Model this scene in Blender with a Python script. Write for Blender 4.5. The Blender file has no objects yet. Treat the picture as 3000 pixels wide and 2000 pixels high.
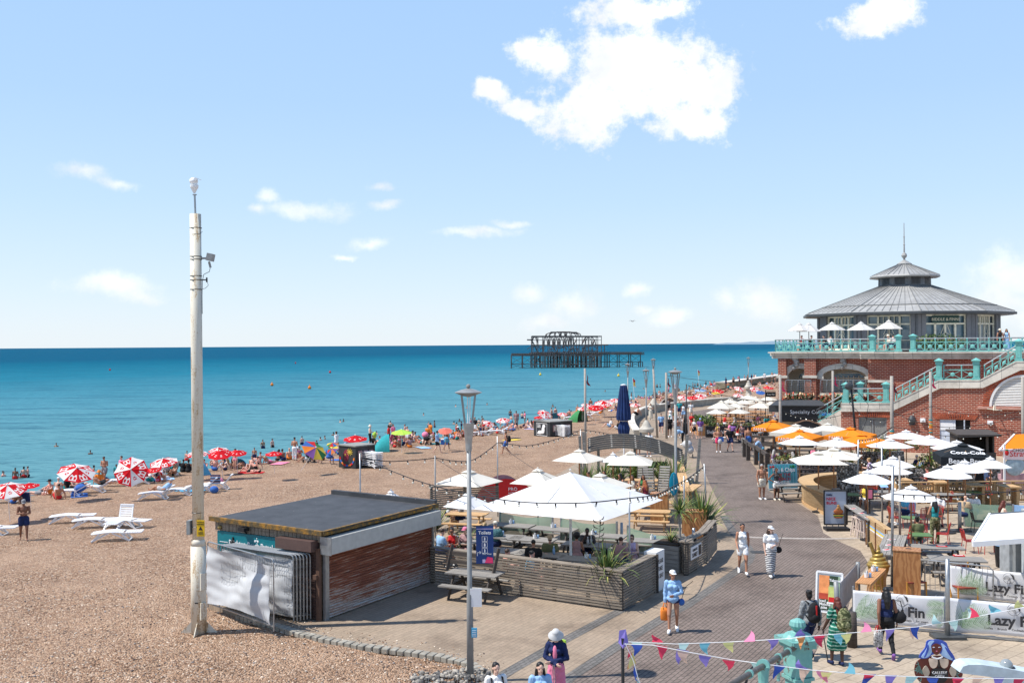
import bpy,bmesh,math,random
from mathutils import Vector as VR,Matrix
enm=enumerate
R=random.Random(7);U=R.uniform
from math import sin,cos,pi
TS=bpy.data.scenes.new('tmp')
def evaluated(o):
 TS.collection.objects.link(o)
 with bpy.context.temp_override(scene=TS,view_layer=TS.view_layers[0]):me=bpy.data.meshes.new_from_object(o.evaluated_get(bpy.context.evaluated_depsgraph_get()))
 TS.collection.objects.unlink(o);return me
def SV(n,k,v):n.inputs[k].default_value=v
sc=bpy.context.scene
C=sc.collection
rad=math.radians
F=2916.7;HC=7.75;CY=1009.5;ROLL=rad(0.4)
cam_d=bpy.data.cameras.new('camera');cam=bpy.data.objects.new('camera',cam_d);C.objects.link(cam)
cam.location=(0,0,HC);cam.rotation_euler=(Matrix.Rotation(rad(90),3,'X')@Matrix.Rotation(-ROLL,3,'Z')).to_euler()
cam_d.lens=35;cam_d.sensor_width=36;cam_d.shift_y=9.5/3000;cam_d.clip_start=0.5;cam_d.clip_end=60000
sc.camera=cam
SUN_EL=rad(58.5);SUN_AZ=math.atan2(-0.993,-0.115)
s_dir=VR((cos(SUN_EL)*-0.9934,cos(SUN_EL)*-0.115,sin(SUN_EL)))
sd=bpy.data.lights.new('sun','SUN');so=bpy.data.objects.new('sun',sd);C.objects.link(so)
sd.energy=4.6;sd.angle=rad(0.53);sd.color=(1,0.955,0.89)
so.rotation_euler=(-s_dir).to_track_quat('-Z','Y').to_euler()
sc.view_settings.view_transform='Standard';sc.view_settings.look='None'
sc.view_settings.gamma=1;sc.view_settings.exposure=0.42
def ray(px,py):
 u=(px-1500)/F;v=(CY-py)/F;c,s=cos(ROLL),sin(ROLL)
 return VR((u*c+v*s,1,v*c-u*s))
CAM=VR((0,0,HC))
def G(px,py,z=0.0):
 d=ray(px,py);k=(z-HC)/d.z;return CAM+d*k
def D(px,py,Y):
 d=ray(px,py);return CAM+d*(Y/d.y)
def PL(px,py,p0,n):
 d=ray(px,py);k=(p0-CAM).dot(n)/d.dot(n);return CAM+d*k
def build_world():
 w=bpy.data.worlds.new('World');sc.world=w;w.use_nodes=True
 nt=w.node_tree;N=nt.nodes;L=nt.links;N.clear()
 out=N.new('ShaderNodeOutputWorld');bg=N.new('ShaderNodeBackground');L.new(bg.outputs[0],out.inputs[0])
 sky=N.new('ShaderNodeTexSky');sky.sky_type='NISHITA';sky.sun_disc=False
 sky.sun_elevation=SUN_EL;sky.sun_rotation=SUN_AZ;sky.altitude=0;sky.air_density=1.0;sky.dust_density=0.4;sky.ozone_density=1.6
 tc=N.new('ShaderNodeTexCoord');sep=N.new('ShaderNodeSeparateXYZ');L.new(tc.outputs['Generated'],sep.inputs[0])
 def M(op,a,b=None,c=None,clamp=False):
  m=N.new('ShaderNodeMath');m.operation=op;m.use_clamp=clamp
  for i,q in enm((a,b,c)):
   if q is None:continue
   if isinstance(q,(int,float)):SV(m,i,q)
   else:L.new(q,m.inputs[i])
  return m.outputs[0]
 y=M('MAXIMUM',sep.outputs[1],0.05)
 a=M('DIVIDE',sep.outputs[0],y);e=M('DIVIDE',sep.outputs[2],y)
 cb=N.new('ShaderNodeCombineXYZ');L.new(a,cb.inputs[0]);L.new(e,cb.inputs[1])
 nz=N.new('ShaderNodeTexNoise');SV(nz,'Scale',26);SV(nz,'Detail',9);SV(nz,'Roughness',0.68)
 L.new(cb.outputs[0],nz.inputs['Vector'])
 nz2=N.new('ShaderNodeTexNoise');SV(nz2,'Scale',9);SV(nz2,'Detail',6);SV(nz2,'Roughness',0.6)
 L.new(cb.outputs[0],nz2.inputs['Vector'])
 wz=N.new('ShaderNodeVectorMath');wz.operation='MULTIPLY_ADD';L.new(nz2.outputs['Color'],wz.inputs[0]);SV(wz,1,(.05,.05,0));L.new(cb.outputs[0],wz.inputs[2])
 off=.025
 blobs=[(1440,150,135,90),(1560,185,105,85),(1345,250,95,65),(1270,125,72,38),(1440,20,85,32),(1590,268,62,28),(1640,215,35,30),(1120,222,36,22),(1195,255,46,18),(1535,12,55,22),(1990,50,62,32),(2055,15,50,34),(185,393,46,15),(270,412,48,10),(262,658,92,24),(320,680,40,16),(620,463,22,12),(690,490,72,16),(585,490,20,10),(860,440,22,9),(875,482,30,9),(1100,542,72,8),(1170,525,45,7),(855,560,36,11),(795,588,20,5),(1215,672,32,18),(1310,700,46,34),(1245,745,46,15),(1460,660,30,12),(1475,707,22,9),(1540,727,42,20),(1665,690,24,18),(1755,682,62,40),(2335,640,75,48),(2310,700,75,34),(2345,740,60,25)]
 def layer(bl,lo,hi,al,amp):
  cur=None
  for(bx,by,rx,ry)in bl:
   r0=ray(bx*1.2755,by*1.2755);sx=F/(rx*1.2755)*0.80;sy=F/(ry*1.2755)*0.80
   v=N.new('ShaderNodeVectorMath');v.operation='MULTIPLY_ADD';L.new(wz.outputs[0],v.inputs[0])
   SV(v,1,(sx,sy,0));SV(v,2,(-(r0.x+off)*sx,-(r0.z+off)*sy,0))
   l=N.new('ShaderNodeVectorMath');l.operation='LENGTH';L.new(v.outputs[0],l.inputs[0])
   dd=l.outputs['Value'];cur=dd if cur is None else M('SMOOTH_MIN',cur,dd,0.35)
  dens=M('ADD',M('SUBTRACT',1.12,cur),M('MULTIPLY',M('SUBTRACT',nz.outputs[0],.5),amp))
  mr=N.new('ShaderNodeMapRange');mr.interpolation_type='SMOOTHSTEP';SV(mr,1,lo);SV(mr,2,hi);L.new(dens,mr.inputs[0])
  return M('MULTIPLY',mr.outputs[0],al)
 big=[b for b in blobs if b[1]<290];small=[b for b in blobs if b[1]>=290]
 mask=M('MAXIMUM',layer(big,-.12,.60,.93,3.0),layer(small,-.3,1.15,.72,2.4))
 mask=M('MULTIPLY',mask,M('GREATER_THAN',sep.outputs[1],.15))
 cc=N.new('ShaderNodeMapRange');SV(cc,1,.35);SV(cc,2,.62);SV(cc,3,7.2);SV(cc,4,9.5);L.new(nz2.outputs[0],cc.inputs[0])
 ccol=N.new('ShaderNodeCombineColor');L.new(M('MULTIPLY',cc.outputs[0],.955),ccol.inputs[0]);L.new(M('MULTIPLY',cc.outputs[0],.975),ccol.inputs[1]);L.new(cc.outputs[0],ccol.inputs[2])
 mul=N.new('ShaderNodeMix');mul.data_type='RGBA';mul.blend_type='MULTIPLY';SV(mul,0,1)
 L.new(sky.outputs[0],mul.inputs[6]);SV(mul,7,(TINT[0],TINT[1],TINT[2],1))
 rp=N.new('ShaderNodeValToRGB');cr=rp.color_ramp;cr.elements[0].position=0;cr.elements[0].color=(.79,.89,.97,1);cr.elements[1].position=1;cr.elements[1].color=(.10,.22,.52,1)
 for p_,c_ in((.05,(.69,.845,.985,1)),(.138,(.55,.765,1,1)),(.233,(.46,.69,1,1)),(.34,(.42,.655,1,1)),(.5,(.25,.45,.82,1))):el=cr.elements.new(p_);el.color=c_
 L.new(sep.outputs[2],rp.inputs[0]);sc8=N.new('ShaderNodeMix');sc8.data_type='RGBA';sc8.blend_type='MULTIPLY';SV(sc8,0,1);sc8.clamp_result=False;L.new(rp.outputs[0],sc8.inputs[6]);SV(sc8,7,(7.9,7.9,7.9,1))
 m0=N.new('ShaderNodeMix');m0.data_type='RGBA';SV(m0,0,.85);L.new(mul.outputs[2],m0.inputs[6]);L.new(sc8.outputs[2],m0.inputs[7])
 mx=N.new('ShaderNodeMix');mx.data_type='RGBA';L.new(mask,mx.inputs[0]);L.new(m0.outputs[2],mx.inputs[6]);L.new(ccol.outputs[0],mx.inputs[7])
 L.new(mx.outputs[2],bg.inputs[0]);SV(bg,1,0.10)
TINT=(1.3,1.2,1.2)
build_world()
MC={}
def nodes(name):
 m=bpy.data.materials.new(name);m.use_nodes=True
 nt=m.node_tree;b=nt.nodes['Principled BSDF'];return m,nt,nt.nodes,nt.links,b
def lk(c,k=1.0):return(min(1,c[0]*k),min(1,c[1]*k),min(1,c[2]*k),1)
def mat(name,col,rough=.6,metal=0,var=.18,scale=6,col2=None,bump=0,bscale=40,alpha=1,spec=.4,trans=0):
 if name in MC:return MC[name]
 m,nt,N,L,b=nodes(name)
 tc=N.new('ShaderNodeTexCoord');nz=N.new('ShaderNodeTexNoise');SV(nz,'Scale',scale);SV(nz,'Detail',5)
 L.new(tc.outputs['Object'],nz.inputs['Vector'])
 rp=N.new('ShaderNodeValToRGB');rp.color_ramp.elements[0].position=.32;rp.color_ramp.elements[1].position=.7
 rp.color_ramp.elements[0].color=lk(col,1-var);rp.color_ramp.elements[1].color=lk(col2 or col,1+(var if not col2 else 0))
 L.new(nz.outputs[0],rp.inputs[0]);L.new(rp.outputs[0],b.inputs['Base Color'])
 SV(b,'Roughness',rough);SV(b,'Metallic',metal);SV(b,'Specular IOR Level',spec)
 if trans:SV(b,'Transmission Weight',trans)
 if bump:
  n2=N.new('ShaderNodeTexNoise');SV(n2,'Scale',bscale);SV(n2,'Detail',4);L.new(tc.outputs['Object'],n2.inputs['Vector'])
  bp=N.new('ShaderNodeBump');SV(bp,'Strength',bump);SV(bp,'Distance',.02);L.new(n2.outputs[0],bp.inputs['Height']);L.new(bp.outputs[0],b.inputs['Normal'])
 if alpha<1:SV(b,'Alpha',alpha)
 MC[name]=m;return m
def mixc(N,L,f,a,b,bt='MIX'):
 m=N.new('ShaderNodeMix');m.data_type='RGBA';m.blend_type=bt
 for i,q in((0,f),(6,a),(7,b)):
  if isinstance(q,(int,float)):SV(m,i,q)
  elif isinstance(q,tuple):SV(m,i,q if len(q)==4 else q+(1,))
  else:L.new(q,m.inputs[i])
 return m.outputs[2]
def ramp(N,L,f,stops,interp='LINEAR'):
 r=N.new('ShaderNodeValToRGB');r.color_ramp.interpolation=interp;cr=r.color_ramp
 while len(cr.elements)<len(stops):cr.elements.new(.5)
 for e,(p,c)in zip(cr.elements,stops):e.position=p;e.color=c if len(c)==4 else tuple(c)+(1,)
 L.new(f,r.inputs[0]);return r.outputs[0]
def noise(N,L,vec,scale,det=5,rough=.55):
 n=N.new('ShaderNodeTexNoise');SV(n,'Scale',scale);SV(n,'Detail',det);SV(n,'Roughness',rough)
 if vec is not None:L.new(vec,n.inputs['Vector'])
 return n.outputs[0]
def mapping(N,L,vec,rot=0,scale=(1,1,1)):
 m=N.new('ShaderNodeMapping');SV(m,'Rotation',(0,0,rot));SV(m,'Scale',scale);L.new(vec,m.inputs[0]);return m.outputs[0]
def bump(N,L,b,h,st=.5,dist=.02):
 bp=N.new('ShaderNodeBump');SV(bp,'Strength',st);SV(bp,'Distance',dist);L.new(h,bp.inputs['Height']);L.new(bp.outputs[0],b.inputs['Normal'])
def m_pebble():
 m,nt,N,L,b=nodes('shingle');tc=N.new('ShaderNodeTexCoord');v=tc.outputs['Object']
 vo=N.new('ShaderNodeTexVoronoi');SV(vo,'Scale',21);SV(vo,'Randomness',1);L.new(v,vo.inputs['Vector'])
 sp=N.new('ShaderNodeSeparateColor');L.new(vo.outputs['Color'],sp.inputs[0])
 c=ramp(N,L,sp.outputs[0],[(0,(.04,.027,.02)),(.16,(.18,.102,.06)),(.38,(.39,.225,.13)),(.64,(.52,.31,.185)),(.84,(.67,.46,.31)),(1,(.90,.76,.61))],'LINEAR')
 vo2=N.new('ShaderNodeTexVoronoi');SV(vo2,'Scale',8.5);L.new(v,vo2.inputs['Vector'])
 sp2=N.new('ShaderNodeSeparateColor');L.new(vo2.outputs['Color'],sp2.inputs[0])
 c=mixc(N,L,.30,c,ramp(N,L,sp2.outputs[1],[(0,(.11,.063,.035)),(.5,(.42,.245,.14)),(1,(.74,.55,.38))]))
 edge=ramp(N,L,vo.outputs['Distance'],[(0,(1,1,1)),(.55,(.85,.85,.85)),(.9,(.42,.36,.33))])
 c=mixc(N,L,.75,c,edge,'MULTIPLY')
 big=noise(N,L,v,.22,6,.6)
 c=mixc(N,L,ramp(N,L,big,[(.38,(0,0,0)),(.72,(.6,.6,.6))]),c,(.54,.36,.24,1))
 nn=noise(N,L,v,.9,5,.6)
 c=mixc(N,L,.5,c,ramp(N,L,nn,[(.3,(.60,.57,.56)),(.62,(1,1,1))]),'MULTIPLY')
 L.new(c,b.inputs['Base Color']);SV(b,'Roughness',.85);SV(b,'Specular IOR Level',.25)
 h=N.new('ShaderNodeMath');h.operation='MULTIPLY_ADD';L.new(vo.outputs['Distance'],h.inputs[0]);SV(h,1,-1);L.new(nn,h.inputs[2])
 bump(N,L,b,h.outputs[0],1,.07);return m
def m_sea():
 m,nt,N,L,b=nodes('sea_water');tc=N.new('ShaderNodeTexCoord');v=tc.outputs['Object']
 sp=N.new('ShaderNodeSeparateXYZ');L.new(v,sp.inputs[0])
 dm=N.new('ShaderNodeMath');dm.operation='MULTIPLY';L.new(sp.outputs[1],dm.inputs[0]);SV(dm,1,.62)
 d2=N.new('ShaderNodeMath');d2.operation='MULTIPLY_ADD';L.new(sp.outputs[0],d2.inputs[0]);SV(d2,1,-.78);L.new(dm.outputs[0],d2.inputs[2])
 wob=noise(N,L,mapping(N,L,v,0,(.006,.02,1)),1.0,5,.55)
 d3=N.new('ShaderNodeMath');d3.operation='MULTIPLY_ADD';L.new(wob,d3.inputs[0]);SV(d3,1,120);L.new(d2.outputs[0],d3.inputs[2])
 mr=N.new('ShaderNodeMapRange');SV(mr,1,95);SV(mr,2,900);L.new(d3.outputs[0],mr.inputs[0])
 c=ramp(N,L,mr.outputs[0],[(0,(.15,.28,.29)),(.05,(.11,.26,.29)),(.17,(.075,.235,.29)),(.4,(.015,.165,.235)),(.75,(.0,.115,.185)),(1,(.0,.085,.155))])
 w1=noise(N,L,mapping(N,L,v,.35,(.05,.22,1)),1.0,7,.66)
 c=mixc(N,L,1.0,c,ramp(N,L,w1,[(.34,(.52,.62,.70)),(.5,(1,1,1)),(.68,(1.0,1.0,1.0))]),'MULTIPLY')
 w2=noise(N,L,mapping(N,L,v,.35,(.6,2.2,1)),1.0,5,.7)
 c=mixc(N,L,.9,c,ramp(N,L,w2,[(.36,(.40,.52,.60)),(.5,(.92,.94,.95)),(.62,(1,1,1))]),'MULTIPLY')
 L.new(c,b.inputs['Base Color']);SV(b,'Roughness',.6);SV(b,'Specular IOR Level',.02);SV(b,'IOR',1.33)
 ad=N.new('ShaderNodeMath');ad.operation='MULTIPLY_ADD';L.new(w1,ad.inputs[0]);SV(ad,1,2.5);L.new(w2,ad.inputs[2])
 bump(N,L,b,ad.outputs[0],.55,.22);return m
def m_paver(name,c1,c2,cm,w,h,rot,mortar=.012,off=.5):
 m,nt,N,L,b=nodes(name);tc=N.new('ShaderNodeTexCoord');v=mapping(N,L,tc.outputs['Object'],rot)
 br=N.new('ShaderNodeTexBrick');L.new(v,br.inputs['Vector']);SV(br,'Scale',1)
 SV(br,'Color1',c1+(1,));SV(br,'Color2',c2+(1,));SV(br,'Mortar',cm+(1,))
 SV(br,'Mortar Size',mortar);SV(br,'Mortar Smooth',.2);SV(br,'Brick Width',w);SV(br,'Row Height',h);br.offset=off;SV(br,'Bias',0)
 c=mixc(N,L,1.0,br.outputs[0],ramp(N,L,noise(N,L,tc.outputs['Object'],.45,8,.68),[(.34,(.62,.60,.59)),(.5,(.95,.94,.93)),(.66,(1,1,1))]),'MULTIPLY')
 c=mixc(N,L,1.0,c,ramp(N,L,noise(N,L,tc.outputs['Object'],11,4,.7),[(.3,(.78,.78,.78)),(.6,(1,1,1))]),'MULTIPLY')
 vo=N.new('ShaderNodeTexVoronoi');SV(vo,'Scale',1.7);L.new(tc.outputs['Object'],vo.inputs['Vector'])
 c=mixc(N,L,ramp(N,L,vo.outputs['Distance'],[(.02,(.65,.65,.65)),(.05,(0,0,0))]),c,(.06,.055,.05,1))
 L.new(c,b.inputs['Base Color']);SV(b,'Roughness',.8);SV(b,'Specular IOR Level',.3)
 bump(N,L,b,br.outputs['Fac'],-.35,.01);return m
def m_brick():
 m,nt,N,L,b=nodes('red_brick');tc=N.new('ShaderNodeTexCoord');v=tc.outputs['UV']
 br=N.new('ShaderNodeTexBrick');L.new(v,br.inputs['Vector']);SV(br,'Scale',1)
 SV(br,'Color1',(.36,.075,.036,1));SV(br,'Color2',(.25,.048,.026,1));SV(br,'Mortar',(.52,.34,.25,1))
 SV(br,'Mortar Size',.016);SV(br,'Brick Width',.34);SV(br,'Row Height',.125)
 c=mixc(N,L,1,br.outputs[0],ramp(N,L,noise(N,L,tc.outputs['Object'],.8,6,.6),[(.3,(.74,.72,.72)),(.6,(1,1,1))]),'MULTIPLY')
 L.new(c,b.inputs['Base Color']);SV(b,'Roughness',.85);bump(N,L,b,br.outputs['Fac'],-.4,.01);return m
def m_wood(name,c1,c2,scale=1,gap=0):
 if name in MC:return MC[name]
 m,nt,N,L,b=nodes(name);tc=N.new('ShaderNodeTexCoord')
 n1=noise(N,L,mapping(N,L,tc.outputs['Object'],0,(3*scale,3*scale,14*scale)),1,5,.65)
 n2=noise(N,L,mapping(N,L,tc.outputs['UV'],0,(1.2*scale,26*scale,1)),1,4,.6)
 c=ramp(N,L,n2,[(.3,lk(c1)),(.55,lk(c2)),(.75,lk(c2,1.15))]);c=mixc(N,L,.6,c,ramp(N,L,n1,[(.3,(.7,.68,.66)),(.6,(1,1,1))]),'MULTIPLY')
 L.new(c,b.inputs['Base Color']);SV(b,'Roughness',.75);bump(N,L,b,n2,.3,.006);MC[name]=m;return m
def m_rust():
 m,nt,N,L,b=nodes('rusty_shutter');tc=N.new('ShaderNodeTexCoord');s0=N.new('ShaderNodeSeparateXYZ');L.new(tc.outputs['Object'],s0.inputs[0]);cb=N.new('ShaderNodeCombineXYZ');L.new(s0.outputs[0],cb.inputs[0]);L.new(s0.outputs[2],cb.inputs[1]);v=cb.outputs[0];sp=N.new('ShaderNodeSeparateXYZ');L.new(v,sp.inputs[0])
 sx=noise(N,L,mapping(N,L,v,0,(.8,21,1)),1,5,.62)
 lo=N.new('ShaderNodeMapRange');SV(lo,1,0.0);SV(lo,2,1.0);SV(lo,3,.22);SV(lo,4,-.02);L.new(sp.outputs[1],lo.inputs[0])
 a=N.new('ShaderNodeMath');a.operation='ADD';L.new(sx,a.inputs[0]);L.new(lo.outputs[0],a.inputs[1])
 c=ramp(N,L,a.outputs[0],[(.34,(.12,.035,.018)),(.52,(.27,.085,.040)),(.58,(.33,.15,.09)),(.62,(.58,.50,.43)),(.66,(.33,.19,.13)),(.73,(.48,.45,.42)),(.9,(.46,.46,.45))])
 c=mixc(N,L,.6,c,ramp(N,L,noise(N,L,v,9,4,.6),[(.3,(.7,.66,.64)),(.6,(1,1,1))]),'MULTIPLY')
 L.new(c,b.inputs['Base Color']);SV(b,'Roughness',.75);SV(b,'Metallic',.1);return m
def m_felt():
 m,nt,N,L,b=nodes('roof_felt');tc=N.new('ShaderNodeTexCoord');v=tc.outputs['Object']
 c=ramp(N,L,noise(N,L,v,1.6,7,.65),[(.3,(.028,.03,.034)),(.65,(.055,.058,.064))])
 vo=N.new('ShaderNodeTexVoronoi');SV(vo,'Scale',3.2);L.new(v,vo.inputs['Vector'])
 c=mixc(N,L,ramp(N,L,vo.outputs['Distance'],[(.03,(.8,.8,.8)),(.07,(0,0,0))]),c,(.3,.27,.24,1))
 L.new(c,b.inputs['Base Color']);SV(b,'Roughness',.7);bump(N,L,b,noise(N,L,v,30,3),.3,.01);return m
def m_moss():
 m,nt,N,L,b=nodes('mossy_edge');tc=N.new('ShaderNodeTexCoord')
 c=ramp(N,L,noise(N,L,tc.outputs['Object'],5,6,.7),[(.3,(.05,.045,.035)),(.48,(.13,.085,.03)),(.62,(.36,.17,.02)),(.75,(.24,.19,.05))])
 L.new(c,b.inputs['Base Color']);SV(b,'Roughness',.95);bump(N,L,b,noise(N,L,tc.outputs['Object'],25,4),.8,.02);return m
def m_pole():
 m,nt,N,L,b=nodes('weathered_paint');tc=N.new('ShaderNodeTexCoord');v=tc.outputs['Object']
 n=noise(N,L,mapping(N,L,v,0,(7,7,1.1)),1,8,.72);n3=noise(N,L,v,24,5,.7)
 a=N.new('ShaderNodeMath');a.operation='MULTIPLY_ADD';L.new(n3,a.inputs[0]);SV(a,1,.5);L.new(n,a.inputs[2])
 c=ramp(N,L,a.outputs[0],[(.3,(.70,.655,.56)),(.78,(.64,.59,.48)),(.85,(.48,.36,.22)),(.97,(.26,.16,.08))])
 L.new(c,b.inputs['Base Color']);SV(b,'Roughness',.55);return m
def m_roof():
 m,nt,N,L,b=nodes('seamed_metal_roof');tc=N.new('ShaderNodeTexCoord')
 c=ramp(N,L,noise(N,L,tc.outputs['Object'],1.2,6,.6),[(.3,(.27,.265,.25)),(.65,(.38,.375,.355))])
 L.new(c,b.inputs['Base Color']);SV(b,'Roughness',.5);SV(b,'Metallic',.0);return m
def m_gabion():
 m,nt,N,L,b=nodes('flint_stones');tc=N.new('ShaderNodeTexCoord');v=tc.outputs['Object']
 vo=N.new('ShaderNodeTexVoronoi');SV(vo,'Scale',9);L.new(v,vo.inputs['Vector']);sp=N.new('ShaderNodeSeparateColor');L.new(vo.outputs['Color'],sp.inputs[0])
 c=ramp(N,L,sp.outputs[0],[(0,(.07,.065,.06)),(.4,(.24,.23,.21)),(.75,(.45,.43,.40)),(1,(.72,.7,.67))]);c=mixc(N,L,1,c,ramp(N,L,vo.outputs['Distance'],[(.3,(1,1,1)),(.75,(.12,.11,.10))]),'MULTIPLY')
 L.new(c,b.inputs['Base Color']);SV(b,'Roughness',.8)
 iv=N.new('ShaderNodeMath');iv.operation='MULTIPLY';SV(iv,1,-1);L.new(vo.outputs['Distance'],iv.inputs[0]);bump(N,L,b,iv.outputs[0],1,.08);return m
def m_ply():
 m,nt,N,L,b=nodes('varnished_plywood');tc=N.new('ShaderNodeTexCoord');v=tc.outputs['UV']
 wv=N.new('ShaderNodeTexWave');SV(wv,'Scale',1.6);SV(wv,'Distortion',16);SV(wv,'Detail',4);L.new(mapping(N,L,v,0,(1.5,.7,1)),wv.inputs['Vector'])
 c=ramp(N,L,wv.outputs[0],[(.1,(.30,.125,.042)),(.5,(.37,.165,.058)),(.9,(.42,.20,.075))]);L.new(c,b.inputs['Base Color']);SV(b,'Roughness',.45);return m
def m_stone():
 m,nt,N,L,b=nodes('pale_stone');tc=N.new('ShaderNodeTexCoord');v=tc.outputs['UV']
 br=N.new('ShaderNodeTexBrick');L.new(v,br.inputs['Vector']);SV(br,'Scale',1);SV(br,'Color1',(.74,.68,.58,1));SV(br,'Color2',(.58,.54,.47,1));SV(br,'Mortar',(.22,.2,.18,1))
 SV(br,'Mortar Size',.012);SV(br,'Brick Width',1.3);SV(br,'Row Height',3)
 c=mixc(N,L,1,br.outputs[0],ramp(N,L,noise(N,L,tc.outputs['Object'],1.5,6,.65),[(.3,(.66,.65,.64)),(.58,(1,1,1))]),'MULTIPLY')
 L.new(c,b.inputs['Base Color']);SV(b,'Roughness',.8);return m
def m_cloth(name,col,tr=.25,var=.04):
 if name in MC:return MC[name]
 m,nt,N,L,b=nodes(name);tc=N.new('ShaderNodeTexCoord')
 c=ramp(N,L,noise(N,L,tc.outputs['Object'],2.2,4),[(.3,lk(col,1-var*2)),(.65,lk(col,1))]);L.new(c,b.inputs['Base Color']);SV(b,'Roughness',.85);SV(b,'Specular IOR Level',.15)
 t=N.new('ShaderNodeBsdfTranslucent');L.new(c,t.inputs[0]);ms=N.new('ShaderNodeMixShader');SV(ms,0,tr)
 L.new(b.outputs[0],ms.inputs[1]);L.new(t.outputs[0],ms.inputs[2]);L.new(ms.outputs[0],N['Material Output'].inputs[0]);MC[name]=m;return m
GA=math.atan2(.86,.51)
M_PEB=m_pebble();M_SEA=m_sea();M_BRICK=m_brick();M_RUST=m_rust();M_FELT=m_felt();M_MOSS=m_moss();M_POLE=m_pole();M_ROOF=m_roof();M_GAB=m_gabion();M_PLY=m_ply();M_STONE=m_stone()
M_TAN=m_paver('tan_pavers',(.37,.285,.205),(.32,.25,.18),(.23,.18,.135),.42,.14,-GA,.008)
M_ROADM=m_paver('brown_pavers',(.240,.188,.158),(.195,.155,.130),(.05,.04,.035),.24,.12,-GA,.010)
M_SLAB=m_paver('pale_slabs',(.47,.385,.29),(.41,.335,.25),(.20,.16,.12),.62,.36,-GA+rad(20),.009)
M_BAND=m_paver('grey_setts',(.20,.185,.17),(.15,.145,.135),(.07,.065,.06),.22,.11,-GA,.01)
W_OLD=m_wood('weathered_timber',(.13,.105,.082),(.27,.225,.175));W_GREY=m_wood('grey_timber',(.14,.13,.12),(.30,.28,.25));W_NEW=m_wood('new_timber',(.42,.24,.10),(.60,.38,.18))
W_DARK=m_wood('dark_timber',(.035,.027,.022),(.075,.06,.05));W_BAM=m_wood('bamboo_timber',(.36,.22,.10),(.52,.35,.18));W_TEAK=m_wood('oiled_teak',(.42,.19,.07),(.56,.28,.11));W_POLE=m_wood('silvered_pole',(.24,.215,.19),(.38,.35,.31))
GALV=mat('galvanised_steel',(.36,.37,.375),.42,.75,.15,8);STEEL=mat('grey_paint_steel',(.26,.27,.27),.5,.2,.12,5);BK=mat('black_paint',(.018,.018,.02),.45,0,.2);WT=mat('white_plastic',(.80,.80,.80),.4,0,.03)
TURQ=mat('turquoise_paint',(.17,.46,.42),.45,0,.12,7);CREAM=mat('cream_paint',(.66,.62,.50),.5,0,.05);DGREY=mat('dark_grey_metal',(.075,.08,.085),.45,.3,.15)
GLASS=mat('reflection_tinted_glass',(.09,.16,.21),.08,0,.3,1.5,spec=.9);GLASSB=mat('blue_glass',(.05,.17,.28),.1,0,.5,1.3,spec=.9)  # GLASS: bluish reflections of the pavilion panes are put into its base colour
def V(*a):return VR(a)
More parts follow.
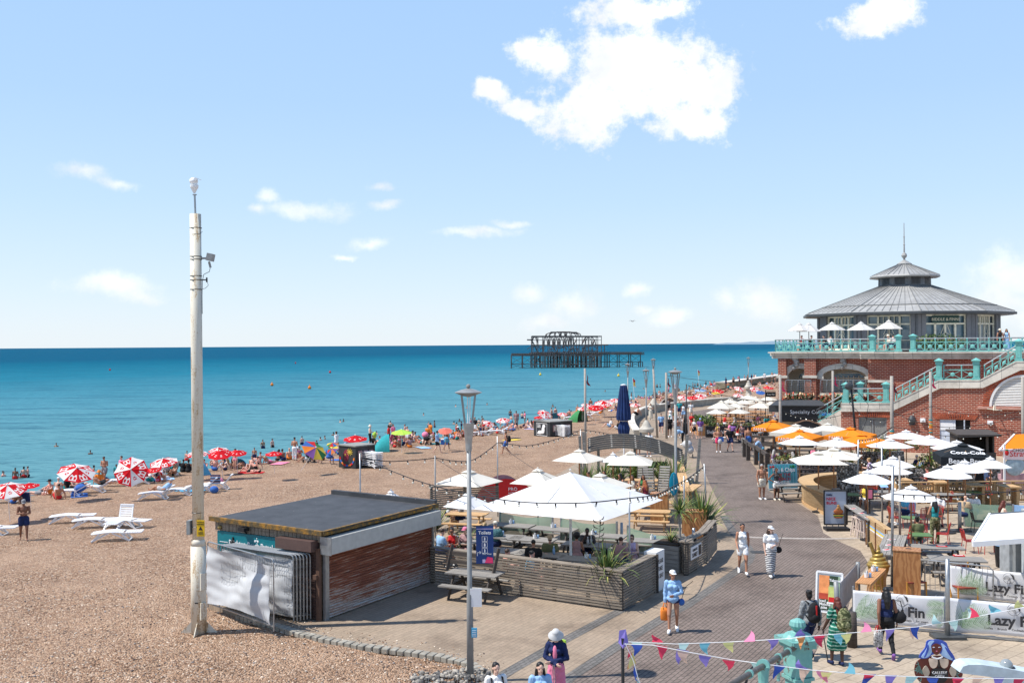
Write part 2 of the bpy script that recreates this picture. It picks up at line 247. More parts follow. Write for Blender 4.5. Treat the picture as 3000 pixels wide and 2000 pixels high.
class MB:
 def __init__(s):s.v=[];s.f=[];s.m=[];s.cur=0
 def add(s,vs,fs,mi=None):
  o=len(s.v);s.v+=[tuple(q)for q in vs];s.f+=[tuple(i+o for i in f)for f in fs];s.m+=[s.cur if mi is None else mi]*len(fs);return s
 def box(s,c,d,rz=0,mi=None,M=None):
  x,y,z=d[0]/2,d[1]/2,d[2]/2;c=VR(c);r=M if M is not None else Matrix.Rotation(rz,3,'Z')
  vs=[c+r@VR((i*x,j*y,k*z))for i in(-1,1)for j in(-1,1)for k in(-1,1)]
  return s.add(vs,[(0,1,3,2),(4,6,7,5),(0,4,5,1),(2,3,7,6),(0,2,6,4),(1,5,7,3)],mi)
 def bar(s,a,b,w,h=None,mi=None,up=(0,0,1)):
  a,b=VR(a),VR(b);h=h or w;d=b-a;l=d.length
  if l<1e-6:return s
  d/=l;u=VR(up)
  if abs(d.dot(u))>.98:u=VR((0,1,0))if abs(d.y)<.9 else VR((1,0,0))
  r=d.cross(u).normalized();u=r.cross(d)
  return s.box((a+b)/2,(l,w,h),mi=mi,M=Matrix((d,r,u)).transposed())
 def tube(s,pts,r,n=8,mi=None,cap=True,rx=None):
  pts=[VR(p)for p in pts];rs=r if isinstance(r,(list,tuple))else[r]*len(pts);vs=[];k=len(pts)
  t0=(pts[1]-pts[0]).normalized();u=VR((0,0,1))if abs(t0.z)<.9 else VR((1,0,0));
  for i,p in enm(pts):
   t=(pts[min(i+1,k-1)]-pts[max(i-1,0)]).normalized();a=t.cross(u)
   if a.length<1e-4:a=t.orthogonal()
   a.normalize();b2=t.cross(a);u=-b2 if(-b2).dot(u)>0 else b2
   for j in range(n):
    th=2*pi*j/n;vs.append(p+(a*cos(th)+b2*sin(th))*rs[i])
  fs=[(i*n+j,i*n+(j+1)%n,(i+1)*n+(j+1)%n,(i+1)*n+j)for i in range(k-1)for j in range(n)]
  if cap:fs+=[tuple(range(n))[::-1],tuple(range((k-1)*n,k*n))]
  return s.add(vs,fs,mi)
 def lathe(s,prof,c=(0,0,0),n=16,mi=None,sx=1,sy=1,ph=0,wob=0):
  c=VR(c);vs=[]
  for(r,z)in prof:
   for j in range(n):
    th=2*pi*j/n+ph;q=r*(1+(wob if j%2 else 0));vs.append(c+VR((q*cos(th)*sx,q*sin(th)*sy,z)))
  k=len(prof);fs=[(i*n+j,i*n+(j+1)%n,(i+1)*n+(j+1)%n,(i+1)*n+j)for i in range(k-1)for j in range(n)]
  if prof[0][0]>1e-4:fs.append(tuple(range(n))[::-1])
  if prof[-1][0]>1e-4:fs.append(tuple(range((k-1)*n,k*n)))
  return s.add(vs,fs,mi)
 def sph(s,c,r,n=10,mi=None,M=None):
  r=r if isinstance(r,(tuple,list))else(r,r,r);c=VR(c);vs=[];fs=[];m=max(4,n//2+1)
  for i in range(m+1):
   ph=pi*i/m
   for j in range(n):
    th=2*pi*j/n;q=VR((r[0]*sin(ph)*cos(th),r[1]*sin(ph)*sin(th),r[2]*cos(ph)));vs.append(c+(M@q if M is not None else q))
  fs=[(i*n+j,(i+1)*n+j,(i+1)*n+(j+1)%n,i*n+(j+1)%n)for i in range(m)for j in range(n)]
  return s.add(vs,fs,mi)
 def poly(s,pts,ext=None,mi=None):
  pts=[VR(p)for p in pts];n=len(pts)
  if ext is None:return s.add(pts,[tuple(range(n))],mi)
  e=VR(ext);return s.add(pts+[p+e for p in pts],[tuple(range(n))[::-1],tuple(range(n,2*n))]+[(i,(i+1)%n,(i+1)%n+n,i+n)for i in range(n)],mi)
 def bd(s,name,mats,parent=None,smooth=False,uv=True,loc=None):
  me=bpy.data.meshes.new(name)
  me.from_pydata(s.v,[],s.f);mats=mats if isinstance(mats,(list,tuple))else[mats]
  for q in mats:me.materials.append(q)
  if len(mats)>1:me.polygons.foreach_set('material_index',s.m)
  bm=bmesh.new();bm.from_mesh(me);bmesh.ops.remove_doubles(bm,verts=bm.verts,dist=1e-5);bmesh.ops.recalc_face_normals(bm,faces=bm.faces)
  if uv:
   ul=bm.loops.layers.uv.new('UVMap')
   for f in bm.faces:
    n=f.normal
    if abs(n.z)>.75:
     for l in f.loops:l[ul].uv=(l.vert.co.x,l.vert.co.y)
    else:
     t=VR((-n.y,n.x,0)).normalized()
     for l in f.loops:l[ul].uv=(l.vert.co.dot(t),l.vert.co.z)
  if smooth:
   for f in bm.faces:f.smooth=True
  bm.to_mesh(me);bm.free()
  o=bpy.data.objects.new(name,me);C.objects.link(o)
  if parent is not None:o.parent=parent
  if loc is not None:o.location=loc
  return o
def tg(name,label,cat,loc=(0,0,0),rz=0,group=None,s=1):
 o=bpy.data.objects.new(name,None);C.objects.link(o);o.empty_display_size=.1
 o.location=loc;o.rotation_euler=(0,0,rz);o['label']=label;o['category']=cat
 if group:o['group']=group
 if s!=1:o.scale=(s,s,s)
 return o
def tag(o,label,cat,group=None):
 o['label']=label;o['category']=cat
 if group:o['group']=group
 return o
def struct(name,mb,m,smooth=False,kind='structure'):
 o=mb.bd(name,m,smooth=smooth);o['kind']=kind;return o
def dup(root,loc,rz,label,group=None,s=None,rot=None,mats=None):
 def cp(o,par):
  c=o.copy();C.objects.link(c);c.parent=par
  for ch in o.children:cp(ch,c)
  return c
 r=cp(root,None);r.location=loc;r.rotation_euler=rot if rot is not None else(0,0,rz);r['label']=label
 if group:r['group']=group
 if s:r.scale=(s,s,s)if isinstance(s,(int,float))else s
 return r
USED={}
def plc(key,maker,loc,rz,label,group=None,s=None,rot=None):
 if key not in USED:
  r=maker();USED[key]=r;r.location=loc;r.rotation_euler=rot if rot is not None else(0,0,rz);r['label']=label
  if group:r['group']=group
  if s:r.scale=(s,s,s)if isinstance(s,(int,float))else s
  return r
 return dup(USED[key],loc,rz,label,group,s or 1,rot)
def text(s,size,origin,right,up,m,parent,name='lettering',align='LEFT',ext=.004,bold=0,sx=1):
 cu=bpy.data.curves.new('t','FONT');cu.body=s;cu.size=size;cu.align_x=align;cu.extrude=ext;cu.offset=bold;cu.resolution_u=2
 o=bpy.data.objects.new('t',cu);me=evaluated(o);bpy.data.objects.remove(o)
 r=VR(right).normalized();u=VR(up).normalized();n=r.cross(u);og=VR(origin)
 me.transform(Matrix.Translation(og)@(Matrix((r*sx,u,n)).transposed().to_4x4()));me.materials.clear();me.materials.append(m);me.name=name
 ob=bpy.data.objects.new(name,me);C.objects.link(ob);ob.parent=parent;return ob
CREST_PX=[(-700,1560),(-300,1500),(0,1462),(166,1441),(320,1412),(548,1378),(765,1356),(893,1336),(1084,1304),(1275,1282),(1403,1266),(1560,1240),(1700,1212),(1800,1190),(1913,1158),(2050,1136),(2232,1112),(2600,1080)]
CREST=[G(a,b,-.8).to_2d()for a,b in CREST_PX]
def crest_d(x,y):
 p=VR((x,y));best=1e9;sg=1
 for a,b in zip(CREST,CREST[1:]):
  ab=b-a;t=max(0,min(1,(p-a).dot(ab)/ab.length_squared));q=a+ab*t;d=(p-q).length
  if d<best:best=d;sg=1 if ab.x*(p.y-a.y)-ab.y*(p.x-a.x)>0 else-1
 return best*sg
from mathutils import noise as mnoise
def hgt(x,y):
 d=crest_d(x,y)
 if d>0:z=-.8-d*.19-min(d,2)**2*.02
 else:
  t=min(1,-d/34);z=-.8+.74*(t*t*(3-2*t))
 return max(-7,z)+.045*mnoise.noise(VR((x*.35,y*.35,0)))*(1 if d<0 else .3)+.03*mnoise.noise(VR((x*1.1,y*1.1,5)))*(1 if d<0 else .3)
def B(px,py):
 z=-.5
 for _ in range(10):p=G(px,py,z);z=.5*z+.5*hgt(p.x,p.y)
 return VR((p.x,p.y,hgt(p.x,p.y)))
def inpoly(x,y,P):
 c=False;n=len(P)
 for i in range(n):
  a,b=P[i],P[(i+1)%n]
  if(a[1]>y)!=(b[1]>y)and x<(b[0]-a[0])*(y-a[1])/(b[1]-a[1])+a[0]:c=not c
 return c
# == SETTING
def B(px,py):
 d=ray(px,py);last=None;k=24.0
 while k<330:
  p=CAM+d*k;cd=crest_d(p.x,p.y)
  if cd>.6:break
  h=hgt(p.x,p.y);last=VR((p.x,p.y,h))
  if p.z<=h:return last
  k+=.2 if k<70 else .5
 return last
def px_of(p):
 dx,dy,dz=p[0],p[1],p[2]-HC;c,s=cos(ROLL),sin(ROLL);a,b=dx/dy,dz/dy
 return 1500+F*(a*c-b*s),CY-F*(b*c+a*s)
PAV_PX=[(600,1765),(700,1800),(802,1828),(844,1840),(902,1857),(997,1876),(1074,1890),(1169,1901),(1300,1920),(1378,1940),(1440,1980),(1490,2300),(2300,3400),(3900,3400),(3900,1330),(3500,1235),(2700,1200),(2290,1172),(2080,1186),(1925,1206),(1862,1226),(1842,1252),(1850,1290),(1800,1330),(1700,1350),(1640,1385),(1500,1440),(1290,1500),(1230,1540),(940,1640)]
PAV=[G(a,b,0).to_2d()for a,b in PAV_PX]
def ground():
 def axis(a,b,m,st,g):
  xs=[m];s=st
  while xs[-1]<b:xs.append(xs[-1]+s);s=s*g if xs[-1]>m+60 else s
  s=st;ys=[m]
  while ys[-1]>a:ys.append(ys[-1]-s);s=s*g if ys[-1]<m-60 else s
  return ys[::-1]+xs[1:]
 X=axis(-260,900,-10,1.4,1.18);Y=[];y=4.0
 while y<900:Y.append(y);y+=.55 if y<34 else(1.0 if y<70 else(1.6 if y<130 else(3 if y<300 else 30)))
 vs=[]
 for y in Y:
  for x in X:
   z=hgt(x,y)
   if z>-.5 and inpoly(x,y,PAV):z=-.16
   elif z>-.3 and y<34 and x<2:z=min(z,-.05)+.0
   vs.append((x,y,z))
 nx=len(X);fs=[(j*nx+i,j*nx+i+1,(j+1)*nx+i+1,(j+1)*nx+i)for j in range(len(Y)-1)for i in range(nx-1)]
 m=MB();m.add(vs,fs);struct('beach_ground',m,M_PEB,smooth=True)
 m=MB();m.poly([(-30000,5,-3.2),(30000,5,-3.2),(30000,45000,-3.2),(-30000,45000,-3.2)]);struct('sea_water',m,M_SEA)
 def sheet(name,px,z,mt,thick=.12):
  m=MB();m.poly([(p.x,p.y,z-thick)for p in px],ext=(0,0,thick));o=m.bd(name,mt);
  bm=bmesh.new();bm.from_mesh(o.data);bmesh.ops.triangulate(bm,faces=bm.faces,ngon_method='EAR_CLIP');bm.to_mesh(o.data);bm.free();o['kind']='structure';return o
 sheet('pavement',[VR(p)for p in PAV],0,M_TAN,.2)
 road=[(1560,2060),(1658,1995),(1834,1878),(1936,1816),(2007,1778),(2090,1722),(2164,1671),(2196,1645),(2206,1625),(2196,1595),(2156,1560),(2125,1505),(2100,1460),(2078,1415),(2060,1370),(2045,1330),(2020,1290),(1975,1255),(1945,1232),(2000,1208),(2100,1196),(2260,1215),(2262,1284),(2190,1340),(2215,1372),(2255,1440),(2345,1478),(2395,1510),(2412,1560),(2445,1580),(2520,1612),(2545,1650),(2500,1720),(2480,1800),(2400,1890),(2335,2010),(2250,2300),(1300,2300)]
 sheet('promenade_road',[G(a,b,0)for a,b in road],.004,M_ROADM,.1)
 slab=[(3900,3400),(3900,1400),(3300,1290),(2520,1290),(2440,1400),(2395,1500),(2412,1560),(2445,1580),(2520,1612),(2545,1650),(2500,1720),(2480,1800),(2400,1890),(2335,2010),(2250,2300),(2200,2900)]
 sheet('slab_paving',[G(a,b,0)for a,b in slab],.0025,M_SLAB,.1)
 def band(name,px,w,z,mt=M_BAND):
  pts=[G(a,b,0)for a,b in px];L=[];Rr=[]
  for i,p in enm(pts):
   t=(pts[min(i+1,len(pts)-1)]-pts[max(i-1,0)]).normalized();n=VR((-t.y,t.x,0));L.append(p+n*w/2);Rr.append(p-n*w/2)
  m=MB();k=len(pts);vs=[(p.x,p.y,z)for p in L+Rr];m.add(vs,[(i,i+1,i+1+k,i+k)for i in range(k-1)]);struct(name,m,mt)
 band('sett_band',[(1600,2045),(1664,1988),(1838,1872),(1940,1811),(2010,1774),(2092,1718),(2160,1672),(2192,1645),(2200,1625),(2190,1600),(2150,1563),(2120,1510)],.34,.009)
 band('sett_band',[(1440,2000),(1489,1967),(1620,1892),(1798,1798),(1850,1770)],.34,.006)
 band('stone_line',[(2168,1570),(2210,1574),(2330,1577),(2430,1578),(2520,1576)],.26,.010,mat('pale_line',(.36,.32,.28),.8))
 pts=[G(a,b,0)for a,b in PAV_PX[1:12]];m=MB()
 for a,b in zip(pts,pts[1:]):
  n=max(1,int((b-a).length/.2))
  for i in range(n):
   p=a.lerp(b,(i+.5)/n);ang=math.atan2(b.y-a.y,b.x-a.x)
   m.box((p.x,p.y,-.055),(.185,.27,.14+U(-.01,.015)),ang+U(-.04,.04))
 o=m.bd('kerb',mat('kerb_setts',(.29,.27,.225),.85,0,.3,4));o['kind']='structure'
 bv=o.modifiers.new('b','BEVEL');bv.width=.02;bv.segments=2
 p=G(2223,1617);m=MB();m.box((p.x,p.y,.012),(.6,.45,.006));struct('drain_cover',m,mat('cast_iron',(.06,.06,.06),.7,.3,.3,30))
 m=MB();pts=[]
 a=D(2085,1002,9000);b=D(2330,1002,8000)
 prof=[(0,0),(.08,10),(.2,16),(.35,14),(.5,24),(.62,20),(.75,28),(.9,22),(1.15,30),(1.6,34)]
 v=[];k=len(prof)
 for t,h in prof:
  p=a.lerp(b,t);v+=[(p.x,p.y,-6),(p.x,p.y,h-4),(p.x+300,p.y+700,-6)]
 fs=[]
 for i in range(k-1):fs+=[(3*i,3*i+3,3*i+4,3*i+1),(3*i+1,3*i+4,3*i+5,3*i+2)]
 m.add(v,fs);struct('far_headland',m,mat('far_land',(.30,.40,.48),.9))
ground()
def scatter():
 m=MB();
 def rock(p,r):
  M=Matrix.Rotation(U(0,6.28),3,'Z')@Matrix.Rotation(U(-.5,.5),3,'X')
  m.sph(p,(r*U(.8,1.3),r*U(.6,1),r*U(.35,.6)),6,R.randrange(5),M)
 for _ in range(3200):
  px=U(-60,1350);py=U(1640,2060);p=G(px,py,-.06)
  if inpoly(p.x,p.y,PAV):continue
  p.z=hgt(p.x,p.y)if p.y>34 or p.x>2 else min(hgt(p.x,p.y),-.05)
  rock(p+VR((0,0,.01)),U(.014,.036))
 for _ in range(260):
  i=R.randrange(1,10);a,b=G(*PAV_PX[i]),G(*PAV_PX[i+1]);p=a.lerp(b,R.random())+VR((U(0,.7)**2*1.2,U(0,.9)**2,0));rock(p+VR((0,0,.01)),U(.012,.03))
 ms=[mat('stone_%s'%n,c,.8,0,.2)for n,c in(('tan',(.45,.29,.18)),('brown',(.28,.16,.10)),('pale',(.70,.58,.45)),('grey',(.33,.29,.26)),('dark',(.12,.09,.08)))]
 o=m.bd('loose_shingle',ms,uv=False);o['kind']='stuff';o['label']='loose flint pebbles lying over the shingle beach';
scatter()
# == BRICK BUILDING WITH PAVILION
P0=VR((29.57,69,0));BR=rad(-28);TT=VR((cos(BR),sin(BR),0));NN=VR((sin(BR),-cos(BR),0))
def LW(px,py,v=0):
 p=PL(px,py,P0+NN*v,NN)-P0;return VR((p.dot(TT),-v,p.z))
def boolean(o,cut):
 c=cut.bd('c',M_BRICK,uv=False);c.parent=o.parent;bpy.context.view_layer.update()
 md=o.modifiers.new('b','BOOLEAN');md.object=c;md.solver='EXACT'
 me=bpy.data.meshes.new_from_object(o.evaluated_get(bpy.context.evaluated_depsgraph_get()));o.modifiers.clear();nm=o.data.name;o.data=me;me.name=nm
 bpy.data.objects.remove(c)
 bm=bmesh.new();bm.from_mesh(me);ul=bm.loops.layers.uv.verify()
 for f in bm.faces:
  n=f.normal
  t=VR((-n.y,n.x,0)).normalized()if abs(n.z)<.75 else None
  for l in f.loops:l[ul].uv=(l.vert.co.dot(t),l.vert.co.z)if t else(l.vert.co.x,l.vert.co.y)
 bm.to_mesh(me);bm.free()
def arch_pts(u0,u1,z0,zs,zc,n=12):
 c=(u0+u1)/2;a=(u1-u0)/2
 return[(u0,z0),(u1,z0)]+[(c+a*cos(pi*i/n),zs+(zc-zs)*sin(pi*i/n))for i in range(n+1)]
def rlg(par,a,b,nb,h=.98,name='railing'):
 a,b=VR(a),VR(b);m=MB();z=VR((0,0,1))
 for i in range(nb+1):
  p=a.lerp(b,i/nb);m.bar(p,p+z*h,.07,.07)
  m.sph(p+z*(h-.05),.075,6)
 for k,w in((.06,.07),(.70,.06)):m.bar(a+z*k,b+z*k,w,w)
 m2=MB();m2.tube([a+z*h,b+z*h],.045,8)
 d=(b-a).normalized();side=d.cross(z).normalized()
 for i in range(nb):
  p=a.lerp(b,i/nb);q=a.lerp(b,(i+1)/nb);mid=(p+q)/2+z*.38
  for e in(p+z*.08,p+z*.68,q+z*.08,q+z*.68):m.bar(mid,e,.035,.035)
  r=.15;M=Matrix((d,z,side)).transposed()
  m.sph(mid,(r,r,.04),10,M=M)
 o=m.bd(name,TURQ,par);m2.bd('handrail',GALV,o);return o
def newel(par,p,h=1.45,w=.36,nm='newel_post'):
 m=MB();x,y,z=p
 m.box((x,y,z+.09),(w*1.15,w*1.15,.18));m.box((x,y,z+h*.42),(w*.82,w*.82,h*.62));m.box((x,y,z+h*.80),(w,w,h*.14));m.box((x,y,z+h*.9),(w*1.35,w*1.35,.07))
 m.lathe([(w*.66,z+h*.92),(w*.3,z+h*.98),(w*.16,z+h),(0,z+h*1.03)],(x,y,0),8)
 for s in(-1,1):m.box((x,y-w*.42,z+h*.42),(w*.5,.02,h*.5))
 return m.bd(nm,TURQ,par)
def building():
 t=tg('brick_building','red brick seafront building with arches, outside staircase and a roofed glass pavilion on top','building',P0,BR)
 def wallp(name,pts,y0,th,mt=M_BRICK):
  m=MB();m.poly([(u,y0,z)for u,z in pts],ext=(0,th,0));return m.bd(name,mt,t)
 cb=[LW(*p)for p in((2464,1205),(2612,1205),(2755,1137),(2880,1136),(2990,1084),(3150,1084))]
 ct=[LW(*p)for p in((2464,1182),(2610,1182),(2751,1115),(2870,1115),(2977,1060),(3150,1060))]
 pts=[(cb[0].x,-.3)]+[(p.x,p.z)for p in cb]+[(cb[-1].x,-.3)]
 w=wallp('stair_wall',pts,0,2.6)
 lun0=LW(2898,1192);lunc=LW(3005,1192);rr=lunc.x-lun0.x;
 cut=MB()
 sh=[LW(2515,1221),LW(2598,1290)];dr=[LW(2753,1228),LW(2843,1300)]
 cut.box(((sh[0].x+sh[1].x)/2,0,(sh[0].z)/2),(sh[1].x-sh[0].x,.5,sh[0].z));cut.box(((dr[0].x+dr[1].x)/2,0,dr[0].z/2),(dr[1].x-dr[0].x,1.6,dr[0].z))
 lp=[(lunc.x+rr*cos(pi*i/18),lunc.z+rr*.98*sin(pi*i/18))for i in range(19)]
 cut.poly([(u,-.3,z)for u,z in lp],ext=(0,.6,0));boolean(w,cut)
 m=MB();n=len(cb);vs=[]
 for a,b in zip(cb,ct):vs+=[(a.x,-.14,a.z),(b.x,-.14,b.z),(b.x,.30,b.z),(a.x,.30,a.z)]
 m.add(vs,[(4*i+j,4*i+4+j,4*i+4+(j+1)%4,4*i+(j+1)%4)for i in range(n-1)for j in range(4)]+[(0,1,2,3)])
 for a,b in zip(ct,ct[1:]):m.bar(VR((a.x,.08,a.z+.02)),VR((b.x,.08,b.z+.02)),.5,.07)
 m.bd('coping',M_STONE,t)
 m=MB();u0,u1,zt=sh[0].x,sh[1].x,sh[0].z;um=(u0+u1)/2
 for i in range(26):
  z=.06+i*(zt-.2)/26;m.box(((u0+um)/2,.2,z+.05),((u1-u0)/2-.18,.05,(zt-.2)/26*.8));m.box(((u1+um)/2,.2,z+.05),((u1-u0)/2-.18,.05,(zt-.2)/26*.8))
 d=m.bd('shuttered_door',mat('shutter_slats',(.30,.30,.28),.5,.1),t)
 m=MB();
 for u in(u0+.05,um,u1-.05):m.box((u,.16,zt/2),(.1,.08,zt))
 m.box((um,.155,zt-.06),(u1-u0,.08,.12));m.bd('frame',STEEL,d)
 m=MB();u0,u1,zt=dr[0].x,dr[1].x,dr[0].z;um=u0+(u1-u0)*.52
 m.box(((u0+um)/2,.1,zt/2),(um-u0,.06,zt));m.box((u1-.35,-.16,zt/2),(.06,.6,zt));
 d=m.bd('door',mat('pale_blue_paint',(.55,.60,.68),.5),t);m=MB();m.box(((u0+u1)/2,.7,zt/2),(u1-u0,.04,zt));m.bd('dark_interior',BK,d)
 m=MB();m.bar((um-.15,.04,1.3),(um-.15,.04,2.0),.04);m.box((um-.5,.05,1.9),(1.0,.03,.5));m.bd('grille',WT,d)
 m=MB()
 for i in range(20):
  z=lunc.z+.06+i*rr*.98/20;hw=rr*math.sqrt(max(0,1-((z-lunc.z)/(rr*.98))**2))-.06
  if hw>.1:m.box((lunc.x,.12,z),(2*hw,.10,.055),M=Matrix.Rotation(rad(-35),3,'X'))
 lo=m.bd('louvred_window',mat('white_paint',(.74,.73,.70),.5,0,.05),t)
 m=MB();m.box((lunc.x,.26,lunc.z+rr*.5),(2*rr,.03,rr));m.bd('dark_backing',BK,lo)
 def archband(uc,zc,ra,rb,sa,sb,y,th,mt,name,n=30,a0=0,a1=180,par=t):
  m=MB()
  for i in range(n):
   g=(.012 if 'brick' in name else 0)
   x0=rad(a0+(a1-a0)*i/n)+g;x1=rad(a0+(a1-a0)*(i+1)/n)-g
   q=[(uc+a*cos(x),zc+b*sin(x))for a,b,x in((ra,sa,x0),(rb,sb,x0),(rb,sb,x1),(ra,sa,x1))]
   m.poly([(u,y,z)for u,z in q],ext=(0,th,0))
  return m.bd(name,mt,par)
 archband(lunc.x,lunc.z,rr*.93,rr,rr*.91,rr*.98,-.02,.3,mat('white_paint',(.7,.7,.7)),'frame',30,par=lo)
 BRK=mat('arch_brick',(.36,.085,.04),.85,0,.25,3)
 archband(lunc.x,lunc.z,rr+.01,rr+.42,rr*.98+.01,rr*.98+.42,-.035,.1,BRK,'brick_arch',44)
 m=MB();m.box((lunc.x-.2,-.1,lunc.z-.1),(2*rr+1.0,.3,.16));m.bd('window_sill',mat('pink_brick_sill',(.5,.26,.2),.8),t)
 for(a,b)in((sh[0],sh[1]),(dr[0],dr[1])):
  m=MB();n=int((b.x-a.x+.6)/.13)
  for i in range(n):
   q=-.3+(b.x-a.x+.6)*(i+.5)/n;f=(i/(n-1)-.5)*.5
   m.bar((a.x+q-f*.1,-.03,a.z+.03),(a.x+q+f,-.03,a.z+.42),.05,.11)
  m.bd('brick_lintel',BRK,t)
 for px,py,k in((2704,1230,.5),(2901,1237,.5)):
  p=LW(px,py);m=MB();m.box((p.x,-.1,p.z),(.34,.2,.26));m.tube([(p.x,-.2,p.z),(p.x+.02,-.32,p.z-.03)],.07,8);m.bd('wall_box',WT,t)
 p=LW(2672,1230);m=MB();m.sph((p.x,-.02,p.z),(.26,.3,.34),12);m.box((p.x,-.05,p.z-.3),(.4,.3,.06));m.bd('wall_lamp',DGREY,t)
 p=LW(2912,1200);m=MB();m.bar((p.x,-.02,p.z+.3),(p.x,-.7,p.z),.05);m.bar((p.x-.4,-.5,p.z+.1),(p.x+.5,-.5,p.z),.05);m.bar((p.x+.1,-.7,p.z),(p.x+.1,-.7,p.z+.6),.05);m.bd('wall_bracket',CREAM,t)
 for i,(a,b,nb)in enm(((ct[0],ct[1],2),(ct[1],ct[2],6),(ct[2],ct[3],2),(ct[3],ct[4],4),(ct[4],ct[5],3))):
  A=VR((a.x+.3,.1,a.z+.05));Bq=VR((b.x,.1,b.z+.05));rlg(t,A,Bq,nb,1.02)
 for p in(LW(2478,1182),LW(2596,1182),LW(2751,1115),LW(2860,1115),LW(2985,1060)):newel(t,(p.x,.1,p.z+.03),1.5,.44)
 p=LW(2506,1182);newel(t,(p.x,2.4,p.z),1.5,.44)
 a=VR((LW(2464,1205).x,.6,2.9));b=a+VR((-3.2,0,-1.9));rlg(t,a,b,3,1.0);newel(t,b-VR((.2,0,.6)),1.5,.42);newel(t,b-VR((.2,-1.5,.6)),1.5,.42)
 m=MB();m.poly([(a.x,.5,-.1),(a.x,.5,2.9),(b.x,.5,1.0),(b.x-.3,.5,.4),(b.x-1.5,.5,-.1)],ext=(0,1.7,0));m.bd('lower_steps',M_STONE,t)
 m0=LW(2543,1055,-3);zt=6.5;r1=LW(3200,1055,-3)
 wallp('main_wall',[(m0.x,-.3),(r1.x,-.3),(r1.x,zt),(m0.x,zt)],3,.6)
 l0=LW(2280,1045,-5);wing=wallp('arched_wall',[(l0.x,-.3),(m0.x+.3,-.3),(m0.x+.3,zt),(l0.x,zt)],5,.5)
 cut=MB();arches=[]
 for(x0,x1,ys,yc)in((2306,2380,1104,1077),(2408,2540,1102,1078)):
  a=LW(x0,ys,-5);b=LW(x1,ys,-5);zc=LW((x0+x1)/2,yc,-5).z;zb=LW(x0,1150,-5).z;arches.append((a.x,b.x,zb,a.z,zc))
  cut.poly([(u,4.5,z)for u,z in arch_pts(a.x,b.x,zb,a.z,zc)],ext=(0,1.5,0))
  cut.box(((a.x+b.x)/2,5.2,1.3),(b.x-a.x-.3,1.5,2.6))
 boolean(wing,cut)
 m=MB();m.box(((l0.x+m0.x)/2,7.1,zt/2),(m0.x-l0.x+.4,.1,zt));m.box((l0.x+.12,6.2,zt/2),(.24,1.8,zt));m.bd('inner_wall',CREAM,t)
 for(u0,u1,zb,zs,zc)in arches:
  c=(u0+u1)/2;hw=(u1-u0)/2
  archband(c,zs,hw-.05,hw+.38,zc-zs-.05,zc-zs+.36,4.9,.5,M_STONE,'stone_arch',20)
  for s,u in((-1,u0),(1,u1)):m=MB();m.box((u+s*.10,4.92,zs-.1),(.5,.25,.22));m.bd('impost',M_STONE,t)
  m=MB();m.poly([(u,6.98,z)for u,z in arch_pts(u0+.5,u1-.5,zb,zs-.2,zc-.35)],ext=(0,.04,0));g=m.bd('arched_window',GLASSB,t)
  m=MB();
  for i in range(1,6):
   u=u0+.5+(u1-u0-1)*i/6;m.box((u,6.93,(zb+zs)/2),(.09,.07,zs-zb))
  m.box((c,6.935,zs-.2),(u1-u0-1,.06,.12));m.box((c,6.935,zb+1.5),(u1-u0-1,.05,.08));m.bd('glazing_bars',CREAM,g)
  m=MB();m.box((c,4.8,zb-.12),(u1-u0+.1,.9,.2));bal=m.bd('balcony',M_STONE,t)
  m=MB();n=int((u1-u0)/.42)
  for i in range(n+1):
   u=u0+(u1-u0)*i/n;m.tube([(u,4.55,zb-.05),(u,4.33,zb+.25),(u,4.30,zb+.6),(u,4.5,zb+1.0)],.022,5)
  for k in range(7):m.bar((u0,4.36,zb+.12+k*.13),(u1,4.36,zb+.12+k*.13),.018)
  m.bar((u0,4.5,zb+1.02),(u1,4.5,zb+1.02),.06);m.bd('balustrade',GALV,bal)
 m=MB()
 for a,b in((2280,2304),(2357,2391)):
  p=LW(a,1100,-4.6);q=LW(b,1100,-4.6);m.box(((p.x+q.x)/2,4.75,zt/2),(q.x-p.x,.5,zt))
 m.bd('brick_pier',M_BRICK,t)
 for a,b in((2276,2308),(2353,2395)):
  p=LW(a,1103,-4.6);q=LW(b,1103,-4.6);m=MB();m.box(((p.x+q.x)/2,4.72,p.z),(q.x-p.x,.62,.2));m.bd('pier_band',M_STONE,t)
 a=LW(2543,1116,-3);b=LW(2612,1116,-3);m=MB();m.box(((a.x+b.x)/2,2.95,a.z),(b.x-a.x,.2,.18));m.bd('string_course',M_STONE,t)
 for px,py in((2331,1060),(2474,1058)):
  p=LW(px,py,-5);m=MB();
  for k in range(5):m.sph((p.x+U(-.12,.12),4.85,p.z+.5-k*.24),(.34-.05*k,.25,.2),7)
  m.bd('carved_keystone',mat('carved_stone',(.40,.38,.35),.85,0,.4,6),t)
 m=MB();dl=l0.x-.25;m.poly([(dl,4.7,6.5),(m0.x+.1,4.7,6.5),(m0.x+.1,2.7,6.5),(r1.x,2.7,6.5),(r1.x,45,6.5),(dl,45,6.5)],ext=(0,0,.42));m.bd('terrace_deck',M_STONE,t)
 m=MB();
 for(za,zb2,o)in((6.93,7.03,.45),(6.72,6.92,.28),(6.52,6.71,.14)):
  m.box(((dl+m0.x)/2,4.7-o/2+.02,(za+zb2)/2),(m0.x-dl+o,o,zb2-za));m.box(((m0.x+r1.x)/2-.2,2.7-o/2+.02,(za+zb2)/2),(r1.x-m0.x+.6,o,zb2-za));m.box((dl-o/2,24,(za+zb2)/2),(o,39,zb2-za))
 m.bd('cornice',M_STONE,t)
 ra=LW(2304,1028,-4.9);rb=LW(2550,1030,-4.9);rc=LW(2566,1031,-4.9);rd=LW(2628,1031,-4.9);re=LW(2680,1034,-2.9);rf=LW(3130,1034,-2.9)
 z=7.03
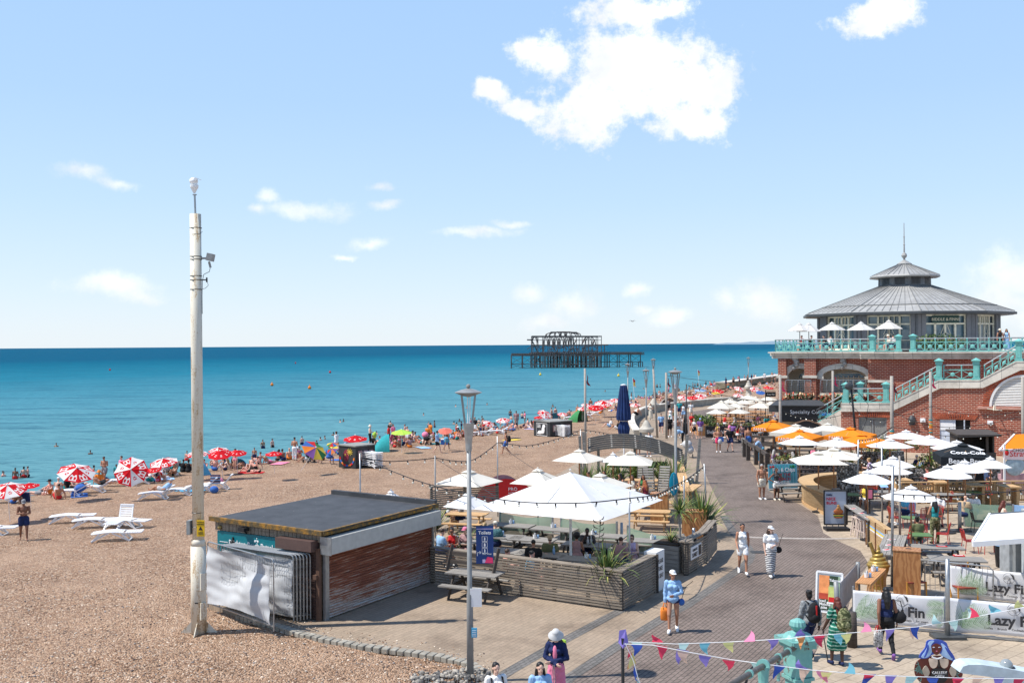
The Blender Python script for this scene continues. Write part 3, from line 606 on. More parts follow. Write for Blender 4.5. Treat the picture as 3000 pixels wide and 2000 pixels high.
 rlg(t,(dl+.1,4.75,z),(rb.x,4.75,z),10,.96);rlg(t,(rc.x,4.75,z),(rd.x,4.75,z),2,.96);rlg(t,(re.x,2.75,z),(rf.x,2.75,z),14,.96);rlg(t,(dl+.1,4.75,z),(dl+.1,20,z),12,.96)
 for u,y in((rb.x+.15,4.8),(rd.x+.15,4.6),(re.x-.1,2.8)):newel(t,(u,y,z),1.28,.42)
 pc=D(2650,900,90)-P0;cu,cv=pc.dot(TT),-pc.dot(NN);ph=rad(212.5)
 c=(cu,cv,0)
 def ring(r,k,z):
  r*=.93;return VR((cu+r*cos(ph+rad(36)*k),cv+r*sin(ph+rad(36)*k),z))
 LT=MB.lathe
 class PB(MB):
  def lathe(s,prof,c=(0,0,0),n=16,**k):return LT(s,[(r*.93,z)for r,z in prof],c,n,**k)
 m=PB();m.lathe([(9.72,10.10),(9.75,10.28),(9.5,10.36),(8.1,10.86),(2.45,12.78)],c,10,ph=ph);rf_=m.bd('roof',M_ROOF,t)
 m=MB()
 for k in range(10):
  for j in range(9):
   f=j/9
   a=ring(9.62,k,10.36).lerp(ring(9.62,k+1,10.36),f);b=ring(8.1,k,10.88).lerp(ring(8.1,k+1,10.88),f);e=ring(2.45,k,12.80).lerp(ring(2.45,k+1,12.80),f)
   w=.07 if j==0 else .03
   m.bar(a,b,w,w);m.bar(b,e,w,w)
  m.bar(ring(8.1,k,10.9),ring(8.1,k+1,10.9),.07,.07)
 m.bd('standing_seams',mat('seam_metal',(.20,.20,.195),.5),rf_)
 m=PB();m.lathe([(9.74,10.06),(9.80,10.08),(9.80,10.26),(9.74,10.27)],c,10,ph=ph);m.lathe([(9.5,10.02),(9.5,10.1)],c,10,ph=ph);m.bd('gutter',DGREY,rf_)
 m=PB();m.lathe([(2.45,12.6),(2.4,13.55)],c,10,ph=ph);ln=m.bd('lantern',mat('grey_panel',(.16,.165,.17),.5,.1),t)
 m=MB()
 for k in range(10):
  a,b=ring(2.47,k,0),ring(2.47,k+1,0)
  for i in range(8):m.bar(a.lerp(b,.2)+V(0,0,12.9+i*.075),a.lerp(b,.8)+V(0,0,12.9+i*.075),.03,.03)
 m.bd('louvres',BK,ln)
 m=PB();m.lathe([(3.2,13.5),(3.28,13.6),(3.22,13.7),(.62,14.72)],c,10,ph=ph);
 m.lathe([(.66,14.72),(.7,14.8),(.3,15.05),(.12,15.15),(.08,15.3),(.2,15.38),(.27,15.55),(.2,15.73),(.08,15.82),(.07,16.5),(.11,16.55),(.06,16.6),(.055,17.2),(.09,17.25),(.045,17.3),(.03,18.5)],c,10);lr=m.bd('lantern_roof',M_ROOF,t)
 m=MB()
 for k in range(10):
  for j in range(4):
   w=.07 if j==0 else .035;m.bar(ring(3.2,k,13.72).lerp(ring(3.2,k+1,13.72),j/4),ring(.62,k,14.75).lerp(ring(.62,k+1,14.75),j/4),w,w)
 m.bd('standing_seams',mat('seam_metal',(.1,.1,.1)),lr)
 rw=8.05
 m=PB();m.lathe([(rw-.25,7.0),(rw-.25,10.1)],c,10,ph=ph);m.bd('inner_glazing',GLASS,t)
 m=MB();
 for k in range(10):
  a,b=ring(rw,k,0),ring(rw,k+1,0);d=(b-a).normalized();L=(b-a).length;o=VR((d.y,-d.x,0))
  if(a+b).dot(o)/2-VR(c).dot(o)<0:o=-o
  ang=math.atan2(d.y,d.x)
  m=MB();
  GC=mat('grey_column',(.15,.16,.18),.6,0,.1)
  for s,q in((1,a),(-1,b)):m=MB();m.box(q+d*s*.38+V(0,0,8.55),(.36,.5,3.1),ang);m.bd('column',GC,t)
  m=MB();m.box(a+V(0,0,8.55),(.5,.5,3.1),ang+rad(18));m.bd('column',GC,t)
  mid=(a+b)/2;h0=7.05;W=L-1.15
  if mid.y>cv+2:continue
  m=MB();f=lambda u,z,w,h:m.box(mid+d*u+V(0,0,z),(w,.12,h),ang)
  f(0,h0+.08,W,.16);f(0,10.0,W,.2);f(0,9.25,W,.13)
  for i in range(5):f(-W/2+W*i/4,8.55,.15,3.0)
  f(-W*.125,9.6,.05,.6);f(W*.125,9.6,.05,.6);f(0,7.9,W,.05)
  for i in(-1,0,1,2):
   pass
  o2=m.bd('window_frame',mat('cream_frame',(.72,.69,.56),.5),t)
  m=MB()
  for u in(-W*.0,):
   for s in range(16):
    a0=s*pi/8;a1=a0+pi/8;m.bar(mid+o*.1+d*(u+.42*cos(a0))+V(0,0,8.05+.42*sin(a0)),mid+o*.1+d*(u+.42*cos(a1))+V(0,0,8.05+.42*sin(a1)),.04,.04)
  m.bar(mid+o*.1-d*.42+V(0,0,8.4),mid+o*.1-d*.1+V(0,0,9.2),.03,.03);m.bar(mid+o*.1+d*.42+V(0,0,8.4),mid+o*.1+d*.1+V(0,0,9.2),.03,.03)
  m.bd('door_ring',CREAM,o2)
  if k==2:
   m=MB();m.box(mid+o*.12+V(0,0,9.62),(W*.66,.06,.6),ang);sg=m.bd('sign_board',mat('dark_green_board',(.01,.05,.045),.4),t)
   text('RIDDLE & FINNS',.34,mid+o*.16+d*0+V(0,0,9.5),d,(0,0,1),CREAM,sg,'lettering','CENTER')
 return t
BLD=building()
# == PEOPLE
COL=dict(white=(.78,.78,.77),cream=(.72,.66,.54),black=(.02,.02,.022),navy=(.02,.03,.09),blue=(.05,.14,.42),lightblue=(.28,.45,.68),teal=(.03,.28,.30),green=(.05,.22,.08),olive=(.13,.14,.07),lime=(.45,.72,.10),red=(.55,.03,.03),pink=(.75,.22,.34),hotpink=(.80,.06,.16),orange=(.75,.22,.04),yellow=(.75,.55,.08),purple=(.22,.10,.32),lilac=(.50,.42,.62),grey=(.25,.25,.26),lightgrey=(.50,.50,.50),brown=(.13,.07,.04),tan=(.42,.31,.20),maroon=(.20,.03,.05),mauve=(.36,.22,.22),sky=(.10,.40,.62))
SKIN=dict(light=(.62,.36,.26),fair=(.70,.45,.34),tanned=(.42,.20,.12),brown=(.22,.10,.06),dark=(.085,.042,.028),pinkish=(.66,.33,.25))
HAIR=dict(brown=(.05,.028,.018),black=(.012,.011,.011),blond=(.36,.24,.11),grey=(.36,.35,.34),ginger=(.30,.09,.03),red=(.11,.025,.015))
def cm(n):return mat('cloth_'+n,COL[n],.85,0,.10,7,spec=.15)
def skmat(n):return mat('skin_'+n,SKIN[n],.5,0,.07,5,spec=.35)
def hmat(n):return mat('hair_'+n,HAIR[n],.5,0,.3,30,spec=.4)
def J(pose,fem=0):
 if pose.endswith('_m'):
  j=J(pose[:-2],fem);o={}
  for k,v in j.items():
   kk=k[:-1]+('R' if k[-1]=='L' else 'L')if k[-1]in 'LR' and k!='pel' else k;o[kk]=VR((-v.x,v.y,v.z))
  return o
 s=.165 if fem else .19;hp=.095
 j=dict(pel=(0,0,.95),nk=(0,0,1.47),hd=(0,.02,1.62),shL=(-s,0,1.41),shR=(s,0,1.41),elL=(-s-.05,-.02,1.13),elR=(s+.05,-.02,1.13),haL=(-s-.05,.06,.87),haR=(s+.05,.06,.87),hpL=(-hp,0,.92),hpR=(hp,0,.92),knL=(-.11,.02,.50),knR=(.11,.02,.50),anL=(-.11,-.01,.09),anR=(.11,-.01,.09),toL=(-.13,.16,.03),toR=(.13,.16,.03),face=(0,1,-.08))
 u=j.update
 if pose in('walk','walk2','walkbag'):
  u(dict(knL=(-.10,.20,.52),anL=(-.10,.27,.13),toL=(-.11,.44,.10),knR=(.10,.02,.50),anR=(.10,-.30,.17),toR=(.11,-.20,.03),elL=(-s-.05,-.13,1.14),haL=(-s-.04,-.14,.88),elR=(s+.05,.04,1.13),haR=(s+.02,.22,.94)))
  if pose=='walkbag':u(dict(elR=(s+.06,-.04,1.14),haR=(s+.09,.03,.88)))
  if pose=='walk2':
   for k in('kn','an','to','el','ha'):
    a,b=j[k+'L'],j[k+'R'];j[k+'L']=(-b[0],b[1],b[2]);j[k+'R']=(-a[0],a[1],a[2])
 elif pose=='cane':u(dict(elL=(-s-.08,.05,1.14),haL=(-s-.10,.24,.90),knL=(-.11,.10,.5),anL=(-.11,.12,.1),toL=(-.12,.29,.04)))
 elif pose=='hips':u(dict(elL=(-.40,-.10,1.14),haL=(-.17,.04,.99),elR=(.40,-.10,1.14),haR=(.17,.04,.99)))
 elif pose=='phone':u(dict(elL=(-.24,.02,1.15),haL=(-.07,.22,1.14),elR=(.24,.02,1.15),haR=(.07,.24,1.18),face=(0,1,-.6),hd=(0,.05,1.61),knL=(-.12,.16,.52),anL=(-.12,.20,.10),toL=(-.13,.37,.05),anR=(.13,-.20,.13),knR=(.12,.02,.5),toR=(.15,-.08,.03)))
 elif pose=='cross':u(dict(elL=(-.25,.02,1.14),haL=(.06,.20,1.08),elR=(.25,.02,1.14),haR=(-.04,.22,1.04),face=(-.2,1,-.5)))
 elif pose=='oneup':u(dict(elR=(.25,.03,1.15),haR=(.05,.22,1.10),face=(.5,1,-.05),knL=(-.10,.16,.52),anL=(-.10,.20,.12),toL=(-.11,.37,.08),anR=(.10,-.18,.13),toR=(.12,-.05,.03)))
 elif pose=='hold':u(dict(elL=(-.26,.0,1.14),haL=(-.12,.24,1.12),elR=(.26,.0,1.14),haR=(.12,.24,1.10)))
 elif pose=='lean':u(dict(pel=(0,-.15,.92),nk=(0,.12,1.38),hd=(0,.22,1.50),shL=(-s,.10,1.32),shR=(s,.10,1.32),elL=(-.25,.30,1.08),haL=(-.08,.42,1.10),elR=(.22,.32,1.08),haR=(.03,.32,1.38),hpL=(-hp,-.15,.9),hpR=(hp,-.15,.9)))
 elif pose=='bend':u(dict(nk=(0,.42,1.13),hd=(0,.58,1.10),shL=(-s,.36,1.10),shR=(s,.36,1.10),elL=(-.2,.42,.82),haL=(-.15,.50,.56),elR=(.2,.42,.82),haR=(.15,.5,.56),face=(0,.7,-1)))
 elif pose=='sit':u(dict(pel=(0,0,.12),nk=(0,-.14,.62),hd=(0,-.12,.77),shL=(-s,-.13,.56),shR=(s,-.13,.56),elL=(-s-.08,-.26,.32),elR=(s+.08,-.26,.32),haL=(-s-.08,-.36,.05),haR=(s+.08,-.36,.05),hpL=(-hp,.02,.12),hpR=(hp,.02,.12),knL=(-.12,.38,.40),knR=(.12,.42,.36),anL=(-.12,.66,.08),anR=(.12,.72,.08),toL=(-.13,.82,.05),toR=(.13,.88,.05)))
 elif pose=='hug':u(dict(pel=(0,0,.12),nk=(0,.08,.60),hd=(0,.15,.75),shL=(-s,.06,.55),shR=(s,.06,.55),elL=(-s-.09,.24,.38),elR=(s+.09,.24,.38),haL=(-.06,.46,.34),haR=(.06,.46,.32),hpL=(-hp,.02,.12),hpR=(hp,.02,.12),knL=(-.11,.34,.44),knR=(.11,.34,.44),anL=(-.10,.48,.08),anR=(.10,.48,.08),toL=(-.11,.64,.04),toR=(.11,.64,.04)))
 elif pose=='liesup':u(dict(pel=(0,0,.12),nk=(0,-.52,.14),hd=(0,-.68,.16),shL=(-s,-.45,.13),shR=(s,-.45,.13),elL=(-s-.12,-.24,.08),elR=(s+.12,-.24,.08),haL=(-s-.1,.02,.06),haR=(s+.1,.02,.06),hpL=(-hp,.03,.12),hpR=(hp,.03,.12),knL=(-.12,.36,.40),knR=(.12,.46,.12),anL=(-.12,.66,.08),anR=(.12,.88,.08),toL=(-.12,.8,.08),toR=(.12,.92,.2),face=(0,.3,1)))
 elif pose=='prone':u(dict(pel=(0,0,.13),nk=(0,.48,.34),hd=(0,.58,.46),shL=(-s,.42,.30),shR=(s,.42,.30),elL=(-s-.03,.52,.06),elR=(s+.03,.52,.06),haL=(-.06,.74,.06),haR=(.06,.74,.06),hpL=(-hp,-.04,.12),hpR=(hp,-.04,.12),knL=(-.12,-.44,.08),knR=(.12,-.44,.08),anL=(-.12,-.84,.07),anR=(.12,-.84,.07),toL=(-.12,-.98,.04),toR=(.12,-.98,.04)))
 elif pose=='chair':u(dict(pel=(0,0,.54),nk=(0,.08,1.04),hd=(0,.13,1.19),shL=(-s,.06,.98),shR=(s,.06,.98),elL=(-s-.06,.14,.72),elR=(s+.06,.14,.72),haL=(-.13,.38,.76),haR=(.13,.38,.76),hpL=(-hp,.02,.53),hpR=(hp,.02,.53),knL=(-.12,.44,.50),knR=(.12,.44,.50),anL=(-.12,.42,.09),anR=(.12,.42,.09),toL=(-.13,.58,.03),toR=(.13,.58,.03)))
 elif pose=='chin':
  j=J('chair',fem);j.update(dict(haR=V(.05,.24,1.08),elR=V(.20,.36,.78)));return j
 elif pose=='lounge':u(dict(pel=(0,0,.46),nk=(0,-.40,.78),hd=(0,-.48,.93),shL=(-s,-.36,.72),shR=(s,-.36,.72),elL=(-s-.08,-.22,.52),elR=(s+.08,-.22,.52),haL=(-s-.02,.03,.47),haR=(s+.02,.03,.47),hpL=(-hp,.03,.46),hpR=(hp,.03,.46),knL=(-.12,.40,.62),knR=(.12,.46,.46),anL=(-.12,.70,.42),anR=(.12,.88,.42),toL=(-.12,.83,.40),toR=(.12,.95,.52)))
 return{k:VR(v)for k,v in j.items()}
def remesh(mb,vox,smooth=3,jit=0):
 me=bpy.data.meshes.new('r');me.from_pydata(mb.v,[],mb.f)
 bm=bmesh.new();bm.from_mesh(me);bmesh.ops.recalc_face_normals(bm,faces=bm.faces);bm.to_mesh(me);bm.free()
 o=bpy.data.objects.new('r',me)
 md=o.modifiers.new('r','REMESH');md.mode='VOXEL';md.voxel_size=vox;md.use_smooth_shade=True
 sm=o.modifiers.new('s','SMOOTH');sm.factor=.5;sm.iterations=smooth
 r=evaluated(o);bpy.data.objects.remove(o);bpy.data.meshes.remove(me)
 if jit:
  ns=[v.normal.copy()for v in r.vertices]
  for v,n in zip(r.vertices,ns):
   v.co=v.co+n*jit*(mnoise.noise(v.co*14)+.6*mnoise.noise(VR((v.co.x*40,v.co.y*40,v.co.z*9))))
 for p in r.polygons:p.use_smooth=True
 return r
def cap(m,a,b,ra,rb,n=8):
 m.tube([a,b],[ra,rb],n);m.sph(a,ra,n);m.sph(b,rb,n)
def torso_frame(j):
 up=(j['nk']-j['pel']).normalized();lat=(j['shR']-j['shL']).normalized();fr=up.cross(lat).normalized();lat=fr.cross(up)
 return lat,fr,up,Matrix((lat,fr,up)).transposed(),(j['nk']-j['pel']).length
def prims(j,fem,wide,parts,inf=0):
 m=MB();lat,fr,up,M,L=torso_frame(j);pel=j['pel'];w=wide
 def E(t,r,off=0):m.sph(pel+up*L*t+fr*off,tuple(x*w+inf for x in r[:2])+(r[2]+inf,),12,M=M)
 if 'hips' in parts:E(0,(.165,.118,.12)if fem else(.155,.115,.12))
 if 'bum' in parts:E(-.02,(.14,.12,.10),-.02)
 if 'waist' in parts:E(.30,(.125,.095,.16)if fem else(.14,.105,.16),.01*w);
 if 'belly' in parts and w>1.1:E(.22,(.14,.13,.14),.04)
 if 'chest' in parts:
  E(.66,(.14,.10,.16)if fem else(.165,.115,.17))
  E(.86,(.13,.085,.07)if fem else(.155,.09,.075))
  if fem:
   for s in(-1,1):m.sph(pel+up*L*.66+fr*.085*w+lat*.07*s,(.062*w+inf,.055*w+inf,.06+inf),8,M=M)
 if 'band' in parts:E(.64,(.145,.12,.055))
 if 'neck' in parts:cap(m,j['nk']-up*.05,j['hd']-V(0,0,.03),.055+inf,.05+inf)
 k=1.0 if not fem else .88
 k*=(.5+.5*w)*1.08
 for s in 'LR':
  sh,el,ha,hp,kn,an,to=[j[q+s]for q in('sh','el','ha','hp','kn','an','to')]
  if 'uarm' in parts:cap(m,sh,el,.056*k+inf,.042*k+inf)
  if 'hsl' in parts:cap(m,sh,sh.lerp(el,.6),.062*k+inf,.056*k+inf)
  if 'farm' in parts:cap(m,el,ha,.043*k+inf,.028*k+inf)
  if 'strap' in parts:cap(m,sh.lerp(j['nk'],.35),pel+up*L*.7+lat*(.09 if s=='R' else-.09)+fr*.06,.012+inf,.012+inf)
  if 'thigh' in parts:cap(m,hp,kn,.094*k+inf,.062*k+inf,10)
  if 'hth' in parts:cap(m,hp,hp.lerp(kn,.5),.094*k+inf,.088*k+inf,10)
  if 'brief' in parts:cap(m,hp,hp.lerp(kn,.10),.088*k+inf,.088*k+inf,10)
  if 'calf' in parts:
   cap(m,kn,an,.055*k+inf,.036*k+inf);c=kn.lerp(an,.3);d=(to-an);d.z=0
   if d.length>0:m.sph(c-d.normalized()*.015,(.05*k+inf,.05*k+inf,.10+inf),8)
  if 'foot' in parts:cap(m,an-V(0,0,.02),to,.038+inf,.03+inf);
  if 'shoe' in parts:
   d=(to-an).normalized();cap(m,an-d*.03-V(0,0,.035),to+d*.02,.046+inf,.038+inf)
 if 'skirt' in parts or 'maxi' in parts:
  kl,kr=j['knL'],j['knR']
  if 'skirt' in parts:hem=[(kl,.12),(kr,.12)]
  else:hem=[(j['anL']+V(0,0,.12),.11),(j['anR']+V(0,0,.12),.11)]
  for p,r in hem:cap(m,pel-up*.02+V(p.x*.5,0,0),p,.125*w+inf,r+inf,12)
  cap(m,pel,(hem[0][0]+hem[1][0])/2,.15*w+inf,.13+inf,12)
 return m
ALLB=('hips','bum','waist','belly','chest','neck','uarm','farm','thigh','calf','foot')
MESH={}
def head_prims(m,j,det):
 f=j['face'].normalized();h=j['hd'];lat=f.cross(V(0,0,1))
 lat=lat.normalized()if lat.length>.1 else V(1,0,0);up=lat.cross(f);M=Matrix((lat,f,up)).transposed()
 m.sph(h+up*.03,(.074,.092,.092),14,M=M);m.sph(h-up*.045+f*.018,(.056,.070,.068),12,M=M)
 if det:
  m.sph(h+f*.092-up*.012,(.014,.020,.024),8,M=M);m.sph(h+f*.080-up*.055,(.026,.014,.010),8,M=M);m.sph(h+f*.068-up*.095,(.024,.02,.018),8,M=M)
  m.sph(h+f*.076+up*.032,(.05,.014,.012),8,M=M)
  for s in(-1,1):m.sph(h+lat*.076*s-f*.005,(.012,.022,.032),8,M=M)
def hand_prims(m,j,det,curl=1):
 for s,sg in(('L',-1),('R',1)):
  el,ha=j['el'+s],j['ha'+s];d=(ha-el).normalized();lat=d.cross(V(sg,0,0));lat=lat.normalized()if lat.length>.2 else V(0,1,0)
  nrm=d.cross(lat).normalized();M=Matrix((lat,nrm,d)).transposed()
  m.sph(ha+d*.045,(.040,.017,.050),8,M=M)
  if not det:m.sph(ha+d*.10,(.034,.02,.05),8,M=M);continue
  for k,(o,l)in enm(((-.030,.062),(-.010,.076),(.010,.072),(.029,.055))):
   a=ha+d*.085+lat*o;b=a+d*l*.5+nrm*.008*curl;c=b+d*l*.42+nrm*.024*curl;m.tube([a-d*.02,b,c],[.0105,.010,.0085],6);m.sph(c,.0085,6)
  a=ha+d*.035-lat*.038;b=a+d*.035-lat*.022+nrm*.01;m.tube([a+lat*.01,b,b+d*.028+nrm*.004],[.013,.0115,.009],6)
def body_mesh(pose,fem,det,wide):
 k=('b',pose,fem,det,wide)
 if k in MESH:return MESH[k]
 j=J(pose,fem);m=prims(j,fem,wide,ALLB);head_prims(m,j,det);hand_prims(m,j,det)
 r=remesh(m,.0095 if det else .026,2 if det else 1);r.name='body';MESH[k]=r;return r
GAR=dict(tee=('hips','waist','belly','chest','hsl'),tank=('waist','belly','chest','strap'),crop=('chest','strap'),shirt=('hips','waist','belly','chest','uarm','farm'),bikini=('band','strap'),dress=('hips','bum','waist','belly','chest','strap','skirt'),teedress=('hips','bum','waist','belly','chest','hsl','skirt'),shorts=('hips','bum','hth'),trunks=('hips','bum','hth'),trousers=('hips','bum','thigh','calf'),briefs=('hips','bum','brief'),skirt=('hips','bum','skirt'),maxi=('hips','bum','maxi'),shoes=('shoe',),jacket=('hips','waist','belly','chest','uarm','farm'),maxidress=('hips','bum','waist','chest','strap','maxi'))
def gar_mesh(g,pose,fem,det,wide):
 k=(g,pose,fem,det,wide)
 if k in MESH:return MESH[k]
 j=J(pose,fem);inf=.013 if det else .020
 if g in('jacket',):inf=.024
 if g=='shoes':inf=.006
 if g in('shirt','tee'):inf+=.009
 if g in('shorts','trunks')and not fem:inf+=.012
 m=prims(j,fem,wide,GAR[g],inf);r=remesh(m,.013 if det else .030,2,.012 if det and g!='shoes' else .005)
 top={'briefs','shorts','trunks','skirt','maxi','trousers'}
 r.name=g;MESH[k]=r;return r
def omesh(name,me,mt,par):
 if not me.materials:me.materials.append(mt)
 o=bpy.data.objects.new(name,me);C.objects.link(o);o.parent=par
 o.material_slots[0].link='OBJECT';o.material_slots[0].material=mt;return o
def hair_mesh(kind,pose,fem,det):
 k=('h',kind,pose,fem,det)
 if k in MESH:return MESH[k]
 j=J(pose,fem);f=j['face'].normalized();h=j['hd'];lat=f.cross(V(0,0,1));lat=lat.normalized()if lat.length>.1 else V(1,0,0);up=lat.cross(f);M=Matrix((lat,f,up)).transposed();m=MB()
 m.sph(h+up*.056-f*.014,(.084,.094,.082),12,M=M)
 if kind!='short':m.sph(h-f*.035-up*.01,(.082,.07,.10),12,M=M)
 if kind in('long','hat_long'):
  b=j['nk'];lt,fr,u2,_,_=torso_frame(j);m.tube([h-f*.05,h-f*.085-up*.10,b-fr*.10-u2*.06,b-fr*.12-u2*.24],[.08,.085,.085,.05],10)
  for s in(-1,1):m.tube([h-f*.01+lat*.075*s,h+lat*.085*s-up*.10,b+lt*.10*s-u2*.06-fr*.02,b+lt*.11*s-u2*.18+fr*.03],[.03,.035,.035,.02],8)
 if kind=='bun':m.sph(h-f*.09+up*.09,.05,10)
 if kind=='tail':m.tube([h-f*.09+up*.04,h-f*.14-up*.04,h-f*.12-up*.20],[.04,.04,.02],8)
 if kind=='afro':m.sph(h+up*.05-f*.03,(.13,.13,.12),12,M=M)
 r=remesh(m,.013 if det else .024,1,.007 if det else 0);r.name='hair';MESH[k]=r;return r
def hat_mesh(kind,pose,fem):
 k=('hat',kind,pose,fem)
 if k in MESH:return MESH[k]
 j=J(pose,fem);f=j['face'].normalized();h=j['hd'];lat=f.cross(V(0,0,1));lat=lat.normalized()if lat.length>.1 else V(1,0,0);up=lat.cross(f);M=Matrix((lat,f,up)).transposed();m=MB();c=h+up*.06-f*.008
 mm=MB()
 if kind=='cap':
  mm.lathe([(.090,0),(.092,.03),(.075,.07),(.04,.09),(0,.095)],n=14);mm.tube([(0,.04,.008),(0,.13,-.002),(0,.165,-.01)],[.085,.07,.05],10)
  mm.v=[(a,b,(z if i<14*5 else z*.12+.004))for i,(a,b,z)in enm(mm.v)]
 else:
  rb=.18;mm.lathe([(rb,-.06 if kind=='bucket' else-.01),(rb,-.05 if kind=='bucket' else 0),(.098,.01),(.096,.05),(.07,.095),(0,.105)],n=16)
  mm.lathe([(0,-.001),(.096,.0)],n=16)
 m.add([c+M@VR(q)for q in mm.v],mm.f)
 me=bpy.data.meshes.new('hat');me.from_pydata(m.v,[],m.f);MESH[k]=me
 for p in me.polygons:p.use_smooth=True
 return me
def prs(label,loc,rz,pose='stand',skin='light',hair=('short','brown'),top=None,bottom=None,shoes=None,hat=None,h=1.72,fem=0,wide=1.0,det=0,glasses=0,group=None,tmat=None,bmat=None):
 t=tg('person',label,'person',loc,rz,group,s=h/1.74)
 b=omesh('body',body_mesh(pose,fem,det,wide),skmat(skin),t)
 if hair:omesh('hair',hair_mesh(hair[0],pose,fem,det),hmat(hair[1]),t)
 for g in(top,bottom):
  if g:omesh(g[0],gar_mesh(g[0],pose,fem,det,wide),(tmat if g is top and tmat else bmat if g is bottom and bmat else cm(g[1])),t)
 if shoes:omesh('shoes',gar_mesh('shoes',pose,fem,det,1.0),cm(shoes),t)
 if hat:omesh('hat',hat_mesh(hat[0],pose,fem),cm(hat[1]),t)
 j=J(pose,fem);f=j['face'].normalized();lat=f.cross(V(0,0,1)).normalized()if det or glasses else None
 if det and not glasses:
  up=lat.cross(f)
  m=MB()
  for s in(-1,1):m=MB();m.sph(j['hd']+f*.083+lat*.031*s+up*.012,(.011,.008,.006),6);m.bd('eye',mat('eye_dark',(.03,.018,.015),.3),t)
  m=MB();m.sph(j['hd']+f*.092-up*.055,(.018,.006,.005),6);m.bd('mouth',mat('lips',(.25,.06,.05),.4),t)
 if glasses:
  up=lat.cross(f);m=MB()
  for s in(-1,1):m.sph(j['hd']+f*.088+lat*.034*s+up*.012,(.028,.014,.022),8);m.bar(j['hd']+f*.085+lat*.06*s+up*.015,j['hd']+lat*.08*s+up*.01,.006)
  m.bar(j['hd']+f*.1-lat*.03+up*.014,j['hd']+f*.1+lat*.03+up*.014,.008);m.bd('sunglasses',BK,t)
 return t
def hand_of(t,pose,fem,side):
 j=J(pose,fem);p=j['ha'+side]+(j['ha'+side]-j['el'+side]).normalized()*.08;s=t.scale[0];r=Matrix.Rotation(t.rotation_euler[2],3,'Z')
 return VR(t.location)+r@(p*s)
def worn(t,p):
 return VR(t.location)+Matrix.Rotation(t.rotation_euler[2],3,'Z')@(VR(p)*t.scale[0])
def tote(label,p,col,rz=0,w=.30,h=.34,group=None,strap=True,pat=None):
 t=tg('tote_bag',label,'bag',(p[0],p[1],p[2]-h-.14),rz,group);m=MB()
 m.lathe([(w*.40,0),(w*.5,.04),(w*.5,h*.7),(w*.46,h)],n=10,sy=.38);m.bd('bag_body',pat or cm(col),t,smooth=True)
 m=MB();
 for s in(-1,1):m.tube([(-w*.25,.04*s,h-.02),(-w*.12,.02*s,h+.12),(w*.12,.02*s,h+.12),(w*.25,.04*s,h-.02)],.010,5)
 m.bd('handle',cm('red' if pat else col),t);return t
def backpack(label,p,rz,col,h=.48,w=.32,accent=None,mt=None,group=None):
 t=tg('backpack',label,'backpack',p,rz,group);m=MB();m.sph((0,-.10,h*.5),(w*.5,.12,h*.52),12);m.sph((0,-.10,h*.22),(w*.52,.14,h*.26),12)
 me=remesh(m,.02,1,.006);me.name='pack';omesh('pack',me,mt or cm(col),t)
 m=MB();m.sph((0,-.20,h*.27),(w*.36,.05,h*.2),10);m.bd('front_pocket',mt or cm(col if accent=='red' else accent or col),t,smooth=True)
 if accent:m=MB();m.box((0,-.215,h*.62),(w*.10 if accent=='red' else w*.62,.03,h*.55));m.bd('front_panel',cm(accent),t)
 for s in(-1,1):
  m=MB();m.tube([(s*w*.3,-.02,h*.92),(s*w*.34,.10,h*.98),(s*w*.36,.22,h*.75),(s*w*.38,.14,h*.3),(s*w*.38,-.02,h*.18)],.018,6);m.bd('strap',cm(col if not mt else 'black'),t,smooth=True)
 return t
# == PROP MAKERS
RUBRED=mat('parasol_red',(.62,.012,.02),.6,0,.06);PWHITE=mat('parasol_white',(.80,.78,.76),.7,0,.03)
def canopy(m,n,Rr,za,ze,ph=0,seg=4,rad_=6,sag=.04,pattern=None,concave=.10):
 vs=[];fs=[];mi=[];idx={}
 def pt(k,i,r):
  a0=ph+2*pi*k/n;a1=ph+2*pi*(k+1)/n;f=i/seg
  e=VR((cos(a0),sin(a0),0)).lerp(VR((cos(a1),sin(a1),0)),f)
  s=4*f*(1-f);q=r*Rr*(1-concave*.5*s*r);z=za-(za-ze)*(r*.92+.08*r*r)-sag*s*sin(pi*min(r,.9));return(e.x*q,e.y*q,z)
 for k in range(n):
  for i in range(seg):
   for jx in range(rad_):
    r0,r1=jx/rad_,(jx+1)/rad_;o=len(vs)
    if jx==0:vs+=[pt(k,i,0),pt(k,i,r1),pt(k,i+1,r1)];fs.append((o,o+1,o+2))
    else:vs+=[pt(k,i,r0),pt(k,i,r1),pt(k,i+1,r1),pt(k,i+1,r0)];fs.append((o,o+1,o+2,o+3))
    mi.append(pattern(k,(i+.5)/seg*2-1,(jx+.5)/rad_)if pattern else 0)
 o=len(m.v);m.v+=vs;m.f+=[tuple(x+o for x in f)for f in fs];m.m+=mi;return m
def heartA(k,u,r):
 def lobe(a,b,cx,cy):return math.hypot((u*r-cx)*1.0,(r-cy)*1.25)
 d=min(lobe(0,0,.26,.70),lobe(0,0,-.26,.70))
 if k not in(1,4,6):
  d=math.hypot(abs(u*r)-.24,(r-.74)*1.3)
  return 1 if .15<d<.29 and .36<r<.95 else 0
 d=math.hypot(abs(u*r)-.09,(r-.60)*1.3);return 0 if(.07<d<.13 or abs(u)>.96 or r>.965)else 1
def heartB(k,u,r):
 if abs(u)>.93:return 1
 d=math.hypot(abs(u*r)-.09,(r-.62)*1.3);return 1 if .06<d<.125 else 0
def rainbow(k,u,r):return k%6
def plain(k,u,r):return 0
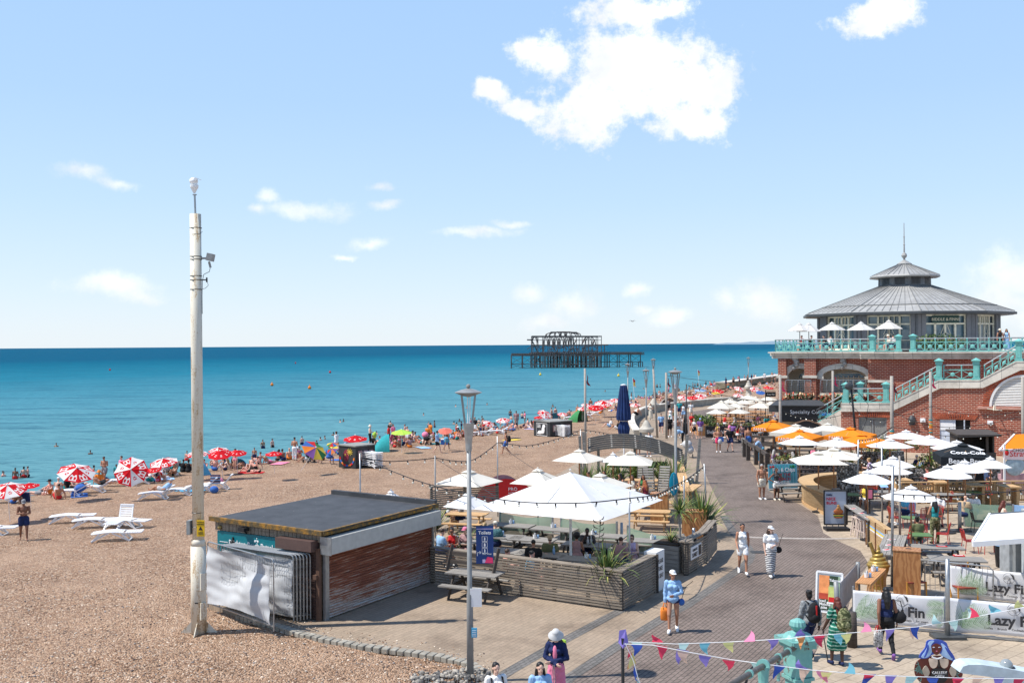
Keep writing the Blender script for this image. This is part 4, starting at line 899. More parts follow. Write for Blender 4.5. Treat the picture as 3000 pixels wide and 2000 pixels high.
def beach_parasol_root(kind):
 t=tg('beach_parasol','x y','parasol');m=MB()
 pat={'A':heartA,'B':heartB,'rainbow':rainbow}.get(kind,plain);hi=kind in('A','B')
 canopy(m,8,1.0,.34,0,ph=.3,seg=14 if hi else 4,rad_=14 if hi else 5,sag=.02,pattern=pat,concave=.05)
 ms={'A':[RUBRED,PWHITE],'B':[RUBRED,PWHITE],'rainbow':[cm(c)for c in('yellow','green','red','blue','orange','purple')]}.get(kind)
 if not ms:ms=[cm(kind)]
 ms=[m_cloth('par_'+q.name,tuple(q.node_tree.nodes['Color Ramp'].color_ramp.elements[1].color[:3]),.30)for q in ms]
 cn=m.bd('canopy',ms,t,uv=False)
 m=MB();m.lathe([(.05,.33),(.06,.37),(0,.42)],n=8);m.bd('finial',PWHITE,cn)
 m=MB();m.tube([(0,0,.35),(0,0,-2.2)],.018,6);m.bd('pole',WT,t)
 m=MB()
 for k in range(8):
  a=.3+k*pi/4;m.bar((.0,0,.28),(.96*cos(a),.96*sin(a),-.01),.012)
 m.bd('ribs',WT,cn);return t
def Bz(px,py,dz):
 d=ray(px,py);last=None;k=30.0
 while k<330:
  p=CAM+d*k
  if crest_d(p.x,p.y)>5:break
  last=p
  if p.z-dz<=hgt(p.x,p.y):break
  k+=.3
 return last
def bpar(label,px,py,hw,kind='A',tilt=0,taz=0,rz=0,group='red and white parasols along the beach',dz=1.75):
 p=Bz(px,py,dz);s=hw*p.y/F
 rot=(Matrix.Rotation(taz,3,'Z')@Matrix.Rotation(tilt,3,'X')@Matrix.Rotation(rz-taz,3,'Z')).to_euler()
 o=plc(('bp',kind),lambda:beach_parasol_root(kind),p-VR((0,0,.15*s)),0,label,group,s,rot);return o
def cpar(label,ap,lf,rt,ze=2.3,n=8,mt=None,ph=None,vent=True,val=0,pole=None,group=None,zg=0,base=True,valmt=None,Rk=1.0,cat='parasol',c=None,R0=None,ztop=None):
 if c is None:
  mx,my=(lf[0]+rt[0])/2,(lf[1]+rt[1])/2;c=G(mx,my,ze);R0=(rt[0]-lf[0])/2*c.y/F*Rk
 za=ztop or max(ze+.35,min(ze+R0*.75,D(ap[0],ap[1],c.y).z));mt=mt or UWHITE
 t=tg('cafe_parasol',label,cat,(c.x,c.y,zg),0,group);ph=ph if ph is not None else U(0,.8)
 m=MB();canopy(m,n,R0,za-zg,ze-zg,ph,seg=6 if n==4 else 3,rad_=6,sag=.03*R0 if n==4 else .02,concave=.03 if n==4 else .05)
 if val:
  k=n
  for i in range(n):
   a=ph+2*pi*i/n;b=ph+2*pi*(i+1)/n;A=VR((R0*cos(a),R0*sin(a),ze-zg));Bq=VR((R0*cos(b),R0*sin(b),ze-zg))
   sg=8
   for q in range(sg):
    p0=A.lerp(Bq,q/sg);p1=A.lerp(Bq,(q+1)/sg);f0=1-.015*4*(q/sg)*(1-q/sg);f1=1-.015*4*((q+1)/sg)*(1-(q+1)/sg);p0=V(p0.x*f0,p0.y*f0,p0.z);p1=V(p1.x*f1,p1.y*f1,p1.z);m.add([p0,p1,p1-V(0,0,val),p0-V(0,0,val)],[(0,1,2,3)],0)
 cn=m.bd('canopy',mt,t,uv=False)
 if vent:
  m=MB();canopy(m,n,R0*.22,za-zg+.07,za-zg-R0*.22*((za-ze)/R0)+.06,ph,seg=3,rad_=2,sag=0);m.bd('vent_cap',mt,cn,uv=False)
 m=MB();m.lathe([(.03,za-zg+.06),(.03,za-zg+.09),(0,za-zg+.11)],n=8);m.bd('finial',mt,cn)
 m=MB()
 for i in range(n if n>4 else 8):
  q=n if n>4 else 8;a=ph+2*pi*i/q;rr=R0*(.97 if(n>4 or i%2==0)else .68);m.bar((0,0,za-zg-.06),(rr*cos(a),rr*sin(a),ze-zg+.0-(.02)),.022)
 m.bd('ribs',pole or W_NEW,cn)
 m=MB();m.tube([(0,0,0),(0,0,za-zg)],.03 if R0<2 else .045,8);m.bd('pole',pole or PARPOLE,t)
 if base:m=MB();m.lathe([(.30,0),(.30,.05),(.1,.09),(.05,.2)],n=14);m.bd('base',BK,t)
 return t,c,R0,za,ph
UWHITE=m_cloth('umbrella_white',(.80,.80,.80),.18);UCREAM=m_cloth('umbrella_cream',(.76,.72,.63),.18);UORANGE=m_cloth('umbrella_orange',(.85,.26,.02),.2);UBLACK=m_cloth('umbrella_black',(.018,.022,.026),.02);UPAV=m_cloth('umbrella_ecru',(.68,.66,.63),.2)
PARPOLE=mat('varnished_pole',(.30,.13,.05),.5,0,.1)
BULB=mat('bulb_glass',(.80,.77,.66),.15,0,.05)
def bulb_mesh():
 m=MB();m.lathe([(.012,.03),(.022,.0),(.024,-.07),(.018,-.075)],n=6,mi=0);m.sph((0,0,-.105),(.035,.035,.042),7,mi=1)
 o=m.bd('bulb',[BK,BULB],uv=False);me=o.data;bpy.data.objects.remove(o);return me
BME=bulb_mesh()
def fst(label,pts,sp=.75,bulbs=True,r=.018,group='strings of festoon bulbs',sagf=.0,maxb=60):
 P=[D(x,y,d)for x,y,d in pts];t=tg('festoon_lights' if bulbs else 'overhead_cable',label,'string lights' if bulbs else 'cable',P[0],0,group if bulbs else None)
 Q=[]
 for i in range(len(P)-1):
  p0,p1,p2,p3=P[max(i-1,0)],P[i],P[i+1],P[min(i+2,len(P)-1)]
  for k in range(5):
   u=k/5;Q.append(.5*((2*p1)+(p2-p0)*u+(2*p0-5*p1+4*p2-p3)*u*u+(3*p1-p0-3*p2+p3)*u**3))
 Q.append(P[-1]);Q=[q-P[0]for q in Q]
 m=MB();m.tube(Q,r,5);m.bd('cable',BK,t,smooth=True)
 if bulbs:
  acc=0;nb=0
  for a,b in zip(Q,Q[1:]):
   L=(b-a).length;x=sp-acc
   while x<L and nb<maxb:
    o=bpy.data.objects.new('bulb',BME);C.objects.link(o);o.parent=t;o.location=a.lerp(b,x/L)-V(0,0,.02);o.rotation_euler=(U(-.3,.3),U(-.3,.3),0);x+=sp;nb+=1
   acc=L-(x-sp)if x>0 else acc+L
 return t
def lmp(label,px,py,ztop,group='galvanised street lamps',plinth=0,s=1,Y=None):
 g=G(px,py,0)if Y is None else D(px,py,Y);g.z=0;t=tg('street_lamp',label,'lamp',g,U(0,1),group);z=ztop;b=plinth
 if b:
  m=MB();m.lathe([(.50,0),(.50,.1),(.37,.2),(.37,b*.45),(.57,b*.52),(.60,b*.70),(.53,b*.78),(.42,b*.82),(.27,b*1.05),(.14,b*1.2),(.09,b*1.25)],n=24);m.bd('plinth',mat('stone_plinth',(.45,.42,.36),.8,0,.2,3),t,smooth=False)
 m=MB();m.tube([(0,0,b),(0,0,b+(z-b)*.30),(0,0,b+(z-b)*.31),(0,0,z-1.2)],[.082*s,.075*s,.058*s,.052*s],14);m.bd('pole',STEEL,t,smooth=True)
 m=MB();m.lathe([(.07*s,z-1.34),(.075*s,z-1.16),(.13*s,z-.72),(.135*s,z-.70),(0,z-.70)],n=16);m.bd('funnel',GALV,t,smooth=False)
 m=MB()
 for k in range(4):
  a=pi/4+k*pi/2;m.bar((.11*s*cos(a),.11*s*sin(a),z-.74),(.22*s*cos(a),.22*s*sin(a),z-.06),.045*s,.02)
 m.bd('lantern_frame',STEEL,t)
 m=MB();m.tube([(-.015,0,z-.7),(-.02,0,z-.06)],.012,6);m.tube([(.03,0,z-.7),(.04,0,z-.06)],.012,6);m.bd('lamp_tube',WT,t)
 m=MB();m.lathe([(0,z-.10),(.13*s,z-.07),(.31*s,z+.0),(.315*s,z+.015),(.17*s,z+.07),(.05*s,z+.10),(0,z+.10)],n=24);hd=m.bd('lamp_hat',STEEL,t)
 m=MB();m.sph((0,0,z+.15*s),.052*s,10);m.bd('finial',W_GREY,hd);return t
def leafclump(m,c,r,n,size,mis=(0,1)):
 c=VR(c)
 for _ in range(n):
  u=VR((R.gauss(0,1),R.gauss(0,1),R.gauss(0,1))).normalized()*(R.random()**.45);p=c+VR((u.x*r[0],u.y*r[1],u.z*r[2]))
  M=Matrix.Rotation(U(0,6.28),3,'Z')@Matrix.Rotation(U(0,3.14),3,'X');s=size*U(.6,1.3)
  m.add([p+M@VR(q)for q in((-s*.35,0,0),(0,-s*.8,s*.1),(s*.35,0,0),(0,s*.8,.0))],[(0,1,2,3)],R.choice(mis))
LEAFS=[mat('leaf_%s'%n,c,.6,0,.2,9,spec=.3)for n,c in(('dark',(.035,.075,.02)),('mid',(.08,.14,.035)),('light',(.17,.22,.06)),('yellow',(.36,.34,.09)),('straw',(.36,.25,.10)))]
def blades(m,n,h,spread,w=.035,c=(0,0,0),mis=(0,1,1,2,2,3)):
 c=VR(c)
 for _ in range(n):
  a=U(0,2*pi);L=h*U(.6,1.15);lean=U(.08,spread);d=VR((cos(a),sin(a),0));s=VR((-d.y,d.x,0))*w*U(.6,1.2);droop=U(0,.7)if R.random()<.7 else U(.8,1.5)
  p=[];K=5
  for i in range(K+1):
   f=i/K;th=lean+droop*f*f;
   p.append((c+d*U(0,.05))if i==0 else p[-1]+(d*sin(th)+VR((0,0,cos(th))))*L/K)
  vs=[];k=K+1
  for i,q in enm(p):
   ww=(1-(i/K)**2.2)*.9+.08;vs+=[q-s*ww,q+s*ww+V(0,0,.004)]
  m.add(vs,[(2*i,2*i+1,2*i+3,2*i+2)for i in range(K)],R.choice(mis))
def phm(label,p,h=1.3,n=90,spread=.9,group='spiky strap leaved plants',w=.035,name='flax_plant',cat='plant'):
 m=MB();blades(m,n,h,spread,w);t=tg(name,label,cat,p,0,group);m.bd('leaves',LEAFS,t,uv=False);m=MB();blades(m,10,h*.5,1.4,w*.8,mis=(4,));m.bd('dead_leaves',LEAFS,t,uv=False);return t
def picnic_root(m1=None,m2=None,L=1.7):
 m1=m1 or W_GREY;m2=m2 or W_DARK
 t=tg('picnic_table','x y','picnic table');m=MB()
 for i in range(5):m.box((0,-.32+i*.16,.745),(L,.145,.04))
 m.bd('table_top',m1,t)
 for s in(-1,1):
  m=MB()
  for i in range(2):m.box((0,s*(.62+i*.15),.44),(L,.135,.04))
  m.bd('bench_seat',m1,t)
 for sx in(-1,1):
  for sy in(-1,1):
   m=MB();m.bar((sx*L*.36,sy*.62,0),(sx*L*.36,sy*.22,.72),.045,.09);m.bd('leg',m2,t)
  m=MB();m.bar((sx*L*.36-.045*sx,-.78,.40),(sx*L*.36-.045*sx,.78,.40),.04,.09);m.bar((sx*L*.36-.045*sx,-.34,.70),(sx*L*.36-.045*sx,.34,.70),.04,.07);m.bd('crossbeam',m2,t)
 return t
def lounger_root(up=0):
 t=tg('sun_lounger','x y','sun lounger');m=MB();L=1.30
 def prof(y):return .34+.05*sin((y+.1)*2.6)
 ys=[-.02+i*L/12 for i in range(13)]
 for s in(-1,1):m.tube([(s*.31,y,prof(y))for y in ys],.028,6)
 for y in ys[1:]:m.box((0,y,prof(y)+.015),(.58,.085,.018))
 m.bd('seat',WT,t)
 m=MB();a=rad(up);Lb=.66
 for s in(-1,1):m.bar((s*.31,0,.345),(s*.31,-Lb*cos(a),.345+Lb*sin(a)),.05,.04)
 for i in range(7):
  f=.08+i*.9/6*Lb;
  if i<6:m.box((0,-f*cos(a),.355+f*sin(a)),(.58,.065,.018),M=Matrix.Rotation(-a,3,'X'))
 m.bar((-.33,-Lb*cos(a),.345+Lb*sin(a)),(.33,-Lb*cos(a),.345+Lb*sin(a)),.09,.045);m.bd('backrest',WT,t)
 for y,dy in((.12,-.34),(.95,.34)):
  for s in(-1,1):
   m=MB();m.bar((s*.31,y,.36),(s*.31,y+dy,0),.055,.05);m.bar((s*.31,y+dy*.0+(.30 if dy>0 else-.0)*0+(-.36 if dy>0 else .36),.36),(s*.31,y+dy*.9,.03),.045,.04);m.bd('leg',WT,t)
 m=MB();m.bar((-.31,-.22,.03),(.31,-.22,.03),.04);m.bar((-.31,1.29,.03),(.31,1.29,.03),.04);m.bd('stretcher',WT,t);return t
def lgr(label,p,rz,up=0,group='white plastic sun loungers'):return plc(('lg',up),lambda:lounger_root(up),p,rz,label,group)
def deckchair_root():
 t=tg('deck_chair','x y','deck chair');m=MB()
 n=9
 for i in range(n):
  x0=-.26+i*.52/n
  p=[(0,.42,.42),(0,.25,.30),(0,-.0,.25),(0,-.25,.45),(0,-.48,.92)]
  for a,b in zip(p,p[1:]):m.add([(x0,a[1],a[2]),(x0+.52/n,a[1],a[2]),(x0+.52/n,b[1],b[2]),(x0,b[1],b[2])],[(0,1,2,3)],i%2)
 m.bd('striped_canvas',[cm('navy'),cm('white')],t,uv=False)
 for s in(-1,1):
  m=MB();m.bar((s*.29,.62,0),(s*.29,-.50,.95),.03,.05);m.bar((s*.27,-.55,0),(s*.27,.44,.45),.03,.05);m.bd('side_frame',W_NEW,t)
 m=MB();m.bar((-.3,-.5,.95),(.3,-.5,.95),.03);m.bar((-.3,.44,.44),(.3,.44,.44),.03);m.bd('crossbar',W_NEW,t);return t
REDM=mat('red_metal',(.42,.035,.03),.45,.1,.1);GREENT=mat('green_table',(.10,.19,.07),.5,0,.1)
def chair_root(mt):
 t=tg('metal_chair','x y','chair');m=MB()
 for i in range(7):m.box((-.19+i*.063,0,.45),(.04,.42,.012))
 m.bar((-.21,-.2,.44),(-.21,.2,.44),.025);m.bar((.21,-.2,.44),(.21,.2,.44),.025);m.bd('seat',mt,t)
 m=MB()
 for i in range(7):m.bar((-.17+i*.057,-.20,.50),(-.17+i*.057,-.27,.80),.03,.012)
 m.tube([(-.21,-.19,.44),(-.215,-.27,.80),(-.17,-.28,.86),(.17,-.28,.86),(.215,-.27,.80),(.21,-.19,.44)],.014,6);m.bd('backrest',mt,t)
 for x in(-1,1):
  for y in(-1,1):m=MB();m.tube([(x*.2,y*.19,.44),(x*.23,y*.24,0)],.014,6);m.bd('leg',mt,t)
 return t
def table_root(mt):
 t=tg('cafe_table','x y','table');m=MB();m.box((0,0,.74),(.7,.7,.03));m.bd('table_top',mt,t);m=MB();m.tube([(0,0,.02),(0,0,.73)],.03,8);m.bd('column',BK,t);m=MB();m.box((0,0,.015),(.45,.45,.03));m.bd('base',BK,t);return t
def stool_root(mt):
 t=tg('bar_stool','x y','stool');m=MB();m.box((0,0,.76),(.32,.32,.04));m.bd('seat',mt,t)
 for x in(-1,1):
  for y in(-1,1):m=MB();m.bar((x*.12,y*.12,.75),(x*.19,y*.19,0),.03);m.bd('leg',mt,t)
 m=MB();
 for x in(-1,1):m.bar((x*.165,-.165,.3),(x*.165,.165,.3),.02);m.bar((-.165,x*.165,.3),(.165,x*.165,.3),.02)
 m.bd('footrest',mt,t);return t
def gbn(label,a,b,h,w=.5,top=None,group='stone filled wire baskets'):
 a,b=VR(a),VR(b);a.z=b.z=0;d=b-a;L=d.length;t=tg('gabion_wall',label,'stone wall',a,math.atan2(d.y,d.x),group)
 m=MB();nx=max(2,int(L/.28));nz=max(2,int(h/.25));P=[]
 rnd=lambda:U(-.035,.035)
 for j in range(nz+1):
  for i in range(nx+1):P.append((L*i/nx+rnd()*(0<i<nx),rnd(),h*j/nz+rnd()*(j>0)))
 for j in range(nz+1):
  for i in range(nx+1):P.append((L*i/nx,w+rnd(),h*j/nz+rnd()*(j>0)))
 k=(nx+1)*(nz+1);fs=[]
 for j in range(nz):
  for i in range(nx):
   q=j*(nx+1)+i;fs.append((q,q+1,q+nx+2,q+nx+1));fs.append((q+k,q+nx+1+k,q+nx+2+k,q+1+k))
 for j in range(nz):fs.append((j*(nx+1),(j+1)*(nx+1),(j+1)*(nx+1)+k,j*(nx+1)+k));q=j*(nx+1)+nx;fs.append((q,q+k,q+nx+1+k,q+nx+1))
 for i in range(nx):q=nz*(nx+1)+i;fs.append((q,q+1,q+1+k,q+k))
 m.add(P,fs);m.bd('stone_fill',M_GAB,t)
 m=MB()
 for i in range(int(L/.25)+1):m.bar((min(L,i*.25),-.04,0),(min(L,i*.25),-.04,h),.008);
 for j in range(int(h/.25)+1):m.bar((0,-.04,j*.25),(L,-.04,j*.25),.008)
 m.bd('wire_mesh',GALV,t)
 if top:
  m=MB();leafclump(m,(L/2,w/2,h+.1),(L*.5,w*.5,.22),int(150*L),.11,(0,1,2,4));m.bd('planting',LEAFS,t,uv=False)
 return t
def shrub(label,c,r,n=350,size=.1,mis=(0,1,2),name='shrub',group=None,flower=None):
 t=tg(name,label,'plant',c,0,group);m=MB();leafclump(m,(0,0,r[2]),r,n,size,mis);m.bd('foliage',LEAFS,t,uv=False)
 m=MB();
 for i in range(5):a=i*1.26;m.tube([(0,0,0),(r[0]*.5*cos(a),r[1]*.5*sin(a),r[2]*1.2)],[.02,.008],5)
 m.bd('stems',W_DARK,t)
 if flower:
  m=MB();
  for _ in range(flower[1]):leafclump(m,(U(-1,1)*r[0],-r[1]*.7,r[2]+U(-.6,.9)*r[2]),(.08,.08,.08),6,.16,(0,1,2))
  m.bd('flowers',flower[0],t,uv=False)
 return t
def post(label,px,pybase,pytop,r=.03,mt=None,name='metal_post',cat='post',lean=0,group=None,D0=None,flag=None,z0=0,base=False,yarn=None):
 g=G(px,pybase,0)if D0 is None else D(px,1400,D0);g=VR((g.x,g.y,z0));zt=D(px,pytop,g.y).z
 t=tg(name,label,cat,g,0,group);m=MB();m.tube([(0,0,0),(lean*.5,0,(zt-z0)*.5),(lean,0,zt-z0)],[r,r*.96,r*.88],10);m.bd('shaft',mt or GALV,t,smooth=True)
 if base:m=MB();m.box((0,0,.04),(.8,.45,.08));m.bd('base_plate',DGREY,t)
 if flag:
  m=MB();H=zt-z0-.35;n=7;vs=[]
  for i in range(n+1):vs+=[(r+.02+.10*sin(i*.9)*i/n+.28*(i/n)**1.5*.3,-.02,H-i*.11),(r+.02+.22*(i/n)+.05*sin(i*1.1),-.06,H-i*.11-.05)]
  m.add(vs,[(2*i,2*i+1,2*i+3,2*i+2)for i in range(n)]);m.bd('flag',m_cloth('flag_'+flag,COL[flag],.3),t,uv=False)
 if yarn:
  cols=[cm(c)for c in('orange','teal','yellow','grey')];m=MB();za,zb=D(px,yarn[1],g.y).z,D(px,yarn[0],g.y).z;n=14
  for i in range(n):z=za+(zb-za)*i/n;m.tube([(lean*.3,0,z),(lean*.3,0,z+(zb-za)/n*.94)],r*1.18,10,mi=i%4 if i%3 else 0)
  m.bd('knitted_wrap',cols,t,uv=False)
 return t
def board(label,a,b,h,th=.05,mt=None,name='sign_board',cat='sign',zb=.05,frame=None,lean=0):
 a,b=VR(a),VR(b);a.z=b.z=0;d=b-a;L=d.length;rz=math.atan2(d.y,d.x);t=tg(name,label,cat,a,rz);m=MB()
 m.poly([(0,0,zb),(L,0,zb),(L,lean,h),(0,lean,h)],ext=(0,th,0));m.bd('panel',mt or WT,t)
 if frame:
  m=MB();f=.05;
  for p,q in(((-.0,-.012,zb),(L,-.012,zb)),((0,lean-.012,h),(L,lean-.012,h)),((0,-.012,zb),(0,lean-.012,h)),((L,-.012,zb),(L,lean-.012,h))):m.bar(p,q,f,f)
  m.bd('frame',frame,t)
 return t,L,rz
# == PLACING THE THINGS
A2=VR((.51,.86,0)).normalized();B2=VR((-.86,.51,0)).normalized()
def kiosk():
 g=VR((-5.42,28.1,0));ang=math.atan2(A2.y,A2.x);t=tg('beach_kiosk','low flat roofed beach hut with a rusty roller shutter and mossy black felt roof','hut',g,ang)
 L,W,H=5.35,4.2,2.40;m=MB();m.box((L/2,W/2,H/2-.1),(L-.16,W-.16,H+.2-.15));m.bd('hut_body',W_OLD,t)
 m=MB();m.poly([(-.06,-.10,H),(L+.12,-.10,H),(L+.12,W+.12,H+.06),(-.06,W+.12,H+.06)],ext=(0,0,.10));m.bd('flat_roof',M_FELT,t)
 m=MB();m.bar((-.10,-.13,H+.09),(L+.16,-.13,H+.09),.10,.13);m.bar((-.10,-.13,H+.09),(-.10,W+.15,H+.15),.10,.13);m.bd('mossy_edging',M_MOSS,t)
 m=MB();m.bar((L+.12,-.1,H+.16),(L+.12,W+.12,H+.2),.16,.2);m.bd('roof_upstand',M_FELT,t)
 m=MB();n=26;top=H-.50
 vs=[];fs=[];seg=6
 x0,x1=.22,L-.06
 N_=n*seg
 for i in range(N_+1):
  z=.02+(top-.02)*i/N_;y=-.035-.034*abs(sin(pi*i/seg));vs+=[(x0,y,z),(x1,y,z)]
 fs=[(2*i,2*i+1,2*i+3,2*i+2)for i in range(N_)];m.add(vs,fs);m.bd('roller_shutter',M_RUST,t)
 m=MB();m.box((L/2,-.20,H-.27),(L+.05,.36,.46));b=m.bd('shutter_box',mat('pale_grey_metal',(.46,.47,.45),.5,.2,.08),t)
 m=MB();m.box((-.03,-.19,H-.27),(.03,.40,.50));m.bd('end_plate',GALV,b)
 m=MB();m.box((.12,-.06,1.0),(.16,.10,2.0));m.bd('corner_post',GALV,t)
 m=MB();m.box((L-.03,-.05,1.0),(.09,.12,2.0));m.bd('side_rail',GALV,t)
 m=MB();m.tube([(-.04,-.21,2.55),(.8,-.21,2.50),(1.5,-.20,2.56),(2.4,-.21,2.49),(3.4,-.20,2.56),(4.6,-.21,2.52),(5.3,-.2,2.55)],.012,5);m.bd('roof_wire',BK,t,smooth=True)
 m=MB()
 for i in range(28):m.box((.02+U(-.008,.008),.09+i*W/28+.02,H-.07),(.05,W/28*.88,.25))
 m.bd('fascia_boards',W_OLD,t)
 m=MB();m.box((.005,2.75,1.86),(.04,2.75,.66));s=m.bd('name_board',mat('teal_board',(.0,.165,.20),.4,0,.05),t)
 text('Brighton Beach Patrol',.235,(-.035,3.62,1.80),(0,-1,0),(0,0,1),WT,s,bold=.004,sx=.86)
 m=MB();m.box((-.02,3.85,1.87),(.01,.34,.016));m.box((-.02,2.50,2.03),(.01,.11,.025));m.sph((-.02,2.55,2.01),(.008,.035,.035),10);m.sph((-.02,2.44,2.01),(.008,.035,.035),10);m.sph((-.02,2.48,2.09),(.008,.02,.02),8);m.bd('emblem',WT,s)
 m=MB();
 for i in range(26):m.box((.02,.74,.05+i*.075),(.05,1.10,.062))
 m.bd('door_shutter',mat('brown_shutter',(.085,.05,.042),.5,.2,.1),t)
 m=MB();m.box((-.13,.80,H-.28),(.34,1.36,.30));m.bd('door_shutter_box',mat('brown_box',(.12,.075,.065),.45,.2,.08),t)
 m=MB();m.box((-.05,.06,1.0),(.10,.12,2.1));m.box((-.02,1.35,1.0),(.08,.07,2.0));m.box((-.12,.1,1.25),(.14,.12,.12));m.bd('door_frame',mat('rust_brown',(.11,.06,.04),.7),t)
 m=MB();m.box((.01,3.0,.65),(.04,2.2,1.3));m.bd('lower_panel',mat('grey_panel2',(.16,.17,.17)),t)
 m=MB();m.sph((-.03,4.0,H-.1),.07,10);m.bd('bulkhead_lamp',mat('brass',(.4,.28,.1),.4,.5),t)
 m=MB();m.box((-.14,2.9,H-.05),(.22,.26,.10));m.bar((-.02,2.9,H-.2),(-.14,2.9,H-.06),.04);m.bd('floodlight',BK,t)
 m=MB();m.sph((-.06,3.45,H-.5),.07,8);m.bar((-.02,3.45,H-.35),(-.05,3.45,H-.62),.05);m.bd('camera',BK,t)
kiosk()
def cctv_pole():
 g=G(583,1846,0);g.z=-.05;t=tg('cctv_mast','tall off-white steel mast with rust streaks rising from the shingle beside the mesh panels','mast',g)
 m=MB();m.tube([(0,0,0),(-.005,0,2.38)],[.205,.205],24);m.tube([(0,0,2.38),(0,0,2.50),(0,0,2.56)],[.205,.18,.15],24);m.bd('base_section',M_POLE,t,smooth=True)
 m=MB();m.tube([(0,0,2.5),(-.01,0,7),(-.02,0,11.43)],[.155,.152,.150],24);m.bd('shaft',M_POLE,t,smooth=True)
 for z in(1.42,.62):m=MB();m.box((.15,-.13,z),(.17,.12,.46),rad(45));m.bd('access_door',M_POLE,t)
 m=MB();
 for a in(0,90,180,270):c,s=cos(rad(a)),sin(rad(a));m.poly([(c*.2,s*.2,.0),(c*.50,s*.50,0),(c*.2,s*.2,.30)],ext=(-s*.02,c*.02,0))
 m.bd('base_fins',M_POLE,t)
 m=MB()
 for z in(11.05,10.27,10.19,9.74,9.63,9.37,3.28,2.9):m.tube([(.158*cos(a/12*6.283)-.01,.158*sin(a/12*6.283),z)for a in range(13)],.010,4,cap=False)
 m.tube([(-.18,-.03,11.0),(-.05,-.17,10.86),(.13,-.12,10.87),(.17,0,10.95)],.008,4);m.bd('steel_bands',BK,t)
 m=MB();m.tube([(-.02,0,11.4),(-.035,0,11.95)],.028,8);m.lathe([(.06,0),(.06,.02)],(-.035,0,11.95),10);st=m.bd('camera_stem',GALV,t)
 m=MB();m.lathe([(.03,0),(.05,.05),(.11,.16),(.115,.22),(.06,.24),(0,.24)],(-.045,0,12.0),12);m.sph((-.06,0,12.33),(.12,.11,.10),12);m.box((-.0,-.02,12.26),(.07,.1,.2));m.tube([(.03,-.08,12.36),(.03,-.14,12.36)],.045,10);m.bar((.0,0,12.42),(.14,0,12.36),.05,.015);m.bd('camera_head',WT,t)
 m=MB();m.bar((.14,0,10.22),(.32,0,10.22),.05);m.box((.40,-.05,10.24),(.16,.26,.20),M=Matrix.Rotation(rad(12),3,'Y'));m.bar((.36,-.05,10.12),(.40,-.05,9.96),.05);m.bd('floodlight',mat('grey_lamp',(.28,.28,.27),.5),t)
 m=MB();m.bar((.13,0,9.63),(.26,0,9.63),.03);m.box((.28,0,9.63),(.03,.06,.13));m.bd('aerial',BK,t)
 m=MB();m.tube([(.39,-.05,9.95),(.36,-.03,9.85),(.20,0,9.78),(.16,0,9.6),(.155,-.02,9.2),(.16,-.03,8.7)],.008,4);m.tube([(.30,0,9.56),(.32,0,9.48),(.24,0,9.40),(.15,0,9.38)],.006,4);m.bd('cable',BK,t)
 m=MB();m.box((.13,-.20,2.88),(.22,.02,.44),rad(-8));s=m.bd('yellow_sign',mat('sign_yellow',(.72,.45,.01),.5,0,.03),t)
 text('CCTV in\noperation',.055,(.13,-.215,3.03),(1,-.14,0),(0,0,1),BK,s,'lettering','CENTER')
 m=MB();m.poly([(.07,-.212,2.83),(.19,-.222,2.83),(.13,-.218,2.94)],ext=(0,-.004,0));
 for i in range(4):m.box((.13,-.216,2.78-.022*i),(.15,.004,.008),rad(-8))
 m.bd('warning_symbol',BK,s)
 m=MB();m.box((-.22,.0,2.88),(.10,.24,.38),rad(-10));m.bd('control_box',mat('box_grey',(.25,.27,.27)),t)
 m=MB();m.box((.0,-.207,.85),(.09,.01,.03));m.bd('label_mark',BK,t)
cctv_pole()
def mesh_panels():
 for i in range(7):
  if i==0:a,b=VR((-9.06,29.5,.05)),VR((-6.50,26.95,.02))
  else:f=(i-1)*.085;a,b=VR((-8.75+f*.9,29.6+f*.45,.04)),VR((-6.18+f,27.95+f*.55,.02))
  d=b-a;L=d.length;t=tg('mesh_fence_panel',('wire mesh fence panel covered in a billowing white tarpaulin, front of the stack' if i==0 else 'galvanised mesh fence panel in the stack leaning beside the beach hut'),'fence panel',a,math.atan2(d.y,d.x),'mesh fence panels')
  H=1.94 if i==0 else 1.84;r=.09;m=MB();m.tube([(0,0,0),(0,0,H-r),(r*.3,0,H-r*.3),(r,0,H),(L-r,0,H),(L-r*.3,0,H-r*.3),(L,0,H-r),(L,0,0)],.021,8);m.bar((0,0,.12),(L,0,.12),.035);m.bd('frame',GALV,t,smooth=False)
  m=MB()
  for k in range(1,int(L/.09)):m.bar((k*.09,0,.12),(k*.09,0,H),.005)
  for k in range(1,8):m.bar((0,.004,.12+k*.225),(L,.004,.12+k*.225),.006)
  m.bd('mesh',GALV,t)
  if i in(0,2):
   nx,nz=46,26;vs=[]
   for zq in range(nz+1):
    for xq in range(nx+1):
     u,v=xq/nx,zq/nz;ex=.10*u*u*sin(v*3.1)
     y=-.05-.10*sin(u*9+v*2.6)*v*(1-v)*1.6-.09*sin(u*4.1-v*5)*(1-abs(2*u-1)**3)-.05*mnoise.noise(VR((u*5,v*7,i)))-.012*sin(u*130)
     z=.13+(H-.26)*v+(.16*(1-v)*(sin(u*3.0))if i==0 else 0)-(.10*(u-.3)if v>.5 and i==0 else 0)*(v-.5)*2
     vs.append((L*(.02+.95*u)-ex*L*.3,y,z))
   m=MB();m.add(vs,[(q*(nx+1)+p,q*(nx+1)+p+1,(q+1)*(nx+1)+p+1,(q+1)*(nx+1)+p)for q in range(nz)for p in range(nx)]);m.bd('tarpaulin',m_cloth('tarpaulin',(.56,.575,.59)if i==0 else(.4,.42,.43),.1),t,smooth=True,uv=False)
mesh_panels()
